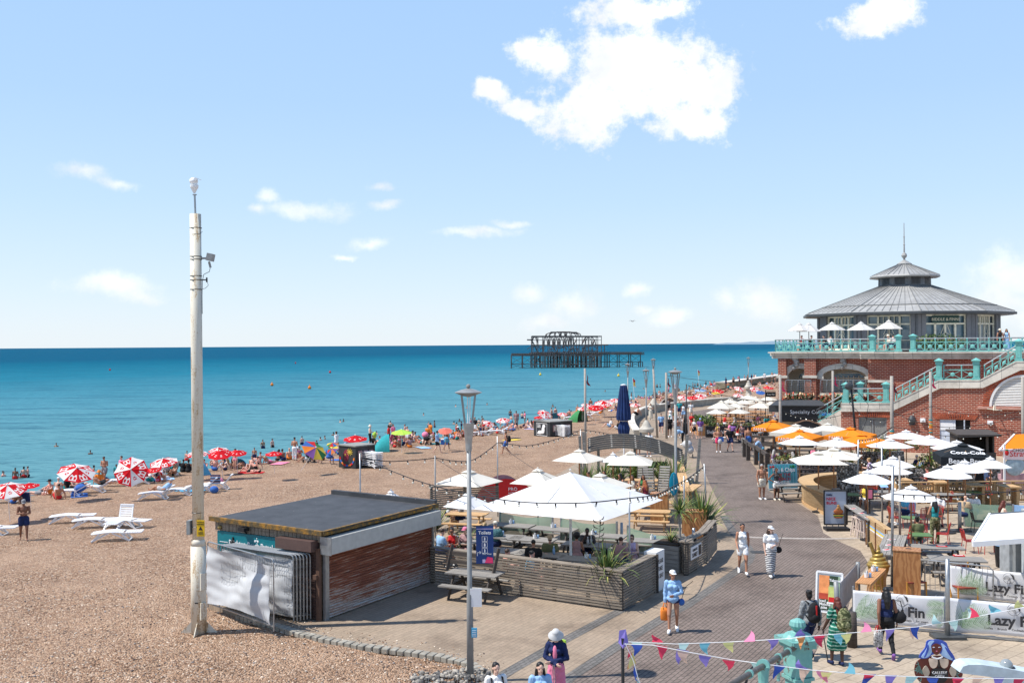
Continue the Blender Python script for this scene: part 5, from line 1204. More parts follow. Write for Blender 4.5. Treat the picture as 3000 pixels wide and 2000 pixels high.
def slatfence(label,a,b,h,capw=.16,m1=None,group=None,sl=.052,gap=.030,lean=0,parent=None):
 a,b=VR(a),VR(b);d=b-a;d.z=0;L=d.length;t=tg('slatted_fence',label,'fence',a,math.atan2(d.y,d.x),group);m1=m1 or W_OLD
 m=MB();n=int((h-.05)/(sl+gap))
 for i in range(n):
  z=.06+i*(sl+gap);x=0
  while x<L-.01:
   l=min(L-x,U(1.3,2.6));m.box((x+l/2,U(-.006,.006),z+sl/2),(l-.008,.035,sl),mi=0);x+=l
 m.bd('slats',m1,t)
 m=MB();m.box((L/2,.07,h+.02),(L+.04,capw,.045));m.box((L/2,.07+capw*1.1,h+.015),(L,capw*.9,.04));m.bd('cap_rail',m1,t)
 n=max(1,round(L/1.2))
 for i in range(n+1):m=MB();m.box((min(max(.05,L*i/n),L-.05),.07,h/2),(.09,.09,h));m.bd('post',W_DARK,t)
 return t
T0=G(1823,1790);TL=G(1262,1707);TR=G(1925,1733)
slatfence('long weathered slatted timber fence along the front of the picnic terrace',TL,T0,1.13);slatfence('short weathered slatted fence side beside the PLEASE TAKE A SEAT sign',T0+A2*.06+V(.0,.0,0),TR,1.13)
S1=G(2012,1686);S2=G(2072,1650);S3=G(2100,1612);S0=G(1996,1688)+V(0,1.6,0)
slatfence('slatted timber barrier carrying the TONIGHT\'S SUNSET board',S1,S2,1.10);slatfence('slatted timber barrier end section under the big strap leaved plant',S2,S3,1.10);slatfence('narrow slatted end of the timber barrier facing the terrace gap',S0,S1-V(.05,0,0),1.08)
def sunset():
 d=(S2-S1).normalized();o=S1+d*.28+V(0,0,.52)+V(d.y,-d.x,0)*.05;t=tg('sunset_sign','white TONIGHT\'S SUNSET board fixed to the slatted barrier','sign',o,math.atan2(d.y,d.x));m=MB()
 m.box((.52,0,.16),(1.04,.03,.42));p=m.bd('panel',WT,t);text("TONIGHT'S",.12,(.36,-.02,.21),(1,0,0),(0,0,1),BK,p,'lettering','CENTER',sx=.8);text('SUNSET',.19,(.36,-.02,.02),(1,0,0),(0,0,1),BK,p,'lettering','CENTER',sx=.8,bold=.004);m=MB();m.box((.86,-.02,.16),(.26,.01,.34));m.bd('chalk_panel',BK,p)
sunset()
def seat_sign():
 a=G(1929,1734);t=tg('seat_sign_box','tall white box sign reading PLEASE TAKE A SEAT at the terrace entrance','sign',a,math.atan2(A2.y,A2.x));m=MB();m.box((.28,.25,.62),(.66,.42,1.24));p=m.bd('box',mat('sign_white',(.74,.74,.73),.5,0,.03),t)
 for i,s in enm(('PLEASE','TAKE','A SEAT')):text(s,.19,(.28,.035,.86-.23*i),(1,0,0),(0,0,1),BK,p,'lettering','CENTER',sx=.75)
 m=MB();m.box((-.07,.0,.6),(.05,.06,1.2));m.bd('side_post',W_DARK,t)
seat_sign()
def planter(label,c,w,d,h,rz,mt=None,plant=None,pl=1.0,n=80):
 t=tg('planter_box',label,'planter',c,rz);m=MB()
 for z in range(int(h/.15)):
  m.box((0,-d/2,.08+z*.15),(w,.04,.142));m.box((0,d/2,.08+z*.15),(w,.04,.142));m.box((-w/2,0,.08+z*.15),(.04,d,.142));m.box((w/2,0,.08+z*.15),(.04,d,.142))
 m.bd('boards',mt or W_GREY,t);m=MB();m.box((0,0,h-.08),(w-.06,d-.06,.05));m.bd('soil',mat('soil',(.06,.04,.025),.95),t);return t
planter('weathered timber planter between the box sign and the sunset barrier',G(1975,1680)+V(0,.7,0),.95,.95,1.0,rad(-31));phm('thin trunked cabbage palm in the timber planter by the terrace entrance',G(1975,1680)+V(0,.7,.95),.55,40,1.1,group='cabbage palms',w=.02,name='cabbage_palm')
t=tg('cabbage_palm','tall thin cabbage palm with a bushy head beside the sunset barrier','plant',G(1996,1676)+V(0,.35,0));m=MB();m.tube([(0,0,.5),(.02,0,1.3),(0,0,2.05)],[.05,.04,.045],8);m.bd('trunk',W_GREY,t);m=MB();blades(m,90,.75,1.9,.022,(0,0,2.0));m.bd('crown',LEAFS,t,uv=False)
def plybox(label,c,w,d,h,rz,mt=None):
 t=tg('plywood_box',label,'box',c,rz);m=MB();m.box((0,0,h/2),(w,d,h));m.bd('sides',mt or M_PLY,t);m=MB();m.box((0,0,h+.012),(w+.03,d+.03,.024));l=m.bd('lid',mt or M_PLY,t);m=MB();m.box((.05,.05,h+.03),(.16,.10,.008));m.bd('hand_slot',BK,l);return t
plybox('varnished plywood box in front of the large strap leaved plant by the path',G(2048,1585)+V(0,.9,0),.95,.7,1.05,rad(-15))
plybox('upright plywood bin housing beside the blue surfboard',G(1945,1535)+V(-.1,.5,0),.75,.6,1.25,rad(-15));plybox('tall varnished plywood box between the gold sculpture and the metal barrier',G(2668,1747)+V(.03,.35,0),.78,.62,1.36,rad(-22))
phm('large strap leaved plant with yellow edged leaves beside the sunset barrier',G(2062,1575)+V(0,.5,.2),1.75,190,1.0,w=.045);phm('strap leaved plant with reddish tips on the corner of the slatted terrace fence',V(2.75,29.6,.75),1.15,120,1.05,w=.030)
phm('strap leaved plant behind the arched slat sign by the tall lamp',G(1975,1440)+V(0,0,.2),1.7,130,.9,w=.04);phm('strap leaved plant at the left foot of the arched slat sign',G(1722,1440)+V(0,0,.1),1.5,110,.9,w=.04);phm('strap leaved plant by the white parasol left of the lamp post',G(1273,1560)+V(0,.5,0),1.4,90,.9,w=.035)
phm('young strap leaved plant beside the toilets banner table',G(1352,1640)+V(0,.3,.1),1.1,60,.9,w=.03)
for i,(x,y)in enm(((1770,1430),(1815,1425),(1860,1420),(1900,1425),(1935,1420))):phm('strap leaved plant in the dense row behind the rear deck chairs, %s'%('leftmost','second from the left','middle one','second from the right','rightmost')[i],G(x,y)+V(0,0,.2),1.35,80,.8,w=.045)
t=tg('flower_stalk','dry dark flower stalk standing above the corner plant','plant',V(2.45,29.4,.9));m=MB();m.tube([(0,0,0),(.05,0,.8),(.13,0,1.65)],[.014,.010,.006],5)
for k in range(9):z=1.0+k*.08;s=(-1)**k;m.tube([(.07+.0*k,0,z),(.07+s*.13,.02,z+.05),(.07+s*.16,0,z+.13)],[.006,.02,.008],5)
m.bd('stalk',W_DARK,t)
lmp('street lamp nearest the camera, carrying the toilets banner',1378,1996,6.65)
lmp('street lamp with a blue surfboard on its post beside the promenade',1981,1534,6.52)
lmp('street lamp on a fat stone plinth just behind the arched slat sign',1894,1284,5.6,plinth=1.3,Y=80)
lmp('street lamp behind the closed navy parasol',1840,1215,5.6,Y=104);lmp('street lamp on a stone plinth beside the curved sea wall',1915,1206,5.95,plinth=1.3,Y=112);lmp('farthest street lamp, standing alone against the sea near the arched wing',2193,1150,5.5,plinth=1.7,Y=150)
def banner():
 t=tg('toilets_banner','dark blue Toilets banner hung on the near lamp post','banner',(-.96,22.95,0));m=MB();x0,x1,z0,z1=.10,.50,2.72,3.58
 m.box(((x0+x1)/2,-.02,(z0+z1)/2),(x1-x0,.014,z1-z0));p=m.bd('cloth',mat('banner_blue',(.008,.045,.19),.5,0,.05),t)
 m=MB();m.bar((.02,0,z1+.0),(x1,0,z1),.02);m.bar((.02,0,z0),(x1,0,z0),.02);m.bd('bracket',BK,t)
 text('Toilets',.105,(.30,-.04,3.40),(1,0,0),(0,0,1),WT,p,'lettering','CENTER',bold=.002);text('75m West',.05,(.24,-.04,2.93),(1,0,0),(0,0,1),WT,p)
 m=MB()
 for i in range(3):
  z=3.29-i*.135
  for a,b in(((.24,z-.055),(.24,z+.055)),((.36,z-.055),(.36,z+.055)),((.24,z+.055),(.36,z+.055)),((.24,z-.055),(.36,z-.055))):m.bar((a[0],-.035,a[1]),(b[0],-.035,b[1]),.007)
  m.sph((.30,-.035,z+.032),(.012,.004,.012),8);m.box((.30,-.035,z-.005),(.03 if i!=1 else .04,.006,.05));m.box((.30,-.035,z-.035),(.018,.006,.03))
 m.bar((.13,-.035,2.90),(.13,-.035,2.98),.012);m.bar((.13,-.035,2.98),(.21,-.035,2.98),.012);m.bar((.18,-.035,3.01),(.215,-.035,2.98),.012);m.bar((.18,-.035,2.95),(.215,-.035,2.98),.012);m.bd('symbols',WT,p)
 m=MB();m.poly([(.30,-.036,2.74),(.49,-.036,2.73),(.48,-.036,2.86),(.36,-.036,2.88)],ext=(0,-.002,0));m.bd('pink_patch',cm('hotpink'),p);m=MB();m.box((.28,-.035,2.78),(.07,.004,.08));m.box((.30,-.035,3.52),(.38,.004,.015));m.bd('light_patch',cm('lilac'),p)
 s=tg('pole_notice','white notice panel strapped to the near lamp post','sign',(-.96,22.88,0));m=MB();m.box((.09,0,1.95),(.27,.02,.42));m.bd('panel',WT,s)
 s=tg('pole_notice','small blue notice low on the near lamp post','sign',(-.96,22.80,0));m=MB();m.box((.05,0,1.17),(.13,.02,.22));p=m.bd('panel',cm('sky'),s);m=MB();
 for i in range(4):m.box((.05,-.012,1.22-i*.04),(.09,.004,.012))
 m.bd('print',WT,p)
banner()
t=tg('surfboard','bright blue surfboard strapped upright to the lamp post by the path','surfboard',G(1981,1534)+V(-.12,-.16,0));m=MB();m.sph((0,0,1.74),(.19,.03,.50),20);m.bd('board',mat('surf_blue',(.0,.22,.34),.3,0,.08),t,smooth=True);m=MB();m.box((0,-.035,1.74),(.006,.008,.8));m.bd('stringer',WT,t)
post('bare metal pole on the shingle behind the beach hut roof',1055,1500,1329,.03,D0=38,group='festoon light poles');post('dark metal pole left of the near lamp post',1275,1530,1334,.032,D0=39,mt=STEEL,group='festoon light poles');post('thin metal pole right of the near lamp post',1458,1500,1277,.028,D0=45,group='festoon light poles');post('metal pole at the left end of the arched slat sign',1702,1400,1257,.035,D0=56,group='festoon light poles')
post('metal pole in front of the big white parasol',1843,1660,1440,.030,D0=30.6,group='festoon light poles');post('leaning white metal pole beside the path planter',2071,1526,1358,.035,lean=-.1,group='festoon light poles');post('metal pole beside the blue surfboard',2005,1575,1394,.033,group='festoon light poles')
post('black wrapped pole right of the surfboard lamp',2008,1400,1125,.04,mt=BK,D0=57,lean=.1,group='festoon light poles')
post('silvered wooden flagpole with a faded red flag by the arched slat sign',1716,1300,1079,.085,mt=W_POLE,name='wooden_flagpole',cat='pole',D0=66,flag='maroon',group='wooden flagpoles');post('silvered wooden flagpole with a faded red flag near the promenade walkers',1953,1285,1091,.10,mt=W_POLE,name='wooden_flagpole',cat='pole',flag='maroon',group='wooden flagpoles');post('thin leaning wooden pole by the stone lamp plinth',1926,1282,1081,.09,mt=W_POLE,name='wooden_flagpole',cat='pole',lean=-.3,group='wooden flagpoles')
post('wooden pole with an orange and teal knitted wrap by the timber rail',2287,1346,1097,.10,mt=W_POLE,name='wooden_flagpole',cat='pole',flag='hotpink',yarn=(1240,1340),group='wooden flagpoles');post('wooden pole with a knitted wrap in front of the coffee hut steps',2442,1300,1086,.10,mt=W_POLE,name='wooden_flagpole',cat='pole',D0=74,flag='hotpink',yarn=(1238,1275),group='wooden flagpoles');post('wooden pole with pink flag and knitted wrap left of the blue door',2728,1325,1088,.10,mt=W_POLE,name='wooden_flagpole',cat='pole',D0=67.2,flag='hotpink',yarn=(1228,1290),group='wooden flagpoles');post('thick wooden pole with a knitted wrap in front of the shuttered garage',2614,1345,1101,.12,mt=W_POLE,name='wooden_flagpole',cat='pole',flag='maroon',yarn=(1260,1330),group='wooden flagpoles')
post('wooden flagpole with a bright pink flag before the louvred window',2998,1325,1105,.10,mt=W_POLE,name='wooden_flagpole',cat='pole',D0=60,flag='hotpink',group='wooden flagpoles')
t=post('dark leaning cable pole wrapped in wires with a loudspeaker on top',2513,1335,1120,.075,mt=BK,name='cable_pole',cat='pole',lean=-.45);m=MB();m.sph((-.6,-.1,4.75),(.3,.12,.26),10);m.bd('loudspeaker',DGREY,t);m=MB();m.tube([(-.45,0,4.7),(.1,0,4.3),(.75,0,3.5),(.6,0,2.4),(.1,0,1.2)],.02,5);m.bd('loose_cable',BK,t)
post('metal pole behind the burger sign',2510,1480,1288,.04,lean=.1,group='festoon light poles');post('metal pole between the red chairs and the octagonal parasol',2585,1540,1309,.042,group='festoon light poles');post('nearest metal pole beside the plywood box',2611,1722,1366,.045,lean=.05,D0=31.6,group='festoon light poles');post('rusty brown pole in front of the green cafe tables',2637,1600,1335,.042,mt=W_POLE,group='festoon light poles')
post('short thick galvanised post on a weighted plate by the green screen',2812,1556,1470,.075,base=True,group='weighted barrier posts');post('tall galvanised post on a weighted plate between the two white banners',2777,1868,1636,.062,base=True,group='weighted barrier posts')
post('slim steel post in the pavement behind the matcha sign',2514,1738,1646,.07,mt=STEEL,group='steel banner posts');post('slim leaning steel post in front of the matcha sign',2455,1812,1702,.075,mt=STEEL,lean=-.05,group='steel banner posts');post('round-topped dark timber bollard beside the woman in green',2497,1894,1792,.125,mt=W_DARK,name='bollard',cat='bollard');post('galvanised stub post in the green screen of the picnic terrace',2031,1600,1546,.06,group='screen posts',D0=36);post('galvanised stub post at the join of the two green screens',1820,1600,1530,.06,D0=37.6,group='screen posts')
tt,cc,R0,za,ph=cpar('largest square white parasol over the picnic terrace',(1659,1388),None,None,2.45,4,UWHITE,ph=rad(-31)+pi/4,c=VR((1.9,33.0,0)),R0=3.28,ztop=3.52,group='parasols on the picnic terrace',base=False,vent=False,pole=mat('pole_white',(.7,.7,.68),.5))
L1='parasols on the picnic terrace'
cpar('square cream parasol behind the near lamp post',(1374,1379),(1269,1413),(1477,1413),2.3,4,UCREAM,rad(15),group=L1);cpar('square cream parasol directly behind the biggest white one',(1577,1375),(1487,1413),(1664,1410),2.3,4,UCREAM,rad(20),group=L1);cpar('small white parasol left of the largest square parasol',(1374,1447),(1297,1482),(1444,1480),2.3,4,UWHITE,rad(10),group=L1)
cpar('square cream parasol over the group of long haired women',(1757,1390),(1655,1425),(1861,1425),2.3,4,UCREAM,rad(10),group=L1);cpar('square cream parasol at the left below the arched slat sign',(1697,1319),(1624,1348),(1770,1346),2.3,4,UCREAM,rad(12),group=L1,Rk=1.15);cpar('square cream parasol at the right below the arched slat sign',(1842,1325),(1757,1356),(1937,1355),2.3,4,UCREAM,rad(35),group=L1)
cpar('small white parasol half hidden between the two below the slat arch',(1795,1334),(1752,1352),(1840,1350),2.2,4,UWHITE,rad(20),group=L1);cpar('tiny white parasol just behind the beach hut roof',(1148,1449),(1124,1462),(1168,1461),1.9,8,UWHITE,group=L1,c=V(-4.6,37.5,0),R0=.62)
L2='parasols on the cafe terraces beside the promenade'
def cp(l,a,b,c,n=8,mt=None,val=0,ze=2.3,ph=None):return cpar(l,a,b,c,ze,n,mt,ph,group=L2,val=val,Rk=1.14 if n==4 else 1.04)
for l,a,b,c,n,mt,val in(('orange square parasol nearest the promenade walkers',(2267,1232),(2204,1252),(2325,1249),4,UORANGE,.22),('cream square parasol between the orange ones, left',(2335,1245),(2258,1260),(2405,1268),4,UCREAM,.2),('cream square parasol before the coffee hut steps',(2427,1244),(2370,1258),(2480,1258),4,UCREAM,.2),('orange square parasol second from the left',(2342,1260),(2275,1272),(2410,1286),4,UORANGE,.22),('orange square parasol in front of the shuttered garage',(2492,1254),(2415,1272),(2567,1276),4,UORANGE,.22),('orange square parasol farthest right of the four orange ones',(2521,1273),(2450,1294),(2597,1290),4,UORANGE,.24)):
 tq,cq,Rq,zq,pq=cp(l,a,b,c,n,mt,val,2.4,rad(12))
 if mt is UORANGE:
  k=min(range(4),key=lambda i:sin(pq+pi/4+i*pi/2));am=pq+pi/4+k*pi/2;o=VR((cos(am),sin(am),0));dr=VR((-o.y,o.x,0));dr=dr if dr.x>0 else-dr
  text('FANTA',.26,o*(Rq*.707+.03)-dr*.9+V(0,0,2.23),dr,(0,0,1),WT,tq)
for l,a,b,c in(('white octagonal parasol over the bald man\'s table',(2340,1279),(2283,1293),(2402,1304)),('white octagonal parasol below the orange one by the garage',(2450,1286),(2394,1297),(2510,1309)),('white parasol left of the black branded parasol, upper',(2666,1264),(2594,1280),(2716,1281)),('white parasol left of the blue door, beside the black one',(2727,1279),(2657,1297),(2790,1297)),('white parasol right of the last orange parasol',(2607,1289),(2542,1311),(2672,1303)),('white parasol partly hidden behind the black one',(2803,1294),(2731,1316),(2875,1311)),('white parasol behind the octagonal one with a blue print, upper',(2613,1343),(2555,1363),(2678,1364)),('white parasol behind the octagonal one with a blue print, lower',(2600,1358),(2541,1378),(2668,1387)),('white parasol near the red chairs, lowest of the white ones',(2664,1427),(2588,1446),(2750,1470)),('white parasol over the new timber benches, left of three',(2776,1366),(2708,1390),(2845,1399)),('white parasol over the new timber benches, middle of three',(2821,1354),(2762,1370),(2893,1384)),('white parasol over the new timber benches, right of three',(2895,1345),(2845,1363),(2958,1368))):cp(l,a,b,c)
tq,cq,Rq,zq,pq=cp('white octagonal parasol with a blue print behind the burger sign',(2541,1381),(2472,1411),(2611,1409));m=MB();m.box((.25,-1.05,zq-.42),(.28,.03,.18),M=Matrix.Rotation(rad(-65),3,'X'));m.bd('blue_print',cm('lightblue'),tq)
cp('square cream parasol over the curved timber bar, front',(2400,1325),(2309,1350),(2486,1355),4,UCREAM,ph=rad(40));cp('square cream parasol over the curved timber bar, rear',(2441,1315),(2352,1336),(2533,1338),4,UCREAM,ph=rad(20))
tq,cq,Rq,zq,pq=cp('black square parasol printed with white lettering',(2813,1301),(2732,1325),(2912,1338),4,UBLACK,.38,2.45,ph=rad(-45-14))
o=VR((sin(rad(-14)),-cos(rad(-14)),0));dr=VR((cos(rad(-14)),sin(rad(-14)),0));text('Beach Break',.34,o*(Rq*.72+.03)+V(0,0,2.17),dr,(0,0,1),WT,tq,align='CENTER',bold=.006);text('Coca-Cola',.34,o*(Rq*.66)+V(0,0,zq-(zq-2.45)*.90+.10),dr,(V(0,0,.55)-o).normalized(),WT,tq,align='CENTER',bold=.006);
L3='cream parasols crowded beyond the planters'
for l,a,b,c in(('cream parasol over the dark timber tables, nearest the sea wall',(2107,1175),(2065,1195),(2162,1194)),('cream parasol behind the coffee hut, leftmost high one',(2187,1156),(2157,1167),(2227,1168)),('wide cream parasol in the middle of the crowded row',(2180,1174),(2143,1181),(2218,1181)),('cream parasol just left of the black coffee hut',(2225,1176),(2185,1198),(2273,1188)),('cream parasol below the black shop sign',(2248,1160),(2216,1172),(2283,1171)),('cream parasol half hidden in the centre of the row',(2150,1180),(2120,1192),(2190,1190)),('cream parasol tucked under the sea wall umbrellas',(2212,1164),(2184,1174),(2244,1174)),('cream parasol at the sea side of the crowded row',(2138,1168),(2108,1179),(2168,1179)),('cream parasol touching the roof of the coffee hut',(2262,1174),(2232,1185),(2292,1185)),('cream parasol in front of the brown timber end planter',(2098,1198),(2064,1210),(2134,1210)),('cream parasol over the middle of the dining terrace',(2165,1196),(2128,1209),(2202,1209))):cpar(l,a,b,c,2.3,4,UCREAM,rad(15),group=L3)
zz=7.03
for l,a,b,c in(('ecru parasol at the sea end of the roof terrace',(2346,947),(2307,969),(2379,969)),('second ecru parasol from the left on the roof terrace',(2374,947),(2334,972),(2405,970)),('middle ecru parasol on the roof terrace',(2439,945),(2397,967),(2478,967)),('fourth ecru parasol from the left on the roof terrace',(2525,944),(2481,967),(2564,967)),('rightmost ecru parasol on the roof terrace',(2598,939),(2562,964),(2646,963))):
 Yd=82.5;A_=D(*b,Yd);B_=D(*c,Yd);ce=(A_+B_)/2;cpar(l,a,None,None,ce.z,8,UPAV,None,c=VR((ce.x,Yd,0)),R0=(B_.x-A_.x)/2,ztop=D(a[0],a[1],Yd).z,zg=zz,group='parasols on the roof terrace',pole=BK)
t=tg('closed_parasol','tall closed navy blue parasol tied with cord beside the promenade','parasol',G(1828,1330));g=G(1828,1330);zt=D(1828,1126,g.y).z;m=MB();m.tube([(0,0,0),(0,0,zt)],.05,8);m.bd('pole',WT,t);m=MB()
m.lathe([(.30,1.35),(.36,1.8),(.22,2.35),(.42,2.42),(.44,2.7),(.37,3.4),(.30,4.1),(.24,zt-.35),(.20,zt-.08),(0,zt)],n=28,wob=.22);m.bd('folded_canopy',mat('navy_canvas',(.008,.03,.12),.7,0,.25,3),t);m=MB();m.lathe([(.2,zt-.06),(.2,zt),(0,zt+.04)],n=10);m.bd('top_cap',WT,t);m=MB();m.lathe([(.27,2.32),(.27,2.40)],n=12);m.bd('tie_cord',WT,t)
def z4(x,y):return(1200+x/2.614,1350+y/2.614)
def Gz4(x,y,z):p=G(*z4(x,y),z);return VR((p.x,p.y,0))
PT='grey picnic tables on the terrace'
for x,y,l,r in((785,492,'grey picnic table before the left green screen, with a white pot on it',-24),(1105,522,'grey picnic table before the centre of the green screens',-24),(940,600,'grey picnic table behind the man in the dark tee shirt',-22),(700,578,'grey picnic table beside the man in the teal shirt',-20),(1010,715,'grey picnic table just behind the fence, in front of the man in the tan cap',-20),(745,690,'grey picnic table behind the toilets banner',-20),(1340,752,'grey picnic table beside the strap leaved corner plant',-18),(1360,640,'grey picnic table shared by the woman in mauve and the man in sunglasses',-20),(1480,572,'grey picnic table before the right green screen',-20),(1870,612,'grey picnic table nearest the timber planter',-12),(350,612,'grey picnic table where the man in the light blue tee shirt sits',-25)):
 plc('picnic',picnic_root,Gz4(x,y,.74),rad(r),l,PT)
def picnic2():return picnic_root(W_NEW,W_NEW,1.7)
for(p,l,r)in((Gz4(1840,385,.74),'new pale timber picnic bench behind the right green screen',-12),(Gz4(440,405,.74),'new pale timber picnic bench behind the near lamp post',-15),(G(1915,1470,.74),'new pale timber picnic bench right of the biggest parasol',-10),(G(1880,1406,.74),'new pale timber table of the long haired women',-15)):
 plc('picnic_new',picnic2,VR((p.x,p.y,0)),rad(r),l,'new timber picnic benches')
t=plc('picnic',picnic_root,G(1392,1748),rad(-24),'weathered picnic table outside the fence, behind the near lamp post',PT)
t=tg('bench_backrest','tilted plank backrest frame standing on the picnic table outside the fence','backrest',G(1392,1748)+V(-.2,.1,0),rad(-24));m=MB()
for s in(-1,1):m.bar((s*.8,.1,.75),(s*.8+.12,.25,1.5),.06,.09)
m.bar((-.8,.2,1.25),(.9,.2,1.2),.04,.12);m.bar((-.8,.15,1.0),(.85,.15,.97),.04,.10);m.bd('planks',W_DARK,t)
def pot(l,p,kind=0):
 t=tg('cutlery_pot',l,'table pot',p,0,'pots and bottles on the tables');m=MB();m.lathe([(.055,0),(.06,.13),(.05,.13),(.05,.02)],n=10);m.bd('pot',WT,t,smooth=False)
 m=MB();m.box((.02,.0,.15),(.05,.03,.08),rad(20));m.bd('napkins',WT,t);m=MB();m.tube([(-.01,.02,.02),(-.03,.03,.21)],.008,5);m.tube([(0,-.02,.02),(.03,-.03,.20)],.008,5);m.bd('cutlery',STEEL,t)
 m=MB();m.lathe([(.038,0),(.04,.12)],(.12,.02,0),8);m.bd('tumbler',cm('lightblue'),t);return t
for x,y,l in((772,478,'white pot and blue tumbler on the table before the left green screen'),(1092,508,'white pot and blue tumbler on the table before the middle screen'),(958,590,'white pot on the table behind the man in the dark tee shirt'),(690,560,'white pot on the table beside the man in the teal shirt'),(1400,560,'white pot on the table before the right green screen'),(1352,742,'white pot on the table beside the corner plant'),(1855,598,'white pot on the table nearest the timber planter'),(1375,628,'white pot between the woman in mauve and the man in sunglasses'),(340,600,'white pot on the table of the man in light blue')):
 p=G(*z4(x,y),.77);pot(l,p)
def bottle(l,p,c='lightblue'):
 t=tg('water_bottle',l,'bottle',p,0,'pots and bottles on the tables');m=MB();m.lathe([(.04,0),(.042,.16),(.018,.21),(.018,.26)],n=10);m.bd('bottle',cm(c),t,smooth=True);m=MB();m.lathe([(.02,.25),(.02,.28),(0,.28)],n=8);m.bd('bottle_cap',WT,t)
bottle('clear water bottle on the table of the man in the tan cap',G(*z4(1105,712),.77));bottle('left one of two glass bottles by the woman in mauve',G(*z4(1365,640),.77),'lightgrey');bottle('right one of two glass bottles by the woman in mauve',G(*z4(1390,636),.77),'lightgrey')
SCR,_n1,_N,_L,_b=nodes('green_mesh');SV(_b,'Base Color',(.20,.30,.22,1));SV(_b,'Roughness',.8);SV(_b,'Alpha',.80)
def screen(label,a,b,z0,z1,sag=.12,mt=None,name='mesh_screen',group='green mesh screens',nz=8):
 a,b=VR(a),VR(b);a.z=b.z=0;d=b-a;L=d.length;t=tg(name,label,'screen',a,math.atan2(d.y,d.x),group);nx=30;vs=[]
 for j in range(nz+1):
  for i in range(nx+1):
   u,v=i/nx,j/nz;vs.append((L*u,-.04*sin(u*9+v*3)-.06*sin(u*pi)*sin(v*3.1),z0+(z1-z0)*v-sag*4*u*(1-u)*(v if v>.5 else-v*.3)))
 m=MB();m.add(vs,[(j*(nx+1)+i,j*(nx+1)+i+1,(j+1)*(nx+1)+i+1,(j+1)*(nx+1)+i)for j in range(nz)for i in range(nx)]);m.bd('mesh_cloth',mt or SCR,t,smooth=True,uv=False)
 for x in(0,L):m=MB();m.tube([(x,.02,0),(x,.02,z1+.06)],.045,8);m.bd('end_post',GALV,t)
 return t,L
screen('green mesh screen behind the tables, left section',D(1464,1500,39.5),D(1618,1500,38.5),.15,1.12);screen('green mesh screen behind the tables, middle section',D(1643,1500,38.2),D(1806,1500,37.0),.12,1.1);screen('pale green mesh screen sloping down towards the planter',D(1838,1500,36.8),D(2000,1500,35.0),.10,1.0)
slatfence('old slatted fence behind the seated people near the hut',D(1262,1500,38.5),D(1462,1500,39.6),.95)
for i,(x,y,rz)in enm(((1822,1345,10),(1845,1370,20),(1880,1362,0))):
 g=G(x+60,y+95,0);t=tg('slatted_recliner','tall grey slatted recliner backrest behind the long haired women, %s'%('left','middle','right')[i],'recliner',g,rad(rz-20),'slatted recliners');m=MB()
 for k in range(11):m.box((0,.10+k*.07,.25+k*.12),(.55,.03,.085),M=Matrix.Rotation(rad(-30),3,'X'))
 m.bd('backrest',W_GREY,t);m=MB()
 for k in range(5):m.box((0,-.05-k*.12,.28-k*.02),(.55,.09,.03))
 m.bd('seat',W_GREY,t);m=MB()
 for s in(-1,1):m.bar((s*.27,.05,.15),(s*.27,.85,1.5),.04,.07);m.bar((s*.27,.1,.0),(s*.27,-.6,.2),.04,.07);m.bar((s*.27,.7,0),(s*.27,.6,1.1),.04,.06)
 m.bd('frame',W_DARK,t)
for i,(a,b,l)in enm((((2012,1502),(2040,1480),'near'),((1990,1400),(2012,1502),'far'))):
 a,b=G(*a),G(*b);d=b-a;t=tg('timber_ledge','pale timber ledge on posts along the path behind the surfboard lamp, %s part'%l,'ledge',a,math.atan2(d.y,d.x),'timber ledges');L=d.length;m=MB()
 for k in range(3):m.box((L/2,-.2+k*.16,1.0),(L,.15,.05))
 m.bd('ledge_top',W_NEW,t);m=MB()
 for k in range(6):m.box((L/2,.1,.12+k*.14),(L,.03,.10))
 m.bd('boards',W_OLD,t)
 for k in range(max(2,int(L/1.5))+1):m=MB();m.box((L*k/max(2,int(L/1.5)),.05,.5),(.1,.1,1.0));m.bd('post',W_NEW,t)
def arch_sign():
 Y=55;a=D(1722,1290,Y);b=D(2002,1322,Y);t=tg('arched_slat_canopy','grey arched canopy of long curved slats carried on leaning timber posts','canopy',(a.x,Y,0),rad(-4));L=b.x-a.x;zl=a.z;m=MB();n=30
 for k in range(7):
  for i in range(n):
   f0,f1=i/n,(i+1)/n
   def P(f):return V(L*f,k*.17,zl-.62+k*.10+.62*4*f*(1-f)*.85+(D(2002,1322,Y).z-zl)*f)
   p,q=P(f0),P(f1);m.bar(p,q,.09,.10)
 m.bd('slats',m_wood('arch_timber',(.075,.068,.06),(.17,.155,.135)),t)
 m=MB()
 for f in(.02,.25,.5,.75,.97):p=V(L*f,-.05,zl-.66+.62*4*f*(1-f)*.85+(D(2002,1322,Y).z-zl)*f);m.bar(p,p+V(0,1.1,.64),.09,.07)
 m.bd('ribs',W_GREY,t)
 for x,y,h,ln in((-.15,.2,2.9,-.1),(-.35,.9,2.6,-.1),(-.2,-.3,2.3,0),(L+.0,.4,2.7,.22),(L+.7,.4,2.5,.2),(L-.5,.9,2.9,.15),(.6,1.2,1.9,0),(L*.5,1.2,2.3,0)):
  m=MB();m.bar((x,y,0),(x+ln,y,h),.15,.14);m.bd('timber_post',W_GREY,t)
 for f,w in((.35,1.7),(.72,1.3)):
  m=MB();m.box((L*f,1.3,.95),(w,.12,.35));m.box((L*f,1.2,.55),(w,.4,.06));m.box((L*f-.5,1.25,.28),(.08,.3,.55));m.box((L*f+.5,1.25,.28),(.08,.3,.55));m.bd('plank_bench',W_DARK,t)
arch_sign()
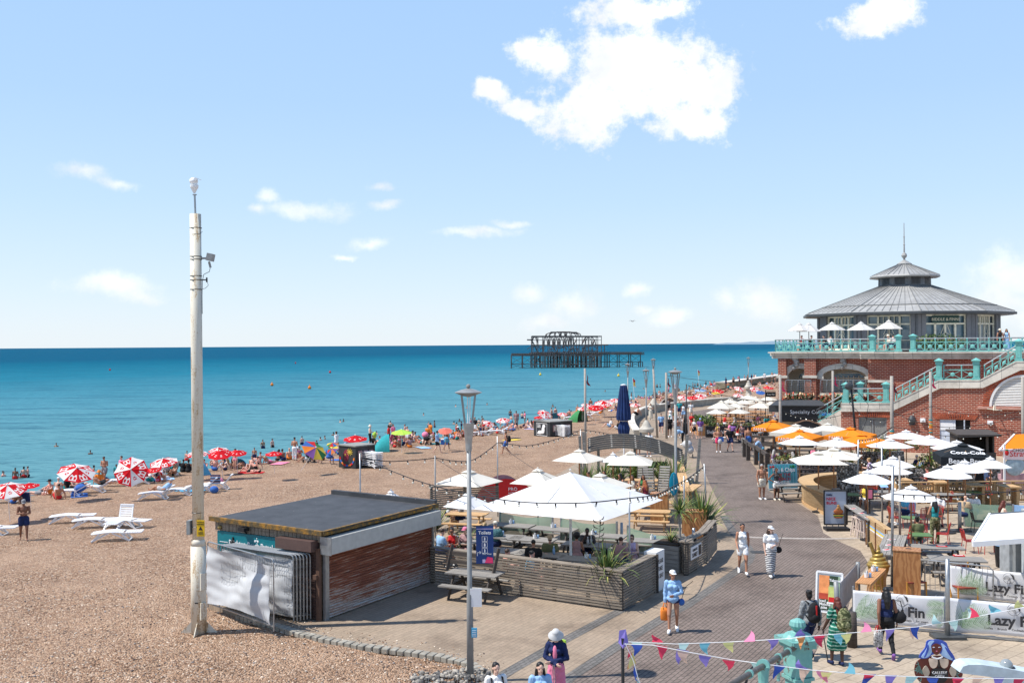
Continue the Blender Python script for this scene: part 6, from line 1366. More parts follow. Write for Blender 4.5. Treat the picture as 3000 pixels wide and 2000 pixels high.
def seawall(label,pts,h,w,mt,name='sea_wall',cat='wall',group=None):
 P=[VR(p)for p in pts];t=tg(name,label,cat,(P[0].x,P[0].y,0),0,group);L=[];Rr=[]
 Q=[]
 for i in range(len(P)-1):
  p0,p1,p2,p3=P[max(i-1,0)],P[i],P[i+1],P[min(i+2,len(P)-1)]
  for k in range(6):u=k/6;Q.append(.5*((2*p1)+(p2-p0)*u+(2*p0-5*p1+4*p2-p3)*u*u+(3*p1-p0-3*p2+p3)*u**3))
 Q.append(P[-1])
 m=MB();m2=MB()
 for a,b in zip(Q,Q[1:]):
  a=a-P[0];b=b-P[0];a.z=b.z=0;m.bar(a+V(0,0,h/2-.3),b+V(0,0,h/2-.3),w*.8,h+.6-.12);m2.bar(a+V(0,0,h-.06),b+V(0,0,h-.06),w,.13)
 m.bd('wall_face',mt,t);m2.bd('coping',M_STONE,t)
seawall('low curved concrete sea wall with a pale coping where people sit',[G(1866,1288),G(1852,1264),G(1852,1238),G(1880,1216),G(1930,1204),G(2010,1194),G(2090,1185),G(2200,1178)],.8,.6,mat('concrete',(.38,.35,.29),.85,0,.15,3))
seawall('stone groyne running out to the water beyond the red parasols',[G(2110,1139,-.6),G(2180,1128,-.6),G(2300,1110,-.6)],.6,2.2,mat('groyne_stone',(.22,.19,.13),.9,0,.4,1.5),name='stone_groyne',cat='groyne')
def beach_hut(label,x0,x1,x2,yb,yt,yb2,stack,art):
 a=B(x0,yb);
 def atD(px,Y):return D(px,1300,Y)
 a.z=hgt(a.x,a.y);b=G(x1,yb+5,a.z);W=(b-a).length;H=D(x0,yt,a.y).z-a.z;rz=math.atan2(b.y-a.y,b.x-a.x);t=tg('beach_storage_hut',label,'storage hut',(a.x,a.y,a.z-.1),rz,'dark storage huts on the shingle');Dp=W*1.0;m=MB();m.box((W/2,Dp/2,H/2),(W,Dp,H));m.bd('walls',mat('black_hut',(.03,.033,.035),.6,0,.3,3),t)
 m=MB();m.box((W/2,Dp/2,H+.04),(W+.12,Dp+.12,.08));m.bd('roof',mat('hut_roof',(.25,.25,.23),.8),t)
 m=MB();
 for k in range(3):m.box((W+.02,Dp*(.22+.28*k),H*.62),(.02,Dp*.2,H*.4))
 m.bd('notice',cm('mauve'),t);m=MB()
 for k in range(3):m.box((W+.035,Dp*(.22+.28*k),H*.62),(.01,Dp*.12,H*.26))
 m.bd('notice_print',cm('cream'),t)
 m=MB();c=(W*.5,-.02,H*.52)
 if art==0:
  for k in range(9):an=rad(180+k*20);m.bar((c[0]+.42*W*cos(an),-.02,c[2]+.36*H*sin(an)),(c[0]+.42*W*cos(an+.35),-.02,c[2]+.36*H*sin(an+.35)),.02,.12,mi=k%3)
  for k in range(10):an=k*.63;m.bar((W*.66,-.02,H*.76),(W*.66+.18*W*cos(an),-.02,H*.76+.16*H*sin(an)),.02,.03,mi=3)
  m.sph((W*.45,-.01,H*.6),(.16*W,.02,.26*H),12,mi=4);m.sph((W*.40,-.02,H*.62),(.04*W,.03,.05*H),8,mi=3)
  m.bd('painted_mural',[cm('red'),cm('blue'),cm('orange'),cm('yellow'),cm('maroon')],t,uv=False)
 else:
  for s,q in(((.18,.15),(.82,.15)),((.18,.9),(.82,.9)),((.18,.15),(.18,.9)),((.82,.15),(.82,.9))):m.bar((W*s[0],-.015,H*s[1]),(W*q[0],-.015,H*q[1]),.02,.035)
  for(x,z,r,q)in((.62,.72,.09,.12),(.58,.5,.09,.2),(.45,.35,.2,.1),(.35,.28,.14,.06)):m.sph((W*x,-.015,H*z),(W*r,.02,H*q),10)
  for k in range(3):m.box((W*.33,-.02,H*(.8-.08*k)),(W*.2,.01,.05))
  m.bd('painted_mural',[cm('white')],t,uv=False)
 for k in range(stack):
  plc('stk',lambda:stack_root(),(a.x+cos(rz)*(W+.55)-sin(rz)*.9,a.y+sin(rz)*(W+.55)+cos(rz)*.9,a.z+k*.11-.05),rz+rad(90),'white sun lounger stacked beside the %s storage hut, %s'%(('colourful','black and white')[art],('bottom','second','third','fourth','fifth','sixth','seventh','eighth','top')[k if k<stack-1 else 8]),'stacked white loungers')
def stack_root():
 t=tg('stacked_lounger','x y','sun lounger');m=MB()
 for s in(-1,1):m.tube([(s*.30,-.9,.30),(s*.30,-.3,.26),(s*.30,.3,.30),(s*.30,.9,.27)],.025,5)
 for k in range(16):m.box((0,-.85+k*.113,.285),(.56,.085,.02))
 m.bd('seat',WT,t);m=MB()
 for s in(-1,1):m.bar((s*.3,-.5,.28),(s*.3,-.75,.12),.04);m.bar((s*.3,.5,.28),(s*.3,.75,.12),.04)
 m.bd('legs',WT,t);return t
beach_hut('black storage hut with a colourful painted face mural',993,1042,1092,1368,1300,0,9,0);beach_hut('black storage hut with a white animal painting in a dotted frame',1564,1612,1633,1277,1229,0,9,1)
def za(x,y):return(x/2.613,1000+y/2.613)
for x,y,rz,up,l in((610,1385,100,0,'flat white lounger, farthest of the four empty ones on the open shingle'),(790,1420,97,0,'flat white lounger, second from the left of the four empty ones'),(1030,1425,80,0,'white lounger behind the upright one, third of the four empty ones'),(960,1420,170,75,'white lounger with its backrest raised, among the four empty ones'),(960,1520,100,0,'flat white lounger nearest the camera on the open shingle'),(5,1480,95,0,'white lounger cut off by the left edge of the photo')):
 p=B(*za(x,y));lgr(l,p,rad(rz),up)
for x,y,rz,up,l in((600,1185,95,30,'white lounger draped with a royal blue towel'),(770,1155,95,30,'white lounger with raised back beside the blue towel one'),(960,1105,95,0,'white lounger in front of the strongly tilted parasol'),(1120,1090,100,30,'white lounger right of the strongly tilted parasol'),(1250,1205,95,35,'white lounger where the grey haired person rests'),(1430,1180,95,35,'white lounger half behind the tall mast'),(1600,1150,95,45,'white lounger with a striped towel on its backrest'),(1720,1130,95,50,'empty white lounger with a raised back, right of the mast'),(90,1235,95,20,'white lounger under the leftmost red parasol')):
 p=B(*za(x,y));lgr(l,p,rad(rz),up)
for x,y,l in((1255,1035,'left of two navy striped deck chairs by the red parasols'),(1320,1025,'right of two navy striped deck chairs by the red parasols')):
 p=B(*za(x,y));plc('dc',deckchair_root,p,rad(60),l,'striped deck chairs')
for px,py,rz,l in((1425,1276,95,'white lounger with a sunbather beside the red parasol pair'),(1470,1272,95,'white lounger behind the yellow towel'),(1690,1230,95,'white lounger just behind the wooden flagpole'),(1730,1224,90,'white lounger left of the navy parasol'),(1750,1216,90,'white lounger under the red parasol pair near the navy parasol')):lgr(l,B(px,py),rad(rz),30)
def towel(l,p,c,w=.9,h=1.7,rz=0):
 t=tg('beach_towel',l,'towel',p,rz,'towels on the shingle');m=MB();nx,ny=6,10;vs=[(w*(i/nx-.5),h*(j/ny-.5),.03+.02*R.random())for j in range(ny+1)for i in range(nx+1)];m.add(vs,[(j*(nx+1)+i,j*(nx+1)+i+1,(j+1)*(nx+1)+i+1,(j+1)*(nx+1)+i)for j in range(ny)for i in range(nx)]);m.bd('cloth',cm(c),t,smooth=True,uv=False)
for px,py,c,l in((232,1452,'blue','royal blue towel beside the draped lounger'),(160,1440,'white','white towel spread at the water edge, left'),(470,1405,'lightblue','pale towel beside the person in the white hat'),(735,1386,'red','red towel under the sunbathing couple'),(820,1358,'pink','pink towel under the woman in the straw hat'),(1240,1313,'lightblue','blue patterned blanket on the shingle'),(1290,1300,'teal','teal towel beside the white bag'),(1500,1290,'yellow','yellow towel lying on the shingle'),(1560,1258,'lilac','lilac towel beside the black and white hut'),(1000,1350,'blue','blue towel beside the colourful hut'),(560,1438,'sky','sky blue towel under the middle loungers')):
 towel(l,B(px,py),c,rz=U(0,3))
t=tg('towel','crumpled royal blue towel hanging from a white lounger','towel',B(*za(600,1180))+V(.1,0,.3));m=MB();m.sph((0,0,.15),(.28,.55,.22),12);m.sph((-.2,-.2,-.1),(.15,.4,.22),10);m.bd('cloth',cm('blue'),t,smooth=True)
t=tg('towel','red and blue striped towel over a lounger backrest','towel',B(*za(1600,1150))+V(.35,.1,.45));m=MB();
for i in range(9):m.box((0,0,.05+i*.055),(.55,.16,.05),mi=i%3)
m.bd('cloth',[cm('lightblue'),cm('mauve'),cm('navy')],t,uv=False)
t=tg('towel','pink and white towel on the empty raised lounger','towel',B(*za(1680,1125))+V(.0,0,.35));m=MB();m.sph((0,0,.1),(.25,.2,.2),9);m.bd('cloth',cm('pink'),t,smooth=True)
t=tg('beach_bag','round blue bag under the raised loungers','bag',B(*za(1640,1160)));m=MB();m.sph((0,0,.2),(.26,.22,.22),10);m.bd('bag',cm('blue'),t,smooth=True)
t=tg('beach_bag','dark blue bag beside the leftmost parasol','bag',B(*za(190,1225)));m=MB();m.box((0,0,.25),(.5,.3,.5));m.bd('bag',cm('navy'),t)
def popup(l,p,c,w,h,rz=0,c2=None):
 t=tg('beach_tent',l,'beach tent',p,rz,'pop up beach tents');m=MB();n=12
 vs=[];
 for j in range(7):
  f=j/6;
  for i in range(n+1):a=pi*i/n;s=sin(f*pi*.5+.0)if j<6 else 1;vs.append((w*cos(a)*(1-.25*f),(f-.5)*w*1.2,h*sin(a)*cos((f)*1.45)))
 m.add(vs,[(j*(n+1)+i,j*(n+1)+i+1,(j+1)*(n+1)+i+1,(j+1)*(n+1)+i)for j in range(6)for i in range(n)]);m.bd('shell',cm(c),t,smooth=True,uv=False)
 m=MB();m.tube([(w*cos(pi*i/10),-w*.6,h*sin(pi*i/10))for i in range(11)],.02,5);m.bd('hoop',cm(c2 or c),t)
popup('blue beach tent behind the tall mast',B(600,1390),'sky',.55,.95,rad(-60));popup('low light blue beach tent behind the sunbathing couple',B(700,1372),'sky',.6,.7,rad(10));popup('large teal beach tent behind the colourful hut',B(1115,1322),'teal',1.1,1.35,rad(100));popup('pink beach tent near the green parasol',B(1152,1300),'pink',.5,1.0,rad(30));popup('dark green beach tent behind the wooden flagpole',B(1688,1235),'green',1.3,1.4,rad(60));popup('grey beach tent behind the sea wall plinth',B(1950,1200),'grey',1.3,1.5,rad(20));popup('bright blue beach tent among the crowd left of the animal hut',B(1617,1236),'sky',.9,1.0,rad(20));popup('blue beach tent near the second dark hut, lower',B(1605,1232),'sky',.7,.8,rad(50))
t=tg('beach_tent','red beach tent with a grey top and white PRO lettering','beach tent',G(1480,1470)+V(0,0,0),rad(10));m=MB();n=14
for w,h,y,mi in((1.5,1.15,0,0),(1.1,1.25,.8,1)):
 vs=[(w*cos(pi*i/n)*(1 if j==0 else .75),y+j*.7,h*sin(pi*i/n)*(1 if j==0 else .9))for j in range(2)for i in range(n+1)];m.add(vs,[(i,i+1,n+2+i,n+1+i)for i in range(n)],mi);m.add([(0,y,0)]+vs[:n+1],[(0,i+1,i+2)for i in range(n)],mi)
m.bd('shell',[cm('red'),cm('grey')],t,uv=False);text('PRO',.24,(.15,-.02,.55),(1,0,0),(0,0,1),WT,t);text('ACTION',.12,(.15,-.02,.40),(1,0,0),(0,0,1),WT,t)
t=tg('cool_box','blue and white cool box near the walking man in bright blue shorts','cool box',B(1302,1302));m=MB();m.box((0,0,.2),(.6,.4,.4));m.bd('box',cm('blue'),t);m=MB();m.box((0,0,.43),(.62,.42,.06));m.bd('lid',WT,t)
for px,py,c,l in((1248,1303,'pink','pushchair with a salmon pink hood beside the shoreline'),(905,1356,'black','black pushchair under the rainbow parasol')):
 t=tg('pushchair',l,'pushchair',B(px,py),rad(40));m=MB();m.sph((0,.1,.85),(.28,.32,.28),10);m.bd('hood',cm(c),t,smooth=True);m=MB();m.sph((0,-.1,.55),(.25,.4,.2),10);m.bd('seat',cm('black'),t,smooth=True)
 for x in(-1,1):
  for y in(-.35,.35):m=MB();m.tube([(x*.27-.02,y,.12),(x*.27+.02,y,.12)],.12,10);m.bd('wheel',BK,t)
 m=MB();m.bar((0,-.4,.9),(0,.35,.15),.03);m.bar((0,.35,1.0),(0,-.35,.15),.03);m.bd('frame',STEEL,t)
BP=[(22,1428,54,'A',.35,.3,'leftmost big red and white parasol at the photo edge'),(86,1419,30,'B',.15,0,'small red parasol just right of the leftmost one'),(224,1377,54,'A',.45,.6,'tilted red and white parasol above the reclining men'),(385,1374,49,'A',1.0,.2,'red and white parasol tipped far over towards the camera'),(480,1349,42,'A',.3,-.2,'red and white parasol above the striped deck chairs'),(452,1373,21,'B',.3,0,'small red parasol peeking from behind the tipped one'),(578,1326,33,'A',.2,0,'red parasol partly behind the tall mast'),(646,1326,38,'B',.3,0,'front red parasol of the cluster right of the mast'),(696,1323,28,'B',.25,.3,'rightmost red parasol of the cluster right of the mast'),(640,1315,30,'A',.2,0,'rear red parasol of the cluster right of the mast'),(802,1326,26,'B',.15,0,'red parasol above the seated pair in mid beach'),(1041,1281,37,'B',.15,0,'red parasol behind the colourful hut'),(1304,1259,22,'coral',.4,0,'plain coral parasol low among the crowd'),(1432,1238,19,'A',.5,.7,'left one of a pair of red parasols near the sunbather'),(1473,1228,22,'A',.3,-.2,'right one of a pair of red parasols near the sunbather'),(1595,1210,22,'A',.6,.5,'tipped pale edged red parasol above the animal hut'),(1577,1221,14,'B',.2,0,'low red parasol just left of the animal hut roof'),(1648,1211,16,'A',.3,0,'red parasol right of the animal hut'),(1706,1195,16,'A',.3,0,'red parasol left of the wooden flagpole, lower'),(1720,1185,19,'A',.3,.4,'red parasol left of the wooden flagpole, upper'),(1746,1191,24,'B',.3,0,'red ribbed parasol right of the wooden flagpole'),(1768,1178,30,'A',.35,-.3,'large red parasol right of the wooden flagpole'),(1803,1170,18,'A',.3,0,'red parasol just left of the closed navy one'),(1861,1184,17,'A',.3,0,'red parasol just right of the closed navy one'),(2003,1162,20,'A',.4,.3,'red parasol behind the surfboard lamp lantern'),(2029,1163,18,'B',.2,0,'red and yellow edged parasol in the far crowd'),(2051,1158,20,'A',.4,-.3,'large red parasol at the centre of the far crowd'),(2104,1144,18,'B',.3,0,'red parasol near the groyne root'),(2165,1136,17,'A',.4,.4,'red parasol in front of the groyne'),(2162,1155,16,'A',.3,0,'red parasol among the cream cafe parasols'),(2211,1138,15,'A',.5,0,'tilted red parasol near the groyne, right'),(2250,1134,16,'B',.2,.3,'rightmost red parasol beside the arched wing')]
COL['coral']=(.75,.20,.15)
for i,(px,py,hw,k,ti,ta,l)in enm(BP):bpar(l,px,py,hw,k,ti,ta,rz=i*1.3)
g2='coloured parasols on the beach'
bpar('rainbow panelled parasol with yellow blue and red wedges',920,1313,40,'rainbow',.75,.9,group=g2);bpar('yellow and red parasol tucked behind the rainbow one',974,1314,18,'rainbow',.8,-.5,rz=1,group=g2,dz=1.2);bpar('green and blue parasol top behind the rainbow one',974,1299,18,'rainbow',.3,0,rz=2.4,group=g2);bpar('small pale striped parasol beside the woman in white',1024,1295,18,'lightblue',.1,0,group=g2,dz=1.4);bpar('lime green parasol over a family group',1176,1263,32,'lime',.12,0,group=g2);bpar('pale blue parasol in the far crowd by the groyne',2054,1141,17,'lightblue',.2,0,group=g2);bpar('dark blue parasol near the groyne',2228,1148,14,'blue',.4,0,group=g2);bpar('yellow parasol at the far shoreline',2097,1150,13,'yellow',.2,0,group=g2)
def coffee_hut():
 Y=74;a=D(2292,1260,Y);b=D(2396,1260,Y);L=b.x-a.x;t=tg('coffee_hut','black takeaway hut with a Speciality Coffee sign and dark pitched roof','kiosk',(a.x,Y,0),rad(-12));H=D(2292,1190,Y).z
 m=MB();m.box((L/2,1.6,H/2),(L,.1,H));m.box((L-.1,.9,H/2),(.12,1.6,H));m.box((L/2,1.6,.6),(L,1.4,1.2));m.bd('walls',BK,t)
 m=MB();m.box((L*.5,-.02,H-.55),(L,.08,1.15));m.bd('sign_fascia',BK,t)
 m=MB();m.poly([(-.9,-.3,H+.05),(L+.55,-.3,H+.05),(L+.1,.9,H+.38),(-.3,.9,H+.38)],ext=(0,0,.06));m.box((-.5,.3,H-.2),(.9,.08,.5));m.bd('roof',DGREY,t)
 m=MB();m.box((-.1,.1,H*.4),(.1,.1,H*.8));m.box((L+.02,.0,H*.4),(.16,.16,H*.8));m.bd('corner_post',W_BAM,t)
 m=MB();m.box((L*.62,-.03,.9),(L*.7,.06,1.8));m.bd('front_panel',BK,t);m=MB();m.box((.5,.05,1.0),(1.0,.1,1.9));m.bd('hatch',W_BAM,t)
 text('Speciality Coffee',.38,(.55,-.08,H-.52),(1,0,0),(0,0,1),WT,t)
 s=tg('round_shop_sign','cloud outlined wooden sign on the front of the coffee hut','sign',(a.x+L*.62,Y-.55,0),rad(-12));m=MB();P=[]
 for i in range(40):
  an=i*pi/20;r=1+.10*abs(sin(an*3));P.append((1.05*r*cos(an),.62*r*sin(an)))
 m.poly([(x,.0,1.35+z)for x,z in P],ext=(0,.06,0));m.bd('backing',BK,s);m=MB()
 for(x,z),(x2,z2)in zip(P,P[1:]+P[:1]):m.bar((x,-.02,1.35+z),(x2,-.02,1.35+z2),.05,.10)
 m.bd('rim',mat('sign_rim',(.28,.17,.11),.6),s);text('white cloud',.32,(0,-.03,1.35),(1,0,0),(0,0,1),WT,s,'lettering','CENTER',sx=.95);text('COFFEE CO',.17,(0,-.03,1.12),(1,0,0),(0,0,1),WT,s,'lettering','CENTER')
coffee_hut()
t=tg('hanging_sign','small black hanging Shelter Hall sign beyond the cream parasols','sign',D(2246,1158,88));m=MB();m.box((.35,0,.1),(.9,.08,.42));m.bd('panel',BK,t);m=MB();m.bar((-.1,0,-4.6),(-.1,0,.5),.06);m.bar((-.1,0,.42),(.8,0,.42),.04);m.bd('bracket',BK,t);text('Shelter Hall',.2,(.35,-.06,.03),(1,0,0),(0,0,1),WT,t,'lettering','CENTER',sx=.7)
for i,(x0,x1,tx,l)in enm(((2068,2127,'Shelter Hall','left'),(2128,2172,"Brighton's",'middle'),(2174,2250,'Food\nHall','right'))):
 a=G(x0,1281);b=G(x1,1281);t,L,rz=board('black planter box lettered %s along the dining terrace, %s'%(tx.replace('\n',' '),l),a,b,.92,.5,BK,'lettered_planter','planter')
 text(tx,.42,(L*.5,-.03,.32 if i<2 else .5),(1,0,0),(0,0,1),WT,t,'lettering','CENTER',sx=.75);t['group']='black planters along the dining terrace'
 m=MB();leafclump(m,(L/2,.3,1.0),(L*.5,.25,.22),int(170*L),.12,(0,1,2,4));m.bd('planting',LEAFS,t,uv=False)
t=tg('planter_end','brown timber end planter at the promenade corner of the dining terrace','planter',G(2052,1276));m=MB();m.box((.2,2,.45),(.8,4,.9));m.bd('box',W_TEAK,t);m=MB();leafclump(m,(.2,1.8,1.2),(.5,2.0,.45),500,.16,(0,1,1,2));m.bd('planting',LEAFS,t,uv=False)
shrub('leafy shrub at the promenade end of the dining terrace',G(2075,1262),(.8,1.0,.75),450,.18);shrub('clipped hedge in front of the roof terrace doors',VR((*(P0+TT*(LW(2752,1029,-4.5).x)+NN*-4.9).xy,7.05)),(2.2,.6,.65),1100,.14,name='hedge');
for u,y,l in((LW(2343,1160,-5).x,4.2,'left'),(LW(2474,1160,-5).x,4.2,'right')):
 p=P0+TT*u-NN*y;q=VR((p.x,p.y,2.9));FL=[mat('flower_%s'%k,c,.6)for k,c in(('peach',(.80,.42,.22)),('red',(.65,.08,.05)),('cream',(.75,.62,.35)))]
 shrub('hanging flower display under the %s arched balcony'%l,q+VR((0,-.3,0)),(1.3 if l=='left' else 2.0,.35,.5),500,.16,(0,1,1,2),'flower_display','hanging flower displays',flower=(FL,60))
for i in range(16):
 px=U(2090,2245);py=U(1222,1262);p=G(px,py);plc('table_dark',lambda:picnic_root(W_TEAK,W_DARK,1.7),p,rad(U(-40,20)),'brown timber table on the dining terrace','tables on the dining terrace')
RP=[(2181,1338),(2192,1348),(2215,1361),(2231,1373),(2247,1386)]
pts=[G(*p)for p in RP]
t=tg('timber_rail_fence','dark timber post and rail fence stepping down beside the promenade','fence',pts[0])
for i,p in enm(pts):m=MB();q=p-pts[0];m.box((q.x,q.y,.6),(.24,.24,1.2));m.bd('post',W_DARK,t)
for a,b in zip(pts,pts[1:]):a=a-pts[0];b=b-pts[0];m=MB();m.bar(a+V(0,0,1.1),b+V(0,0,1.1),.12,.22);m.bd('rail',W_DARK,t)
for(x,y),(x2,y2),l in(((2200,1318),(2270,1322),'upper'),((2225,1345),(2300,1352),'middle'),((2250,1362),(2330,1370),'lower')):
 a,b=G(x,y),G(x2,y2);t=tg('timber_rail_fence','%s dark rail running back from the timber fence'%l,'fence',a,0,'dark rails behind the fence');d=b-a;m=MB();m.bar(V(0,0,1.0),d+V(0,0,1.0),.14,.16);m.bar(V(0,0,.6),d+V(0,0,.6),.08,.14);m.bd('rail',W_DARK,t)
 for k in(0,.5,1):m=MB();q=d*k;m.box((q.x,q.y,.5),(.2,.2,1.0));m.bd('post',W_DARK,t)
gbn('grey stone gabion post at the head of the timber rail fence',G(2178,1336),G(2190,1336),1.15,.7)
gbn('gabion wall behind the fish and chips sign',G(2262,1398),G(2480,1400),.95,.6,top=1);gbn('tall narrow gabion pier beside the curved timber bar',G(2475,1472),G(2516,1470),1.85,.7);gbn('gabion wall behind the new timber benches, left part',G(2655,1425),G(2760,1425),.95,.6,top=1);gbn('gabion wall behind the new timber benches, right part',G(2765,1420),G(2960,1414),.95,.6,top=1);gbn('gabion wall below the orange parasols',G(2530,1390),G(2650,1385),1.3,.6,top=1)
phm('spiky palm beside the man leaning on the rail',G(2328,1365),1.3,60,1.2,group='cabbage palms',w=.03,name='cabbage_palm');shrub('yellow green bush at the foot of the knitted pole',G(2310,1372),(.9,.6,.45),420,.10,(1,2,3));phm('dark spiky palm above the tall gabion pier',G(2495,1400)+V(0,0,.8),1.0,60,1.4,group='cabbage palms',w=.03,name='cabbage_palm');phm('bare spiky palm right of the last orange parasol',G(2588,1398)+V(0,0,1.3),1.3,50,1.5,group='cabbage palms',w=.02,name='cabbage_palm');shrub('green bush on the gabion below the black parasol',G(2740,1405)+V(0,0,.7),(1.0,.6,.45),500,.11,(1,2,3));shrub('silvery bush beside the knitted pole by the blue door',G(2685,1345)+V(0,0,.6),(.9,.6,.45),400,.10,(1,2,4))
def fish():
 a=G(2254,1440);b=G(2338,1437);t,L,rz=board('pale blue plank Fish & Chips board behind the woman with hands on hips',a,b,1.40,.05,mat('plank_blue',(.16,.42,.52),.6,0,.15,2),'menu_board','sign',.06,lean=.12)
 m=MB()
 for i in range(1,10):m.box((L*i/10,.04,.73),(.012,.06,1.3))
 m.bd('plank_gaps',cm('teal'),t)
 text('Fish & Chips',.29,(L/2,-.03,1.03),(1,0,0),(0,.08,1),WT,t,align='CENTER',bold=.006,sx=.85);text('BY THE\nBEACH',.22,(L*.52,-.03,.80),(1,0,0),(0,.08,1),mat('letter_red',(.35,.02,.05)),t,align='CENTER',bold=.004);text('FRESHLY CUT DAILY\nON THE PREMISES\nTHE FISH IS LINE CAUGHT &\nCOOKED TO ORDER',.085,(L*.5,-.03,.47),(1,0,0),(0,.08,1),WT,t,align='CENTER',sx=.9,bold=.002)
 m=MB();m.sph((.22,.07,1.27),(.16,.03,.07),12,mi=0);m.sph((L-.25,.07,1.28),(.17,.03,.08),12,mi=1);m.box((L/2,-.01,.12),(L*.96,.02,.05),mi=0);m.bd('badges',[cm('red'),cm('green')],t,uv=False)
fish()
plc('picnic',picnic_root,G(2318,1464),rad(8),'grey picnic table between the blue board and the curved bar',PT);plc('picnic_br',lambda:picnic_root(W_DARK,W_DARK,1.9),G(2360,1415),rad(-14),'dark brown picnic table before the gabion wall, left','dark picnic tables');plc('picnic_br',None,G(2448,1425),rad(-14),'dark brown picnic table before the gabion wall, right','dark picnic tables');plc('picnic_br',None,G(2340,1352),rad(-10),'dark brown picnic table under the white octagonal parasol by the bald man','dark picnic tables');plc('picnic_br',None,G(2420,1352),rad(-10),'dark brown picnic table under the second octagonal parasol','dark picnic tables')
def bar():
 P=[G(2404,1503),G(2350,1468),G(2352,1452)+V(0,.4,0)];q=[V(14.05,44.6,0),V(13.9,46.3,0),V(14.0,48.0,0),V(14.5,49.6,0),V(15.6,50.8,0),V(17.2,51.4,0),V(18.8,51.5,0)];t=tg('curved_bar','curved pale timber drinks bar with a wide plank counter','bar counter',q[0]);Q=[]
 for i in range(len(q)-1):
  p0,p1,p2,p3=q[max(i-1,0)],q[i],q[i+1],q[min(i+2,len(q)-1)]
  for k in range(4):u=k/4;Q.append(.5*((2*p1)+(p2-p0)*u+(2*p0-5*p1+4*p2-p3)*u*u+(3*p1-p0-3*p2+p3)*u**3)-q[0])
 Q.append(q[-1]-q[0]);m=MB();m2=MB();m3=MB()
 L=[];Rr=[]
 for i,p in enm(Q):
  d=(Q[min(i+1,len(Q)-1)]-Q[max(i-1,0)]).normalized();n=VR((d.y,-d.x,0));L.append(p-n*.18);Rr.append(p+n*.52)
 k=len(Q);vs=[(p.x,p.y,z)for z in(1.0,1.06)for p in L+Rr];m.add(vs,[(i+2*k,i+1+2*k,i+1+3*k,i+3*k)for i in range(k-1)]+[(i,i+k,i+1+k,i+1)for i in range(k-1)]+[(i,i+1,i+1+2*k,i+2*k)for i in range(k-1)]+[(i+k,i+3*k,i+1+3*k,i+1+k)for i in range(k-1)]+[(0,2*k,3*k,k),(k-1,2*k-1,4*k-1,3*k-1)]);m.bd('counter_top',W_BAM,t)
 for a,b in zip(Q,Q[1:]):
  n=int((b-a).length/.075)+1
  for i in range(n):p=a.lerp(b,(i+.5)/n);m2.bar(p+V(0,0,.12),p+V(0,0,.98),.062,.03)
  m3.bar(a+V(0,0,.07),b+V(0,0,.07),.12,.13);m3.bar(a+V(0,0,.9),b+V(0,0,.9),.10,.06)
 m2.bd('bamboo_front',W_BAM,t);m3.bd('rails',W_NEW,t);m=MB();m.box((.15,.0,.5),(.22,.2,1.0));m.bd('end_post',W_NEW,t)
bar()
for x,y,l in((2437,1483,'left'),(2450,1478,'right')):plc('stool_g',lambda:stool_root(W_GREY),G(x,y),0,'grey timber stool inside the curved bar, %s'%l,'stools at the curved bar')
def burger():
 a=G(2417,1552)+V(0,.1,0);b=G(2484,1552)+V(0,.1,0);t,L,rz=board('free standing NICE BUNS poster showing a burger in a black frame',a,b,1.62,.05,mat('poster_blue',(.42,.47,.56),.5,0,.04),'poster_stand','sign',.22,frame=BK)
 m=MB();m.box((L/2,-.12,.06),(L*1.02,.55,.12));m.bd('weighted_base',BK,t);m=MB()
 for x in(.1,.35,L-.35,L-.1):m.bar((x,.0,.1),(x,.0,.25),.03)
 m.bd('springs',STEEL,t)
 LR=mat('letter_red2',(.45,.02,.05));text('NICE\nBUNS',.17,(.09,-.02,1.22),(1,0,0),(0,0,1),LR,t,bold=.003);text('PUFFIN',.11,(.09,-.02,1.40),(1,0,0),(0,0,1),cm('navy'),t,bold=.003,sx=.7)
 m=MB();c=L*.62;m.sph((c,-.02,.75),(.20,.04,.12),16,mi=0);m.box((c,-.03,.64),(.42,.03,.045),mi=1);m.box((c,-.03,.60),(.40,.035,.03),mi=2);m.box((c,-.03,.565),(.40,.03,.035),mi=3);m.sph((c,-.02,.52),(.18,.03,.05),14,mi=0)
 for x,z,r in((.02,.92,.07),(-.03,.88,.06),(.05,.86,.05),(0,.99,.055)):m.sph((c+x,-.03,z),(r,.03,r),8,mi=4)
 m.bd('burger_picture',[mat('bun',(.42,.13,.04)),mat('patty',(.10,.04,.02)),cm('yellow'),cm('green'),mat('fried',(.5,.25,.08))],t,uv=False)
burger()
def bartable(label,a,b,w,z,mt=None,items=2,group='narrow bar tables'):
 a,b=VR(a),VR(b);a.z=b.z=0;d=b-a;L=d.length;t=tg('bar_table',label,'bar table',a,math.atan2(d.y,d.x),group);m=MB();n=max(3,int(w/.13))
 for i in range(n):m.box((L/2,w*(i+.5)/n-w/2,z),(L,w/n-.012,.045))
 m.bd('table_top',mt or W_GREY,t)
 for x in(.1,L-.1):
  m=MB();m.bar((x,-w*.4,z),(x-.0,-w*.4,0),.07);m.bar((x,w*.4,z),(x,w*.4,0),.07);m.bar((x,-w*.4,.35),(x,w*.4,.35),.05);m.bd('leg_frame',W_DARK,t)
 return t
ta=G(2487,1552);tb=G(2556,1590);zt=1.02
a=G(2487,1478,1.02);b=G(2560,1524,1.02);bartable('grey bar table beside the burger sign with menus on top',a,b,.45,1.02)
a=G(2602,1626,1.0);b=G(2625,1567,1.0);bartable('grey plank bar table leading down behind the gold sculpture',a,b,.75,1.0)
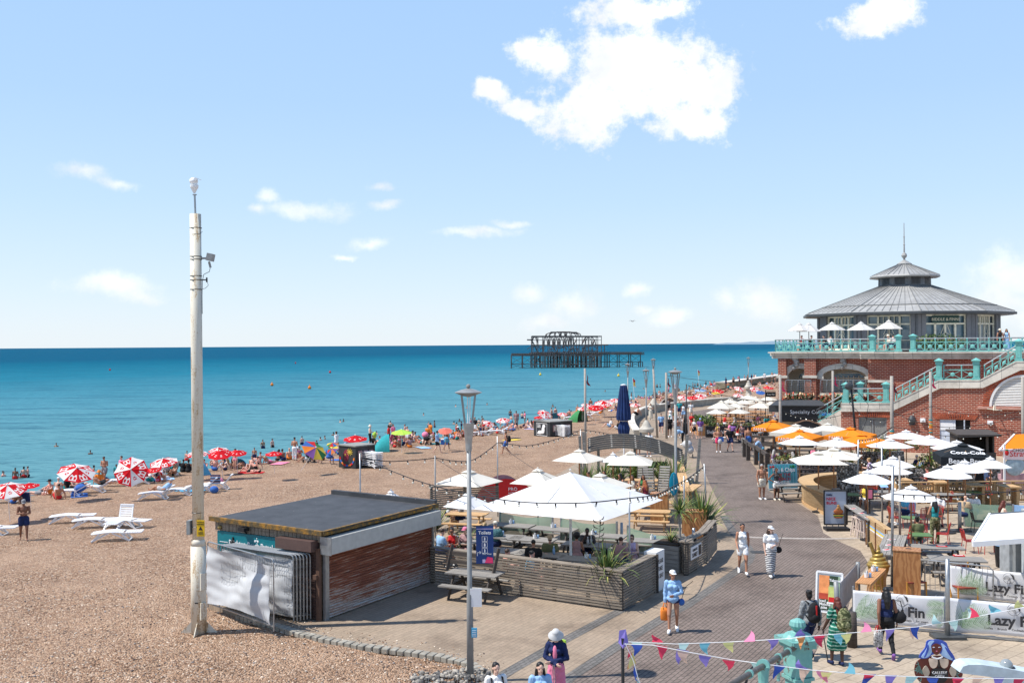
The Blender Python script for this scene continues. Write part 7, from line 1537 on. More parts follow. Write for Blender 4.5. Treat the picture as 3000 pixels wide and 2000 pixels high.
for p,l in((G(2500,1490,1.05),'first'),(G(2525,1503,1.05),'second'),(G(2545,1515,1.05),'third'),(G(2598,1610,1.03),'nearest'),(G(2606,1596,1.03),'middle'),(G(2612,1580,1.03),'farthest')):
 t=tg('menu_card','red and white menu card, %s along the grey bar table'%l,'menu',p,rad(30),'menus on the bar tables');m=MB();m.box((0,0,.005),(.26,.18,.01));m.bd('card',WT,t);m=MB();m.box((0,0,.013),(.2,.10,.004));m.bd('print',cm('red'),t)
for i,(x,y)in enm(((2512,1570),(2524,1573),(2533,1578),(2518,1562))):plc('stool_p',lambda:stool_root(mat('pale_stool',(.62,.50,.43),.5)),G(x,y),rad(20),'pale metal bar stool under the bar table, %s'%('leftmost','middle','rightmost','rear')[i],'pale stools by the burger sign')
def striped():
 a=V(13.55,38.3,0);b=V(13.2,34.6,0);a=G(2538,1593);b=G(2600,1640)
 d=b-a;L=d.length;t=tg('striped_slat_fence','horizontal slat fence with white yellow and blue painted slats','fence',a,math.atan2(d.y,d.x));m=MB();n=15
 for i in range(n):
  z=.06+i*.066;mi={9:1,10:2,11:3}.get(i,0);m.box((L/2,0,z+.027),(L,.035,.052),mi=mi)
 m.bd('slats',[W_BAM,WT,cm('yellow'),cm('lightblue')],t);m=MB();m.box((L/2,.1,1.06),(L,.22,.04));m.bd('top_board',W_BAM,t)
 for x in(.1,L/2,L-.1):m=MB();m.bar((x,-.03,0),(x,-.03,1.08),.05);m.bd('post',mat('rust_post',(.18,.08,.04)),t)
striped()
t=tg('menu_stand','small black framed red menu stand behind the pale stools','sign',G(2548,1528)+V(0,0,0));m=MB();m.box((0,0,1.2),(.34,.05,.5));m.bd('frame',BK,t);m=MB();m.box((0,-.03,1.2),(.22,.01,.38));m.bd('menu_sheet',cm('pink'),t);m=MB();m.bar((0,0,0),(0,0,1),.05);m.bd('stand',BK,t)
RC='red metal slatted chairs';GT='small green cafe tables'
def Rz(x,y):return(2350+x/3.135,1500+y/3.135)
for x,y,l in((1090,205,'green square table beside the tall plywood box'),(1000,50,'green square table where the dark haired woman sits'),(1560,-190,'green square table under the men on the benches'),(450,-165,'green square table behind the octagonal parasol pole')):
 plc('gtab',lambda:table_root(GREENT),VR((*G(*Rz(x,y),.74).xy,0)),rad(-10),l,GT)
CH=[(1060,240,0,'red slatted chair behind the green table near the plywood box'),(1130,330,-175,'red slatted chair nearest the plywood box'),(1290,300,60,'red slatted chair standing alone right of the green table'),(960,340,100,'red chair seat showing left of the plywood box'),(1120,140,-5,'red slatted chair right of the seated dark haired woman'),(1000,100,175,'red slatted chair below the white octagonal parasol'),(860,140,-90,'red chair left of the seated dark haired woman'),(1220,130,100,'red slatted chair seen side on behind the woman in camouflage trousers'),(1540,370,-95,'red slatted chair standing alone before the white awning'),(1720,380,-10,'red slatted chair under the white awning, left'),(1850,350,10,'red slatted chair under the white awning, right'),(1660,-100,95,'red slatted chair beside the green screen'),(1320,-20,80,'red slatted chair beside the parasol base'),(520,-110,-10,'red slatted chair behind the octagonal parasol pole, left'),(620,-120,10,'red slatted chair behind the octagonal parasol pole, middle'),(700,-140,15,'red slatted chair behind the octagonal parasol pole, right')]
for x,y,rz,l in CH:p=G(*Rz(x,y));plc('rchair',lambda:chair_root(REDM),p,rad(rz),l,RC)
plc('bchair',lambda:chair_root(BK),G(*Rz(1620,180)),rad(-100),'black metal chair in front of the green screen','dark chairs')
plc('picnic',picnic_root,VR((*G(*Rz(1235,320),.74).xy,0)),rad(-8),'grey picnic table with a red menu, right of the plywood box',PT);plc('picnic',picnic_root,VR((*G(*Rz(1420,430),.74).xy,0)),rad(-12),'grey picnic table behind the metal barrier, nearest the banners',PT);plc('picnic',picnic_root,VR((*G(2790,1448,.74).xy,0)),rad(-4),'grey picnic table before the new timber benches',PT);plc('picnic',picnic_root,VR((*G(2570,1440,.74).xy,0)),rad(-8),'grey picnic table left of the grey haired diners',PT)
for p,l in((G(*Rz(1280,312),.77),'red menu on the right hand grey picnic table'),(G(*Rz(1440,400),.77),'red menu on the picnic table behind the barrier'),(G(2895,1447,.8),'dark menu on the green table by the bench')):
 t=tg('menu_card',l,'menu',p,rad(-10),'menus on the bar tables');m=MB();m.box((0,0,.01),(.34,.2,.02));m.bd('card',cm('red'),t);m=MB();m.box((0,0,.022),(.25,.06,.004));m.bd('print',WT,t)
def benchwall():
 a=G(2640,1476);b=G(3080,1470);d=b-a;L=d.length;t=tg('timber_screen_wall','long new timber slatted screen behind the bench row','fence',a,math.atan2(d.y,d.x));m=MB();n=int(L/.11)
 for i in range(n):m.box((L*i/n,.0,.5),(.05,.03,.85))
 m.bd('slats',W_BAM,t);m=MB();m.box((L/2,.02,1.02),(L,.16,.06));m.box((L/2,.03,.86),(L,.05,.1));m.box((L/2,.03,.12),(L,.05,.1));m.bd('rails',W_NEW,t)
 for i in range(9):m=MB();m.box((L*i/8,.08,.5),(.12,.12,1.0));m.bd('post',W_NEW,t)
benchwall()
for i,(x,y)in enm(((2642,1405),(2753,1412),(2855,1420),(2955,1424))):
 g=G(x,y,1.0);t=tg('timber_table','new timber slab table against the screen wall, %s'%('leftmost','second from the left','second from the right','rightmost')[i],'table',(g.x,g.y,0),0,'new timber slab tables');m=MB()
 for k in range(4):m.box((-.3+k*.2,0,1.0),(.19,.9,.07))
 m.bd('table_top',W_NEW,t)
 for s in(-1,1):m=MB();m.box((s*.3,0,.48),(.12,.5,.96));m.bd('leg',W_NEW,t)
for i,(x,y)in enm(((2690,1432),(2722,1434),(2785,1436),(2815,1438),(2905,1440))):
 g=G(x,y,.62);t=tg('timber_bench','new timber slab seat by the screen wall, number %s from the left'%('one','two','three','four','five')[i],'bench',(g.x,g.y,0),rad(20),'new timber slab seats');m=MB()
 for k in range(3):m.box((-.18+k*.18,0,.62),(.165,.6,.06))
 m.bd('seat',W_NEW,t);m=MB();m.box((0,0,.3),(.4,.4,.6));m.bd('base',W_NEW,t)
screen('solid green mesh screen beside the white awning',D(2826,1500,41.7),D(2968,1500,41.0),.03,.98,.0);
t,L,rz=board('blue panelled planter stand right of the green screen',D(2968,1500,41),D(3040,1500,40.6),1.0,.1,cm('lightblue'),'blue_panel','panel')
def awning():
 pts=[D(2849,1586,27.0),D(2900,1504,29.2),D(3110,1490,29.0),D(3110,1568,26.8)];o=VR((pts[0].x,pts[0].y,0));t=tg('white_awning','big white retractable awning of a stall at the right edge','awning',o);m=MB();q=[p-o for p in pts];m.poly(q,ext=(0,0,-.04));m.bd('awning_cloth',m_cloth('awning_white',(.78,.78,.78),.1),t,uv=False)
 m=MB();m.bar(q[0]-V(0,0,.06),q[3]-V(0,0,.06),.12,.14);m.bar(q[0],q[1],.05);m.bd('front_bar',WT,t);m=MB();m.bar(q[1]-V(0,0,.1),q[2]-V(0,0,.1),.15,.2);m.bd('cassette',DGREY,t)
 m=MB();m.box((3.3,1.6,1.4),(1.4,1.8,2.8));m.bd('stall_body',mat('stall_grey',(.42,.45,.46),.6),t)
awning()
def strawberry():
 a=D(2925,1345,50);t=tg('fruit_stall','orange roofed stall with a Chocolate Strawberries sign','stall',(a.x,50,0));z=lambda y,Y=50:D(2950,y,Y).z
 m=MB();p=[D(2928,1318,50),D(2972,1272,51.5),D(3120,1266,51.5),D(3120,1312,50)];o=V(a.x,50,0);m.poly([q-o for q in p],ext=(0,.0,-.05));m.bd('canopy',UORANGE,t,uv=False)
 m=MB();m.bar(p[0]-o,p[1]-o,.08);m.bar(p[0]-o,p[3]-o,.08);m.bd('canopy_edge',WT,t)
 m=MB();P=[(2942,1316),(3120,1308),(3120,1350),(2943,1345)];m.poly([D(x,y,49.9)-o for x,y in P],ext=(0,.05,0));sg=m.bd('sign_board',mat('sign_pink',(.72,.60,.62),.5,0,.04),t);zc=z(1322)
 text('CHOCOLATE',.24,D(2966,1323,49.85)-o,(1,0,0),(0,0,1),cm('brown'),sg);text('Strawberries',.42,D(2958,1337,49.85)-o,(1,0,0),(0,0,1),cm('red'),sg)
 m=MB();c=D(2950,1326,49.8)-o;m.sph(c,(.10,.04,.14),10,mi=0);m.sph(c+V(0,0,.14),(.08,.04,.04),8,mi=1);m.bd('strawberry_picture',[cm('red'),cm('green')],sg,uv=False)
 for x in(.3,2.5):m=MB();m.bar((x,.0,0),(x,.0,2.6),.08);m.bd('upright',WT,t)
 m=MB();m.box((2.0,.6,.5),(3.2,.6,1.0));m.bd('counter',mat('pink_counter',(.5,.3,.32)),t);m=MB();m.box((.5,.2,1.2),(.55,.05,.75));m.bd('menu_panel',mat('panel_rose',(.45,.28,.30)),t)
 m=MB();cc=D(2988,1370,49.5)-o;m.sph((cc.x,0,1.5),(.5,.1,.5),14);m.bd('round_mirror',mat('mirror_grey',(.35,.45,.5),.2),t)
strawberry()
def shed():
 a=D(2806,1330,60);b=D(2909,1330,60);W=b.x-a.x;H=D(2806,1272,60).z;t=tg('dark_bar_shed','dark open fronted timber bar shed with two staff inside','shed',(a.x,60,0),rad(-6));m=MB();m.box((W/2,1.4,H/2),(W,.08,H));m.box((.05,.7,H/2),(.1,1.4,H));m.box((W-.05,.7,H/2),(.1,1.4,H));m.bd('walls',W_DARK,t)
 m=MB();m.box((W/2,.5,H+.06),(W+.4,2.2,.10),M=Matrix.Rotation(rad(4),3,'X'));m.bd('roof',W_DARK,t);m=MB();m.box((W/2,.0,.55),(W,.5,1.1));m.bd('bar_counter',W_DARK,t)
 for x in(.12,W-.45):m=MB();m.bar((x,-.05,0),(x,-.05,H),.14);m.bd('post',W_DARK,t)
shed()
t=tg('tarpaulin_cover','bright blue tarpaulin covering something beside the dark bar shed','cover',G(2925,1330,0)+V(0,1,0));m=MB();m.box((.3,0,1.1),(1.8,1.0,2.2));m.sph((.3,0,2.15),(1.0,.6,.18),12);m.bd('cover',mat('tarp_blue',(.02,.16,.45),.5),t)
t=tg('tarpaulin_cover','blue parasol cover glimpsed between the orange parasols','cover',G(2423,1300,0)+V(0,2,0));m=MB();m.box((0,0,1.2),(1.8,1,2.0));m.lathe([(1.3,2.15),(.2,2.5),(0,2.5)],n=8);m.bd('cover',mat('tarp_blue',(.02,.16,.45),.5),t)
def barrier(label,a,b,h=1.1,group='metal crowd barriers',n=None,mesh=0):
 a,b=VR(a),VR(b);a.z=b.z=0;d=b-a;L=d.length;t=tg('metal_barrier',label,'barrier',a,math.atan2(d.y,d.x),group);m=MB();r=.12
 m.tube([(0,0,0),(0,0,h-r),(r,0,h),(L-r,0,h),(L,0,h-r),(L,0,0)],.022,8);m.bar((0,0,.2),(L,0,.2),.03);m.bd('frame',GALV,t);m=MB();n=n or int(L/.14)
 for i in range(1,n):m.bar((L*i/n,0,.2),(L*i/n,0,h),.014)
 m.bd('bars',GALV,t)
 for x in(.3,L-.3):m=MB();m.bar((x,-.3,.02),(x,.3,.02),.04);m.bd('foot',GALV,t)
 return t
barrier('metal crowd barrier between the plywood box and the rear banner',G(2710,1745),G(2950,1790)+V(0,.8,0));barrier('tall mesh barrier before the brick wall at the right edge',G(2912,1330)+V(0,2,0),G(3030,1330)+V(0,2,0),2.3,n=30)
t=tg('litter_bin','black ribbed litter bin with a pale blue liner under the awning','bin',G(*Rz(1845,500)));m=MB();m.lathe([(.22,0),(.28,.85),(.27,.85),(.22,.1)],n=20,wob=.03);m.bd('bin_body',BK,t);m=MB();m.lathe([(.285,.74),(.30,.88),(.26,.89),(.25,.75)],n=20,wob=.05);m.bd('bin_liner',cm('lightblue'),t)
t=tg('steel_planter','grey metal planter with a spiky plant beside the rear banner','planter',G(*Rz(1975,800)));m=MB();m.box((.15,.3,.9),(.75,.6,1.8));m.bd('casing',mat('steel_panel',(.42,.44,.45),.4,.3),t);m=MB();m.box((.02,-.08,.9),(.30,.2,1.7));m.bd('side_pillar',STEEL,t);m=MB();blades(m,50,.7,1.2,.02,(.1,.2,1.8));m.bd('leaves',LEAFS,t,uv=False)
GREENP=[mat('print_green_%d'%i,c,.8)for i,c in enm(((.33,.48,.28),(.46,.60,.42),(.24,.38,.20)))]
def frond(m,c,L,ang,y,side=1,n=17):
 p=VR(c);pts=[]
 for i in range(n+1):
  f=i/n;a=ang-side*.9*f*f;pts.append(p.copy());p=p+VR((cos(a),0,sin(a)))*L/n
 for i in range(2,n):
  p=pts[i];t=(pts[i+1]-pts[i-1]if i<n else pts[i]-pts[i-1]).normalized();ll=L*.42*sin(pi*(i/n)**.8)+.02
  for s in(-1,1):
   a=math.atan2(t.z,t.x)+s*.75;q=p+VR((cos(a),0,sin(a)))*ll;w=VR((-sin(a),0,cos(a)))*.010
   m.add([V(p.x-w.x,y,p.z-w.z),V(p.x+w.x,y,p.z+w.z),V(q.x,y,q.z-.01)],[(0,1,2)],i%3)
def lazy(label,a,b,z1a,z1b,z0,tx,px_frond,clipL=None,fs=.33):
 a,b=VR(a),VR(b);a.z=b.z=0;d=b-a;L=d.length;t=tg('lettered_banner',label,'banner',a,math.atan2(d.y,d.x),'white lettered banners');nx=40;nz=10;vs=[]
 def surf(u,v):return-.03*sin(u*7+v*2)-.035*sin(v*5-u*3)*sin(pi*u)
 for j in range(nz+1):
  for i in range(nx+1):u,v=i/nx,j/nz;vs.append((L*u,surf(u,v)*.8,z0+(z1a+(z1b-z1a)*u-z0)*v-.05*4*u*(1-u)*(v-.3)))
 m=MB();m.add(vs,[(j*(nx+1)+i,j*(nx+1)+i+1,(j+1)*(nx+1)+i+1,(j+1)*(nx+1)+i)for j in range(nz)for i in range(nx)]);cl=m.bd('banner_cloth',m_cloth('banner_white',(.72,.73,.76),.08),t,smooth=True,uv=False)
 o=bpy.data.objects
 me=cl.data;sd_=cl.modifiers.new('s','SOLIDIFY');sd_.thickness=.01
 y=-.085;INK=mat('print_black',(.03,.03,.035),.7)
 text('Lazy Fin',fs*1.12,(tx,y,z0+.30),(1,0,0),(0,0,1),INK,cl,'lettering','CENTER',bold=.012,ext=.001);text('Coffee  ·  Brunch  ·  Cocktails  ·  Ice cream',fs*.235,(tx,y,z0+.17),(1,0,0),(0,0,1),INK,cl,'lettering','CENTER',ext=.001,bold=.002)
 m=MB();c=V(tx+.03,y,z0+.72);r=.155
 for i in range(20):an=i*pi/10;m.bar(c+V(r*cos(an),0,r*sin(an)),c+V(r*cos(an+.33),0,r*sin(an+.33)),.004,.008)
 for k in range(7):
  for i in range(6):f=i/6;p=lambda f:c+V(-r*.95+f*r*1.2+k*.006,0,-r*.1+.09*sin(f*3+k*.12)-k*.017);m.bar(p(f),p(f+.167),.003,.005)
 m.poly([c+V(r*.15,0,r*.9),c+V(r*.75,0,r*.6),c+V(r*.98,0,0),c+V(r*.8,0,-r*.3),c+V(r*.55,0,r*.35)],ext=(0,.002,0));m.bd('wave_emblem',INK,cl)
 m=MB()
 for fx in px_frond:
  for an,LL,sd in((75,.75,1),(50,.8,1),(28,.75,1),(100,.8,-1),(128,.75,-1),(150,.6,-1)):
   if fx<.3 and an>95:continue
   if fx>L-.3 and an<80:continue
   frond(m,(fx,0,z0+.12 if fx<L*.5 else z0+.85),LL*1.15,rad(an if fx<L*.5 else-an if an<90 else-an),y-.002,sd if fx<L*.5 else-sd)
 ok=lambda i:.02<m.v[i][0]<L-.02 and z0+.02<m.v[i][2]<z1a-.04
 kp=[i for i,f_ in enm(m.f)if all(ok(q)for q in f_)];m.f=[m.f[i]for i in kp];m.m=[m.m[i]for i in kp]
 m.bd('leaf_print',GREENP,cl,uv=False);m=MB()
 for x in(0,L):m.tube([(x,.03,0),(x,.03,z1b+.08)],.03,8)
 m.bar((0,.03,.05),(L,.03,.05),.05,.05);m.bd('support_poles',GALV,t);return t
BA=G(2500,1832);BB=G(2770,1856);lazy('front left Lazy Fin banner hanging behind the woman in the navy top',BA,BB,.98,1.0,.10,1.22,(.0,2.5));BCc=G(2775,1862);BD=G(3060,1885);lazy('front right Lazy Fin banner running to the photo edge',BCc,BD,1.02,1.0,.12,1.55,(.25,))
BE=D(2784,1700,30.0);BF=D(3030,1700,29.0);lazy('rear Lazy Fin banner on the metal barrier behind',BE,BF,1.02,1.0,.08,1.55,(.2,))
t=tg('grey_banner','translucent grey banner side between two steel posts by the matcha sign','banner',G(2461,1812));p=G(2512,1740)-G(2461,1812);m=MB();m.poly([V(0,0,.15),p+V(0,0,.15),p+V(0,0,.95),V(0,0,1.0)],ext=(.01,0,0));m.bd('cloth',mat('grey_film',(.35,.36,.38),.6,alpha=.85),t)
def matcha():
 a=G(2391,1790);b=G(2466,1800);t,L,rz=board('white framed drinks poster advertising an iced red matcha latte',a,b,1.13,.04,WT,'poster_stand','sign',.0,frame=WT,lean=.14)
 up=V(0,.124,1).normalized();
 def q(x0,x1,z0,z1,mt,nm,dy=.0):m=MB();m.poly([V(x,.124*z-.022-dy,z)for x,z in((x0,z0),(x1,z0),(x1,z1),(x0,z1))],ext=(0,.004,0));return m.bd(nm,mt,t)
 q(.07,L-.07,.08,1.05,mat('poster_green',(.30,.42,.28)),'poster');q(.07,.36,.38,1.05,mat('poster_sunset',(.75,.28,.10),.6,0,.3,4),'sunset_picture',.006);q(.07,.36,.38,.55,mat('poster_red',(.45,.06,.03)),'sunset_picture',.008);q(.07,.36,.08,.38,mat('poster_dark',(.03,.06,.03)),'dark_panel',.007);q(.36,L-.12,.80,1.05,mat('poster_dark',(.03,.06,.03)),'dark_panel',.006);q(.34,.56,.32,.75,mat('glass_green',(.50,.55,.18)),'glass_picture',.012);q(.35,.55,.32,.46,cm('red'),'glass_picture',.014);q(.30,.60,.27,.32,WT,'glass_picture',.010)
 for s,z in(('Iced',.30),('Matcha',.21),('Latte',.12)):text(s,.11,(.09,.124*z-.036,z),(1,0,0),up,WT,t,bold=.003)
 text('Takeaway',.10,(.36,.124*.9-.036,.9),(1,0,0),up,WT,t,bold=.003)
matcha()
def teak():
 c=[G(2503,1706,.93),G(2553,1710.5,.93),G(2596,1666,.93),G(2554,1659.5,.93)];a=(c[0]+c[1])/2;b=(c[2]+c[3])/2;d=b-a;t=tg('teak_table','high oiled timber table carrying two cutlery pots','table',(a.x,a.y,0),math.atan2(d.y,d.x));L=d.length;W=(c[1]-c[0]).length*.95;m=MB();n=7
 for i in range(n):m.box((L/2,-W/2+W*(i+.5)/n,.92),(L,W/n-.008,.03))
 m.bd('table_top',W_TEAK,t);m=MB();m.box((L/2,W/2-.03,.87),(L,.03,.08));m.box((L/2,-W/2+.03,.87),(L,.03,.08));m.bd('apron',W_TEAK,t)
 for x in(.05,L-.05):
  for y in(-1,1):m=MB();m.box((x,y*(W/2-.04),.45),(.07,.07,.9));m.bd('leg',W_TEAK,t)
teak()
pot('white pot and blue glass, nearer one on the oiled timber table',G(2538,1690,.94));pot('white pot with napkins, farther one on the oiled timber table',G(2558,1672,.94))
plc('stool_t',lambda:stool_root(W_TEAK),G(2570,1748)+V(.1,.5,0),rad(10),'slatted timber stool right of the oiled table',None,.85)
for x,y,l in((2708,1762,'woven red leather chair back showing over the front left banner'),(2862,1780,'woven red leather chair back showing over the front right banner')):
 g=G(x,y)+V(0,.9,0);t=tg('woven_chair',l,'chair',(g.x,g.y,0),rad(5),'woven red leather chairs');m=MB()
 for i in range(7):
  for k in range(6):m.box((-.24+i*.08,.15+k*.012+(.008 if(i+k)%2 else 0),.62+k*.07),(.072,.012,.062),mi=(i+k)%2)
 m.bd('woven_back',[mat('leather_a',(.24,.045,.03)),mat('leather_b',(.33,.07,.045))],t,uv=False);m=MB();m.box((0,-.05,.42),(.56,.5,.04));m.bd('seat',mat('leather_a',(.24,.045,.03)),t)
 for s in(-1,1):m=MB();m.bar((s*.30,.12,0),(s*.30,.24,1.08),.035,.045);m.bar((s*.30,-.3,0),(s*.30,-.28,.45),.035);m.bd('side_frame',mat('honey_wood',(.5,.24,.04)),t)
def gold():
 g=G(2588,1735)+V(0,.4,0);t=tg('ice_cream_sculpture','gold painted swirled ice cream cone sculpture with a flake','sculpture',g);GOLD=mat('gold_paint',(.38,.26,.07),.35,.35,.15,6);m=MB();n=28
 m.lathe([(.13,0),(.30,.62),(.33,.72)],n=18);cone=m.bd('cone',GOLD,t);m=MB()
 for k in range(10):
  a=k*pi/5
  m.bar((.14*cos(a),.14*sin(a),.02),(.31*cos(a+.8),.31*sin(a+.8),.68),.02);m.bar((.14*cos(a),.14*sin(a),.02),(.31*cos(a-.8),.31*sin(a-.8),.68),.02)
 m.bd('waffle_ridges',GOLD,cone)
 m=MB();P=[];Rr=[]
 for i in range(76):
  f=i/75;r=.24*(1-f)**.75+.01;a=f*2*pi*4.2;P.append((r*cos(a),r*sin(a),.76+.50*f));Rr.append(.105*(1-f*.75))
 m.tube(P,Rr,10);m.tube([(0,0,1.15),(.02,0,1.32),(-.03,0,1.42)],[.07,.035,.008],8);m.lathe([(.3,.70),(.36,.76),(.33,.82),(.1,1.0),(.05,1.25)],n=18);m.bd('ice_cream_swirl',GOLD,t,smooth=True)
 m=MB();m.tube([(-.10,0,1.0),(-.26,0,1.48)],[.055,.058],10);m.bd('flake',GOLD,t,smooth=False)
gold()
def cutout():
 Y=20.5;o=D(2750,1871,Y);o=V(o.x,Y,0);t=tg('painted_cutout_board','painted cut-out figure board with wavy blue hair reading GALLERY OPEN','sign',o);k=Y/F/3.953
 def q(x,y):return V((x-355)*k*1.0,0,(D(2750,1850+y/3.953,Y).z))
 def shape(pts,mt,nm,y=-.0,th=.02):
  m=MB();
  n=len(pts);P=[]
  for i in range(n):
   p0,p1,p2,p3=[q(*pts[(i+j-1)%n])for j in range(4)]
   for s in range(4):u=s/4;P.append(.5*((2*p1)+(p2-p0)*u+(2*p0-5*p1+4*p2-p3)*u*u+(3*p1-p0-3*p2+p3)*u**3))
  m.poly([p+V(0,y,0)for p in P],ext=(0,th,0));ob=m.bd(nm,mt,t,uv=False);bm=bmesh.new();bm.from_mesh(ob.data);bmesh.ops.triangulate(bm,faces=bm.faces,ngon_method='EAR_CLIP');bm.to_mesh(ob.data);bm.free();return ob
 SKB=mat('painted_brown',(.14,.03,.02),.5,0,.08);HB=mat('painted_blue',(.05,.10,.45),.5);HL=mat('painted_lightblue',(.42,.60,.85),.5)
 shape([(165,300),(90,360),(75,470),(120,560),(180,600),(330,640),(520,600),(600,560),(632,480),(600,400),(520,330),(400,280),(280,280)],SKB,'torso')
 shape([(300,88),(220,100),(195,180),(140,250),(130,300),(220,300),(280,260),(380,250),(450,300),(540,345),(530,280),(470,190),(440,120),(370,92)],HB,'hair',-.012)
 for pts in([(240,110),(205,200),(150,285),(215,290),(270,230),(262,150),(300,100)],[(380,130),(395,200),(380,260),(440,300),(510,320),(480,240),(430,160)]):shape(pts,HL,'hair_highlight',-.02)
 for pts in([(225,140),(200,230),(180,280),(195,285),(235,200)],[(420,170),(450,230),(500,300),(490,250),(450,190)]):shape(pts,HB,'hair_strand',-.026)
 shape([(320,130),(270,160),(275,220),(322,262),(372,220),(382,160)],SKB,'face',-.028);m=MB()
 for x in(290,355):m.sph(q(x,172)+V(0,-.032,0),(.024,.006,.010),8,mi=0);m.sph(q(x,172)+V(0,-.038,0),(.009,.005,.008),6,mi=1)
 m.sph(q(323,216)+V(0,-.032,0),(.022,.006,.009),8,mi=2);m.bd('painted_features',[cm('white'),cm('blue'),cm('pink')],t,uv=False);m=MB()
 for i in range(9):m.sph(q(275+i*14,285+18*sin(i/8*pi))+V(0,-.03,0),(.020,.008,.018),7)
 m.bd('bead_necklace',WT,t);
 for cx in(285,410):shape([(cx-50,310),(cx-35,390),(cx,415),(cx+40,390),(cx+50,320),(cx+15,305),(cx-15,305)],mat('painted_cream',(.70,.55,.42)),'shell',-.03)
 for cx in(202,512):shape([(cx,385),(cx-42,440),(cx-20,500),(cx+10,515),(cx+40,460)],mat('hole_sand',(.42,.35,.27)),'arm_gap_panel',-.03)
 shape([(355,415),(270,435),(255,520),(300,575),(400,580),(450,520),(445,440)],BK,'sign_disc',-.034)
 text('GALLERY',.075,q(352,478)+V(0,-.042,0),(1,0,0),(0,0,1),WT,t,align='CENTER');text('OPEN',.075,q(352,520)+V(0,-.042,0),(1,0,0),(0,0,1),WT,t,align='CENTER')
 m=MB()
 for i in range(26):
  s=-1 if i%2 else 1;x=355+s*(170+U(0,95));y=U(340,560);a=U(0,3);c=q(x,y)+V(0,-.022,0)
  if abs(x-202)<45 or abs(x-512)<45:continue
  for e in range(3):m.bar(c,c+V(.06*cos(a+e*1.2),0,.06*sin(a+e*1.2)),.006,.009)
 m.bd('tattoo_pattern',mat('tattoo_green',(.15,.32,.28)),t);m=MB();m.bar((0,.1,0),(0,.02,1.2),.06);m.box((0,.1,.3),(.5,.05,.6));m.box((0,.02,.45),(.7,.02,.7));m.bd('stand',W_DARK,t)
cutout()
def armthing():
 Y=13.5;o=D(2813,1960,Y);t=tg('lamp_bracket_arm','pale blue painted steel arm with a glass dome lamp at the bottom right edge','lamp arm',o);q=lambda x,y:D(2660+x/3.953,1850+y/3.953,Y)-o
 m=MB();P=[(600,465),(640,400),(700,380),(850,378),(1100,415),(1344,460),(1500,490),(1500,700),(1344,640),(1100,590),(1040,560),(960,520),(640,480)];m.poly([q(*p)for p in P],ext=(0,.28,0));m.bd('beam',mat('pale_blue_steel',(.50,.58,.62),.45,.1,.15,6),t);c=q(1200,440)+V(0,.14,0)
 m=MB();m.sph(c+V(0,0,.02),(.085,.085,.085),14);m.bd('glass_dome',mat('lamp_glass',(.35,.38,.38),.08,.3),t,smooth=True);m=MB();m.lathe([(.11,-.03),(.11,-.0),(.09,.01),(0,.01)],c,16);m.bd('dome_ring',BK,t)
 m=MB();m.box((.9,.14,-1.5),(.16,.2,2.6));m.bd('mast',mat('pale_blue_steel',(.50,.58,.62)),t)
armthing()
def rail_fg():
 Y=10.0;pc=D(2337,1850,Y);o=V(pc.x,Y,3.0);t=tg('cast_iron_railing','weathered turquoise cast iron railing post and pipe handrail in the foreground','railing',o,0);TQ=m_turq;zt=D(2337,1859,Y).z-3.0
 rz=rad(20);m=MB();m.box((0,0,zt-.045),(.33,.33,.045),rz);m.box((0,0,zt-.09),(.26,.26,.05),rz);m.box((0,0,zt-.25),(.20,.20,.30),rz);m.box((0,0,zt-.42),(.23,.23,.03),rz);m.box((0,0,zt/2-.22),(.18,.18,zt-.44),rz)
 for s in((0,-1),(1,0),(0,1),(-1,0)):
  Mx=Matrix.Rotation(rz,3,'Z');d=Mx@V(s[0],s[1],0);sd=Mx@V(-s[1],s[0],0)
  for w in(-1,1):m.bar(d*.10+sd*w*.055+V(0,0,zt-1.3),d*.10+sd*w*.055+V(0,0,zt-.58),.022)
  for k in range(6):a0=pi*k/6;a1=pi*(k+1)/6;m.bar(d*.10+sd*.055*cos(a0)+V(0,0,zt-.58+.06*sin(a0)),d*.10+sd*.055*cos(a1)+V(0,0,zt-.58+.06*sin(a1)),.022)
 m.bd('post',TQ,t);m=MB();m.lathe([(.155,zt-.02),(.12,zt+.015),(.06,zt+.03),(.035,zt+.05),(.06,zt+.065),(.085,zt+.10),(.075,zt+.14),(.03,zt+.165),(0,zt+.17)],n=28,wob=-.08);m.bd('fluted_finial',TQ,t)
 a=D(2338,1890,Y)-o;b=D(2151,1999,8.0)-o;c=b+(b-a)*.5;m=MB();m.tube([a,c],.026,12);m.bd('pipe_handrail',mat('bare_pipe',(.13,.115,.10),.5,.4,.3,20),t,smooth=True)
 for f,rr in((.0,.045),(.19,.037),(.36,.037),(.60,.06),(.80,.037)):
  p=a.lerp(b,f)if f else a-(a-b).normalized()*.10;d=(b-a).normalized();m=MB();m.tube([p-d*.018,p+d*.018],rr,14);m.bd('collar',TQ,t)
 p=a.lerp(b,.60);m=MB();m.tube([p,p-V(0,0,.12),p-V(0,0,.9)],[.055,.045,.05],10);m.bd('baluster',TQ,t);p=a.lerp(b,.36);m=MB();m.tube([p,p-V(0,0,.22)],.016,8);m.bd('baluster_link',TQ,t)
 m=MB();m.bar(V(-.02,-.05,zt-.62),b-V(0,0,.32),.035);m.bar(V(0,0,zt-1.2),b-V(0,0,1.0),.04);m.bd('lower_rail',TQ,t)
 s=tg('stone_steps','pale stone flight under the turquoise foreground railing','steps',o-V(0,0,3));m=MB()
 m.box((.0,-.2,1.69),(.9,2.2,3.38));m.bd('landing',M_STONE,s)
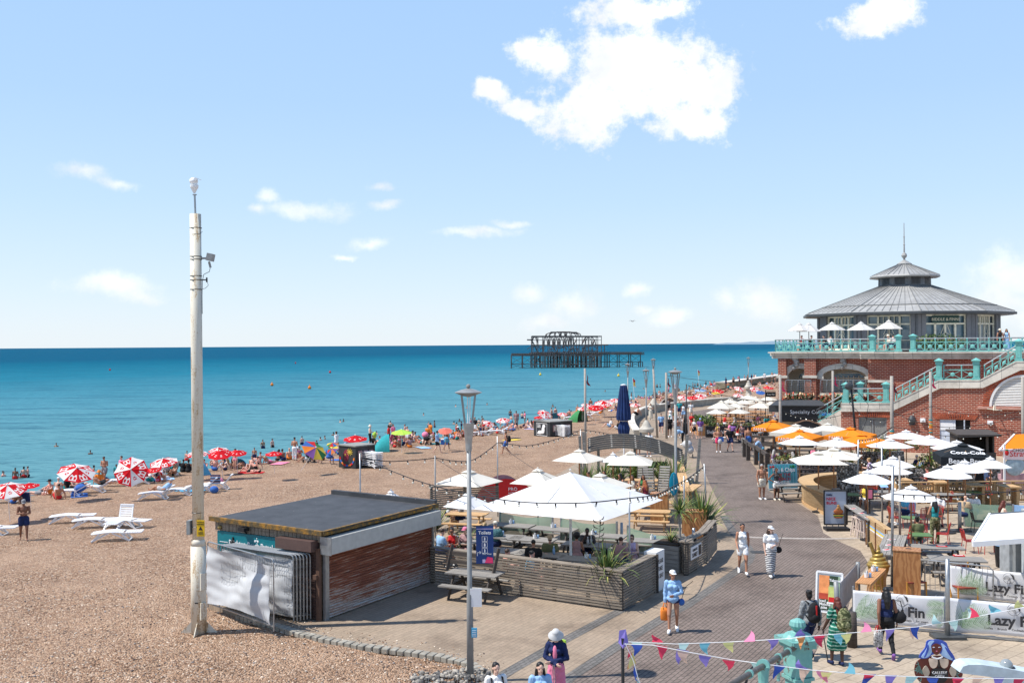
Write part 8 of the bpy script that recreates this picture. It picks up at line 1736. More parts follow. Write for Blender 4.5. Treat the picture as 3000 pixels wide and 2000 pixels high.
def mk_turq():
 m,nt,N,L,b=nodes('peeling_turquoise');tc=N.new('ShaderNodeTexCoord');n=noise(N,L,tc.outputs['Object'],7,8,.7)
 c=ramp(N,L,n,[(.3,(.11,.31,.285)),(.56,(.18,.40,.36)),(.585,(.12,.27,.24)),(.61,(.14,.06,.035)),(.8,(.07,.04,.025))]);L.new(c,b.inputs['Base Color']);SV(b,'Roughness',.5);bump(N,L,b,n,.3,.005);return m
m_turq=mk_turq()
rail_fg()
def bicycle():
 o=D(2330,1990,9.6);o.z=3.38;t=tg('bicycle','dark bicycle locked against the turquoise foreground post','bicycle',o+V(-.15,.1,0),rad(150));
 for x in(-.52,.52):
  m=MB();m.tube([(x+.34*cos(a/20*2*pi),0,.34+.34*sin(a/20*2*pi))for a in range(21)],.018,6,cap=False);w=m.bd('wheel',BK,t);m=MB()
  for k in range(12):a=k*pi/6;m.bar((x,0,.34),(x+.33*cos(a),0,.34+.33*sin(a)),.004)
  m.bd('spokes',STEEL,w)
 m=MB()
 for a,b in(((-.52,0,.34),(-.08,0,.32)),((-.08,0,.32),(-.22,0,.88)),((-.22,0,.82),(.34,0,.86)),((-.08,0,.32),(.36,0,.78)),((-.52,0,.34),(-.2,0,.8)),((.33,0,.95),(.52,0,.34))):m.tube([a,b],.017,6)
 m.bd('frame',BK,t);m=MB();m.tube([(.33,0,.92),(.30,0,1.04),(.34,0,1.08)],.014,6);m.tube([(.30,-.29,1.12),(.33,-.12,1.06),(.33,.12,1.06),(.30,.29,1.12)],.013,6);m.bd('handlebar',BK,t);m=MB();m.sph((-.24,0,.93),(.14,.07,.03),10);m.tube([(-.22,0,.8),(-.24,0,.92)],.013,6);m.bd('saddle',BK,t);m=MB();m.tube([(-.08,-.05,.32),(-.08,.05,.32)],.09,12);m.bd('chainring',STEEL,t)
bicycle()
def bnt(label,pts,Y,fl,sp=.26,size=.12,wind=0):
 P=[D(x,y,Y if isinstance(Y,(int,float))else Y[i])for i,(x,y)in enm(pts)];t=tg('bunting',label,'bunting',P[0],0,'strings of bunting');Q=[p-P[0]for p in P];m=MB();m.tube(Q,.0035,5);m.bd('cord',WT,t);acc=0;i=0
 for a,b in zip(Q,Q[1:]):
  L=(b-a).length;x=sp*.5-acc
  while x<L:
   p=a.lerp(b,x/L);d=(b-a).normalized();w=size*.5;c=fl[i%len(fl)];up=-1 if R.random()>wind else .75;tw=U(-.05,.05);m=MB()
   p0=p-d*w;p1=p+d*w;n=5;vs=[]
   for j in range(n+1):f=j/n;z=up*size*1.15*f*(1 if up<0 else .8);off=V(tw*f+.02*sin(f*4+i),.03*sin(f*3+i)+(.05*f),z);vs+=[p0.lerp(p,f)+off,p1.lerp(p,f)+off]
   m.add(vs,[(2*j,2*j+1,2*j+3,2*j+2)for j in range(n)]);m.bd('flag',m_cloth('bunt_'+c,COL[c],.35),t,uv=False);i+=1;x+=sp*U(.85,1.15)
  acc=(acc+L)%sp
for k,c in dict(bmint=(.50,.72,.70),bred=(.72,.06,.12),bpink=(.80,.28,.45),bpurple=(.26,.20,.55),bblue=(.06,.12,.48),borange=(.82,.36,.14),blemon=(.70,.68,.30),bpeach=(.80,.55,.42),bsky=(.20,.52,.62)).items():COL[k]=c
bnt('upper bunting string running left of the turquoise post',[(1829,1878),(1982,1885),(2137,1879),(2315,1869),(2350,1864),(2500,1852),(2685,1835),(2771,1821),(2860,1805),(3010,1776)],[10,10,10,9.8,9.7,9.7,9.8,9.9,10,10],['bmint','bred','bmint','bsky','blemon','bpink','bpurple','borange','bpurple','bred','bsky','blemon','bpink','bpurple','bpeach','bblue','bmint'],.235,.115,.35)
bnt('lower bunting string passing in front of the turquoise post',[(1829,1885),(1911,1888),(2018,1909),(2137,1930),(2256,1946),(2375,1961),(2450,1967),(2573,1977),(2828,1985),(3010,1987)],[9,9,9,9,8.9,8.9,8.9,9,9.1,9.2],['bblue','bred','bpurple','bpeach','bpurple','bred','bmint','bblue','bpeach','bpurple','bpink','blemon','bsky','bred','bblue','bpurple','bmint'],.215,.115,.1)
bnt('short bunting string hanging straight down beside the black pole',[(1832,1883),(1856,1935),(1868,1980),(1885,2030)],8.9,['bred','borange','blemon','bblue','bsky'],.10,.10)
t=tg('bunting_pole','black pole holding the bunting ends, tied with a purple flag','pole',V(D(1825,1990,9.05).x,9.05,0));zt=D(1825,1868,9.05).z;m=MB();m.tube([(0,0,0),(0,0,zt)],.015,8);m.bd('pole',BK,t);m=MB();m.add([(-.03,0,zt+.07),(.03,0,zt+.08),(.055,.02,zt-.05),(.0,-.02,zt-.09),(-.04,0,zt-.04)],[(0,1,2,3,4)]);m.bd('tied_flag',cm('bpurple'),t)
t=tg('stone_gabion_mound','wire bag of flints at the end of the curved kerb','stone wall',G(1395,1990));m=MB()
for i in range(330):
 f=R.random();p=V(U(-1.5,.30),U(-1.3,.55),0);
 if p.x<-.9*(.2+f):p.z=-.02
 r=U(.03,.07);p.z=max(0,.20-.12*abs(p.x+.2)-.1*abs(p.y+.2))*R.random()
 m.sph(p,(r*1.2,r,r*.8),6,R.randrange(3),Matrix.Rotation(R.random()*6,3,'Z'))
m.bd('flints',[mat('flint_a',(.10,.095,.09),.8),mat('flint_b',(.24,.22,.19),.8),mat('flint_c',(.40,.36,.30),.8)],t,uv=False);m=MB()
for i in range(9):x=-1.5+i*.22;m.tube([(x,-1.3,.02),(x,-.6,.16),(x,0,.20),(x,.4,.12),(x,.55,0)],.004,4)
m.bd('wire_mesh',GALV,t)
def zb(x,y):return(500+x/2.851,1150+y/2.851)
FS=[('festoon string from the beach pole down across the big parasol',[(1057,1341,38),(1124,1369,37),(1208,1402,36),(1300,1430,34),(1368,1444,33),(1456,1461,31),(1567,1472,30),(1713,1472,29.5),(1843,1459,30),(1920,1448,33),(1970,1425,37),(2016,1400,40),(2062,1366,43)],.62),('festoon string from the hut pole to the middle pole over the shingle',[(1057,1341,38),(1150,1351,39),(1277,1341,39)],.7),('festoon string sagging behind the near lamp post',[(1277,1341,39),(1347,1351,41),(1395,1342,43),(1459,1296,45)],.6),('festoon string rising to the arched slat sign over the shingle',[(1459,1296,45),(1497,1301,47),(1556,1304,49),(1645,1281,53),(1703,1258,56)],.75),('festoon string from the arched sign to the stone plinth lamp',[(1703,1258,56),(1755,1265,60),(1818,1276,66),(1926,1278,75)],1.1),('festoon string from the wrapped black pole to the knitted pole',[(2016,1129,57),(2084,1149,59),(2151,1164,61),(2218,1173,63),(2287,1173,65.5)],1.3),('festoon string along the coffee hut front',[(2290,1202,66),(2340,1219,68),(2400,1226,70),(2445,1220,72),(2466,1215,72)],.75),('festoon string rising from the coffee hut to the knitted pole',[(2378,1240,71),(2410,1222,72),(2442,1190,73)],.8),('festoon string from the pole behind the burger sign to the thick pole',[(2510,1290,47.5),(2565,1280,53),(2614,1250,64)],.8),('festoon string crossing below the blue door to the photo edge',[(2614,1250,64),(2680,1260,62),(2756,1275,60),(2858,1279,58),(3010,1265,55)],1.15),('festoon string across the brick wall above the blue door, lower',[(2616,1208,65),(2680,1233,64),(2769,1251,63),(2884,1243,62),(3005,1216,61)],1.2),('festoon string across the brick wall, upper right',[(2728,1190,67),(2801,1208,66),(2872,1215,65),(2935,1212,64),(3010,1201,62)],1.2),('festoon string from the thick pole to the pink flag pole',[(2616,1217,65),(2665,1212,66),(2728,1190,67)],1.1),('festoon string sloping down over the gabion pier',[(2517,1343,47),(2562,1367,44),(2600,1386,42),(2636,1412,38)],.55),('festoon string crossing in front of the benches',[(2616,1447,32),(2705,1451,33),(2807,1451,34),(2896,1445,35),(3010,1434,36)],.6),('festoon string before the garage shutters',[(2488,1180,69),(2540,1225,68),(2600,1230,66)],1.0)]
for l,p,s in FS:fst(l,p,s)
fst('thin dark cable from the flagpole to the brick wing over the crowd',[(1956,1100,80),(2088,1117,90),(2195,1119,95),(2283,1103,92)],bulbs=False);fst('dark cable from the knitted pole to the loudspeaker pole',[(2287,1173,65.6),(2400,1160,67),(2490,1130,68)],bulbs=False);fst('thin guy wire over the left parasols',[(1277,1343,39),(1368,1400,36),(1456,1457,31)],bulbs=False,r=.008);fst('thin guy wire over the centre parasols',[(1459,1300,45),(1560,1370,40),(1690,1440,33)],bulbs=False,r=.008)
# == PIER WRECK
def pier():
 Y=470;k=Y/F;o=D(1740,1075,Y);o=V(o.x,Y,-3.2);t=tg('pier_wreck','rusting skeleton of a ruined pier standing alone in the sea','pier',o)
 def Z(x,y,d=0):p=D(1470+x/5.345,940+y/5.345,Y)-o;return V(p.x,p.y+d,max(p.z,-.5))
 IR=mat('rusted_iron',(.15,.115,.10),.85,.1,.35,.6);RR=random.Random(3)
 def lat(m,x0,x1,y0,y1,d,n):
  m.bar(Z(x0,y0,d),Z(x1,y0,d),.30);m.bar(Z(x0,y1,d),Z(x1,y1,d),.35)
  for i in range(n):a=x0+(x1-x0)*i/n;b=x0+(x1-x0)*(i+1)/n;m.bar(Z(a,y1,d),Z((a+b)/2,y0,d),.22);m.bar(Z((a+b)/2,y0,d),Z(b,y1,d),.22)
 m=MB()
 for d in(-8,8):lat(m,150,470,513,540,d,12);lat(m,460,1560,492,540,d,34)
 for d in(-4,6):lat(m,1530,2215,490,522,d,24)
 m.bar(Z(460,515,0),Z(1560,512,0),12,.5);m.bar(Z(150,527,0),Z(470,527,0),8,.3);m.bar(Z(1560,505,0),Z(2180,505,0),6,.25);m.bd('deck_girders',IR,t)
 PX=[150,322]+[470+i*42 for i in range(26)]
 for i,x in enm(PX):
  for d in((-9,9)if x<460 else(-11,-3,5,12)):
   xx=x+RR.uniform(-12,12)*(x>460);w=.55 if x in(150,322)else RR.choice((.22,.32,.45));m=MB();m.bar(Z(xx,530,d),Z(xx,760,d)-V(0,0,1.5),w);m.bd('pile',IR,t,uv=False)
 for x in(1560,1605,1632,1655,1683,1808,1838,1988,2018,2048,2142,2172,2205):m=MB();m.bar(Z(x,505 if x<2030 or x==2172 else 640,0),Z(x,725,0)-V(0,0,1.2),.4);m.bd('pile',IR,t,uv=False)
 m=MB()
 for(a,b)in((150,322),(322,470)):
  m.bar(Z(a,668,-9),Z(b,664,-9),.3)
  for q in(0,1):m.bar(Z(a,560+q*110,-9),Z(b,660+q*60,-9),.14);m.bar(Z(b,560+q*110,-9),Z(a,660+q*60,-9),.14)
 for(a,b)in((1683,1808),(1838,1988),(2018,2172)):m.bar(Z(a,530,0),Z(b,640,0),.14);m.bar(Z(b,530,0),Z(a,640,0),.14);m.bar(Z(a,640,0),Z(b,712,0),.14);m.bar(Z(b,640,0),Z(a,712,0),.14)
 m.bar(Z(1540,642,0),Z(2205,640,0),.3)
 for i in range(55):x=RR.uniform(470,1560);y=RR.uniform(545,690);m.bar(Z(x,y,RR.uniform(-11,12)),Z(x+RR.uniform(-70,70),y+RR.uniform(20,60),RR.uniform(-11,12)),RR.uniform(.12,.3))
 m.bar(Z(470,668,-11),Z(1450,666,-11),.4);m.bar(Z(520,640,9),Z(1500,645,9),.3);m.bd('cross_braces',IR,t)
 m=MB();xs=[470,560,648,733,815,893,985,1065,1105,1190,1280,1340,1375,1450,1530]
 for d in(-10,9):
  for x in xs:m.bar(Z(x,238,d),Z(x,495,d),.3)
  for y in(238,250,375,388,300):m.bar(Z(465,y,d),Z(1535,y,d),.26 if y!=300 else .18)
  for i in range(34):a=470+i*31;m.bar(Z(a,250,d),Z(a+15,238,d),.2);m.bar(Z(a,388,d),Z(a+15,375,d),.2)
 for x in(1500,1560,1608):m.bar(Z(x,380,0),Z(x,495,0),.35)
 m.bar(Z(1455,372,0),Z(1668,375,0),.5);m.bar(Z(390,296,-10),Z(470,300,-10),.6);m.bar(Z(390,296,-10),Z(470,290,-10),.3);m.bd('hall_frame',IR,t)
 m=MB()
 def arc(x0,x1,yb,yt,d,r=.32,n=12,p=1):
  P=[Z((x0+x1)/2-(x1-x0)/2*cos(pi*i/n),yb-(yb-yt)*sin(pi*i/n)**p,d)for i in range(n+1)];m.tube(P,r*.42,5)
 for d in(-10,9):
  for a,b in zip(xs[2:8],xs[3:9]):arc(a+8,b-8,375,255,d,.4)
  arc(470,560,380,250,d,.45);arc(1280,1440,380,252,d,.4)
 for a,b in((690,1225),(745,1170),(830,910),(920,995),(1005,1085)):
  for d in(-6,6):arc(a,b,238,172,d,.5,14,.6)
 m.bar(Z(760,178,0),Z(1170,182,0),.5);m.bar(Z(760,176,-6),Z(1165,180,-6),.4);m.bd('arched_ribs',IR,t)
 m=MB()
 for i in range(120):x=RR.uniform(475,1530);y=RR.gauss(400,14)if i%2 else RR.gauss(505,14);p=Z(x,y,RR.uniform(-10,9));m.bar(p,p+V(RR.uniform(-3,3),0,RR.uniform(-2.6,1)),RR.uniform(.15,.4))
 for a,b in(((1275,395),(1250,480)),((1255,460),(1480,475)),((1040,470),(1110,400)),((1030,440),(1100,450)),((480,330),(555,490)),((485,400),(560,380)),((1110,370),(1150,290)),((1400,370),(1430,290)),((1230,370),(1275,290))):m.bar(Z(*a,-10),Z(*b,-9),.4)
 m.bd('collapsed_debris',IR,t,uv=False)['kind']='stuff'
pier()
for x,y,c,l in((866,1064,'red','red marker buoy far out beyond the beach'),(797,1128,'orange','left of two orange buoys on the water'),(907,1137,'orange','right of two orange buoys on the water'),(1583,1098,'yellow','yellow buoy left of the ruined pier foot'),(1812,1101,'yellow','small yellow buoy right of the ruined pier'),(967,1091,'red','tiny red buoy nearest the horizon'),(322,1084,'red','faint red buoy at the far left')):
 p=G(x,y,-3.0);t=tg('marker_buoy',l,'buoy',p,0,'marker buoys');m=MB();m.lathe([(.2,-.3),(.42,.0),(.42,.3),(.12,.62),(.06,1.0),(0,1.0)],n=10);m.bd('float',cm(c),t)
p=D(1853,941,160);t=tg('seagull','single gull gliding in the sky right of the ruined pier','bird',p);m=MB();m.sph((0,0,0),(.2,.08,.07),8)
for s in(-1,1):m.tube([(0,0,.02),(s*.25,0,.14),(s*.6,0,.05)],[.05,.04,.01],5)
m.bd('body',mat('gull',(.3,.3,.3)),t)
# == PEOPLE IN THE FOREGROUND
STR,_nt,_N,_L,_b=nodes('striped_skirt');_tc=_N.new('ShaderNodeTexCoord');_w=_N.new('ShaderNodeTexWave');_w.bands_direction='Z';SV(_w,'Scale',5.2);SV(_w,'Distortion',.8);_L.new(_tc.outputs['Object'],_w.inputs['Vector']);_L.new(ramp(_N,_L,_w.outputs[0],[(.42,(.75,.74,.72)),(.5,(.02,.02,.035))]),_b.inputs['Base Color']);SV(_b,'Roughness',.9)
ZIG,_nt,_N,_L,_b=nodes('green_zigzag');_tc=_N.new('ShaderNodeTexCoord');_w=_N.new('ShaderNodeTexWave');_w.bands_direction='Z';SV(_w,'Scale',3.2);SV(_w,'Distortion',2.2);SV(_w,'Detail Scale',2.5);_L.new(_tc.outputs['Object'],_w.inputs['Vector']);_L.new(ramp(_N,_L,_w.outputs[0],[(.3,(.0,.10,.065)),(.6,(.01,.22,.15)),(.86,(.02,.25,.17)),(.93,(.40,.50,.44))]),_b.inputs['Base Color']);SV(_b,'Roughness',.9)
CAMO,_nt,_N,_L,_b=nodes('camouflage');_tc=_N.new('ShaderNodeTexCoord');_L.new(ramp(_N,_L,noise(_N,_L,_tc.outputs['Object'],13,2),[(.40,(.05,.06,.02)),(.48,(.16,.17,.07)),(.55,(.30,.30,.16)),(.62,(.09,.07,.03))],'CONSTANT'),_b.inputs['Base Color']);SV(_b,'Roughness',.9)
SPEC=mat('speckled_grey',(.12,.13,.14),.9,0,.5,60,col2=(.42,.45,.46));FLOR=mat('dark_floral',(.012,.012,.015),.8,0,.2,35,col2=(.10,.09,.09));PRN=mat('tote_print',(.55,.52,.48),.7,0,.9,30,col2=(.8,.76,.72));PRN2=mat('teal_floral',(.02,.12,.16),.8,0,.5,30,col2=(.10,.24,.26))
def gp(x,y):return G(x,y,0)
P1=prs('person in a white cap and light blue shirt striding with an orange bag',gp(1972,1850),rad(168),'oneup_m','tanned',('short','blond'),('shirt','lightblue'),('briefs','navy'),'white',('cap','white'),1.64,1,det=1)
tote('orange carrier bag held by the person in the light blue shirt',hand_of(P1,'oneup_m',1,'R')-V(0,0,-.06),'orange',0,.26,.34);t=tg('crossbody_bag','small navy bag at the hip of the person in the light blue shirt','bag',worn(P1,(-.24,-.02,.86)));m=MB();m.sph((0,0,0),(.09,.05,.10),10);m.bd('pouch',cm('blue'),t,smooth=True);m=MB();m.tube([(0,-.02,.08),(.10,-.14,.45),(.30,-.08,.58)],.008,5);m.bd('strap',cm('black'),t)
P2=prs('person in a white vest and pale shorts walking beside a friend in a striped skirt',gp(2176,1681),rad(172),'walk','tanned',('tail','black'),('tank','white'),('shorts','white'),'white',None,1.70,1,det=1)
P3=prs('person in a white cap, white tee shirt and black and white striped skirt',gp(2258,1688),rad(185),'oneup_m','fair',('long','brown'),('tee','white'),('maxi','white'),'white',('cap','white'),1.66,1,1.18,det=1,bmat=STR);t=tg('crossbody_bag','small black bag at the hip of the person in the striped skirt','bag',worn(P3,(-.30,-.02,.92)));m=MB();m.sph((0,0,0),(.11,.05,.11),10);m.bd('pouch',cm('black'),t,smooth=True);m=MB();m.tube([(0,0,.1),(.05,-.12,.4),(.12,-.08,.54)],.008,5);m.bd('strap',cm('black'),t)
P4=prs('person in a loose grey patterned shirt seen from behind with a black backpack',gp(2372,1925),rad(12),'walk2','dark',('bun','black'),('shirt','grey'),('trousers','navy'),'black',None,1.66,1,1.12,det=1,tmat=SPEC);backpack('black backpack with a red stripe on the person in the grey shirt',worn(P4,(0,-.15,.98)),rad(12),'black',accent='red')
P5=prs('person in a green zigzag dress leaning on a black cane',gp(2455,1950),rad(5),'cane','dark',('long','red'),('teedress','green'),None,'navy',None,1.64,1,1.25,det=1,tmat=ZIG);backpack('green camouflage rucksack on the person in the green zigzag dress',worn(P5,(.04,-.20,.98)),rad(5),'black',.54,.36,mt=CAMO)
h=hand_of(P5,'cane',1,'L');t=tg('walking_cane','black walking cane held by the person in the green dress','cane',(h.x,h.y,0));m=MB();m.tube([(.12,.0,0),(0,0,h.z-.03)],.013,8);m.tube([(0,.06,h.z-.0),(0,0,h.z+.015),(0,-.06,h.z-.01)],.016,8);m.bd('shaft',BK,t)
P6=prs('person with long black hair in a navy vest top and black leggings',gp(2598,1925),rad(-8),'walkbag','brown',('long','black'),('tank','navy'),('trousers','black'),'purple',None,1.72,1,1.15,det=1);tote('black and white patterned bag with red handles held by the navy vest wearer',hand_of(P6,'walkbag',1,'L')+V(-.03,0,.05),'white',.4,.30,.40,pat=PRN);t=tg('shoulder_bag','black shoulder bag on the right side of the person in the navy vest','bag',worn(P6,(.30,-.04,1.02)),rad(-8));m=MB();m.sph((0,0,0),(.17,.10,.15),12);m.bd('bag_body',cm('black'),t,smooth=True);m=MB();m.tube([(-.12,0,.1),(-.10,0,.42),(.02,0,.40),(.10,0,.1)],.012,6);m.bd('strap',cm('black'),t)
P7=prs('person in a grey bucket hat, navy jacket and pink trousers with folded arms',V(.9,21.3,0),rad(165),'cross','fair',('short','black'),('jacket','navy'),('maxi','pink'),'white',('bucket','lightgrey'),1.64,1,det=1,glasses=1);m=MB();m.sph((0,.135,1.27),(.055,.03,.17),10);m.bd('pink_top',cm('pink'),P7,smooth=True)
backpack('bright green and black backpack on the person in the bucket hat',worn(P7,(.04,-.16,.96)),rad(140),'black',.5,.33,accent='lime');t=tg('walking_pole','thin folded walking poles held by the person in the bucket hat','pole',worn(P7,(.02,.26,.55)));m=MB();m.tube([(0,0,.45),(.02,0,-.5)],.010,6);m.tube([(.03,.0,.45),(.07,.0,-.5)],.010,6);m.bd('poles',STEEL,t)
P8=prs('person with a black ponytail in a white top at the bottom edge, left of two',V(-.36,19.3,0),rad(200),'stand','fair',('tail','black'),('tee','white'),('trousers','navy'),'white',None,1.60,1,det=1);P9=prs('person with long black hair in a light blue top at the bottom edge',V(.50,19.3,0),rad(190),'stand','fair',('long','black'),('tee','lightblue'),('trousers','navy'),'white',None,1.60,1,det=1)
for P in(P8,P9):
 m=MB();m.tube([(-.09,.02,1.45),(-.05,.13,1.30),(-.01,.16,1.10)],.008,5);m.tube([(.09,.02,1.45),(.05,.13,1.30),(-.01,.16,1.10)],.008,5);m.bd('lanyard',cm('navy'),P)
m=MB()
for s in(-1,1):m.tube([(s*.12,-.08,1.44),(s*.12,.09,1.44),(s*.13,.14,1.25),(s*.13,.12,1.0)],.018,6)
m.bd('backpack_straps',cm('black'),P8)
prs('grey haired bare chested person in pale shorts beside the blue board',gp(2232,1462),rad(195),'stand','tanned',('short','grey'),None,('trunks','cream'),'white',None,1.74,0,1.1,det=1,glasses=1);prs('person in a black vest with hands on hips before the blue board',gp(2275,1464),rad(188),'hips','brown',('bun','black'),('tank','black'),('shorts','white'),'cream',None,1.58,1,det=1,tmat=FLOR)
prs('bare chested person in bright pink shorts walking on the promenade',gp(2105,1324),rad(175),'hold','tanned',('short','brown'),None,('trunks','hotpink'),'white',None,1.76,glasses=1);prs('person in a black tee shirt and dark shorts walking beside the one in pink shorts',gp(2139,1323),rad(185),'walk','light',('short','brown'),('tee','black'),('shorts','navy'),'black',None,1.76,0,1.08,glasses=1)
t=tg('shopping_bag','blue and white bag held by the person in pink shorts','bag',gp(2105,1324)+V(.12,-.3,.85));m=MB();m.box((0,0,.08),(.35,.2,.3));m.bd('bag_body',cm('blue'),t);m=MB();m.sph((-.08,-.05,-.05),(.16,.12,.22),8);m.bd('towel_bundle',cm('lightgrey'),t,smooth=True)
prs('bald person in a pale shirt leaning on the dark timber rail',gp(2228,1356)+V(0,.2,0),rad(75),'lean','light',None,('tee','lightblue'),('trousers','sky'),None,None,1.74);prs('bare backed person in blue shorts walking past the black planters',gp(2192,1320),rad(0),'walk','tanned',('short','black'),None,('trunks','blue'),None,None,1.76,wide=1.1)
prs('bare chested person in dark shorts and cap using a phone at the left edge',B(70,1583),rad(205),'phone','brown',('short','grey'),None,('trunks','navy'),None,('cap','grey'),1.76,det=1)
def zd(x,y):return gp(1600+x/3.485,1050+y/3.485)
WK=[(1068,625,175,'hold','fair',('long','brown'),('tank','cream'),('maxi','cream'),0,1,'in a white patterned top and skirt drinking beside the sea wall'),(1175,768,178,'walk','light',('short','black'),('tee','lightblue'),('shorts','navy'),0,0,'in a striped blue tee shirt and navy shorts by the stone plinth'),(1262,800,185,'stand','brown',None,('tee','black'),('shorts','black'),('cap','teal'),1,'with a teal headscarf behind the leaning post'),(1268,680,175,'walk','fair',('short','brown'),('maxidress','white'),None,0,1,'in a long white dress on the crowded promenade'),(1305,650,180,'walk2','tanned',('long','brown'),('bikini','black'),('shorts','olive'),0,1,'in a bikini top behind the long white dress'),(1345,815,0,'walk','tanned',('short','brown'),None,('trunks','lightgrey'),0,0,'bare backed in pale shorts behind the surfboard lamp'),(1402,640,180,'walk','brown',('long','black'),('tank','white'),('shorts','lightblue'),0,1,'in a white top and denim shorts left of the black wrapped pole'),(1478,610,182,'walk2','light',('short','brown'),('tee','white'),('shorts','cream'),0,0,'in a plain white tee shirt right of the black wrapped pole'),(1362,600,175,'stand','light',('short','blond'),('tee','teal'),('shorts','navy'),0,0,'in a teal tee shirt among the far walkers'),(1420,780,5,'stand','fair',('long','black'),('maxidress','black'),None,0,1,'in a long black dress behind the black wrapped pole'),(1512,820,185,'walk','fair',('short','blond'),('crop','white'),('shorts','black'),0,1,'in a white crop top and black shorts with sunglasses'),(1575,815,178,'stand','light',('short','grey'),('tee','purple'),('shorts','lightgrey'),('cap','lightblue'),0,'in a purple patterned tee shirt and pale cap'),(1490,760,180,'walk','fair',('short','ginger'),('tee','red'),('shorts','maroon'),0,1,'in a red top just behind the white crop top'),(1248,560,180,'stand','tanned',('short','black'),('tank','grey'),('shorts','black'),0,0,'in a grey vest near the sea wall bend'),(930,660,100,'sit','tanned',('short','black'),None,('trunks','black'),0,0,'bare chested, sitting on the curved sea wall'),(940,1000,0,'bend','tanned',('short','black'),None,('trunks','tan'),0,0,'bare backed, bending under the arched slat sign'),(1050,1000,180,'stand','light',('short','brown'),('tee','white'),('shorts','white'),0,0,'in white, carrying an orange bag below the arched slat sign'),(1395,880,90,'bend','fair',('short','grey'),('tee','lightblue'),('trousers','black'),0,0,'loading a pushchair beside the arched slat sign')]
for x,y,rz,po,sk,ha,tp,bt,ht,fe,l in WK:
 p=zd(x,y);
 if po=='sit':p=p+V(0,0,.80)
 prs('person '+l,p,rad(rz+U(-8,8)),po,sk,ha,tp,bt,'white' if R.random()<.6 and po!='sit' else None,ht or None,U(1.62,1.78),fe,group='walkers on the promenade')
t=tg('pushchair','loaded pale pushchair hung with grey blankets by the arched slat sign','pushchair',zd(1440,1010));m=MB();m.sph((0,0,.9),(.35,.4,.3),9);m.sph((.2,-.1,.55),(.25,.3,.3),9);m.bd('blankets',cm('lightgrey'),t,smooth=True);m=MB();m.bar((-.2,-.4,0),(0,.3,1.0),.03);m.bar((.2,.4,0),(0,-.3,1.0),.03);m.bd('frame',BK,t)
for x in(-.3,.3):m=MB();m.tube([(x,-.3,.14),(x+.04,-.3,.14)],.14,10);m.bd('wheel',BK,t)
def z7(x,y):return gp(2250+x/7.84,1120+y/7.84)
for x,y,rz,sk,ha,tp,bt,ht,fe,l in((165,1230,0,'light',('short','grey'),('tee','grey'),('shorts','navy'),('cap','blue'),0,'in a blue cap queueing at the coffee hut'),(245,1230,0,'fair',('short','ginger'),('tee','black'),('trousers','black'),0,0,'ginger haired, in black at the coffee hut'),(470,1250,-30,'tanned',('bun','black'),('tank','purple'),('shorts','navy'),0,1,'in a purple vest before the coffee hut'),(680,1250,20,'light',('short','brown'),('tee','lightblue'),('shorts','navy'),0,0,'holding an open patterned umbrella at the coffee hut'),(1020,1290,60,'fair',('short','brown'),('tee','hotpink'),('shorts','hotpink'),('cap','hotpink'),1,'all in bright pink with a pink cap by the steps'),(1360,1260,180,'light',('short','brown'),('tee','white'),('shorts','blue'),('cap','white'),0,'in a white cap by the turquoise steps')):
 prs('person '+l,VR((*x_.xy,0))if(x_:=z7(x,y))else 0,rad(rz),'stand',sk,ha,tp,bt,'white',ht or None,1.7,fe,group='people at the coffee hut')
t=tg('open_umbrella','white umbrella with black pattern held tilted at the coffee hut','umbrella',z7(650,1250)+V(0,0,1.9));m=MB();canopy(m,8,.6,.3,0,seg=2,rad_=3);m.bd('canopy',mat('spotted_cloth',(.75,.75,.75),.8,0,.1,14,col2=(.03,.03,.03)),t,uv=False);m=MB();m.tube([(0,0,.3),(0,0,-.7)],.012,5);m.bd('shaft',BK,t);t.rotation_euler=(rad(35),rad(-25),0)
def seat(l,px,py,rz,sk,ha,tp,bt='navy',ht=None,fe=0,po='chair',gl=0,group='people seated on the picnic terrace',wide=1.0,tm=None,zh=1.22,h=1.72):
 p=G(px,py,zh);f=VR((-sin(rad(rz)),cos(rad(rz)),0));p=VR((p.x,p.y,0))-f*.12
 return prs('person '+l,p,rad(rz),po,sk,ha,tp,('shorts',bt),'white' if R.random()<.5 else 'black',ht,h,fe,wide,glasses=gl,group=group,tmat=tm)
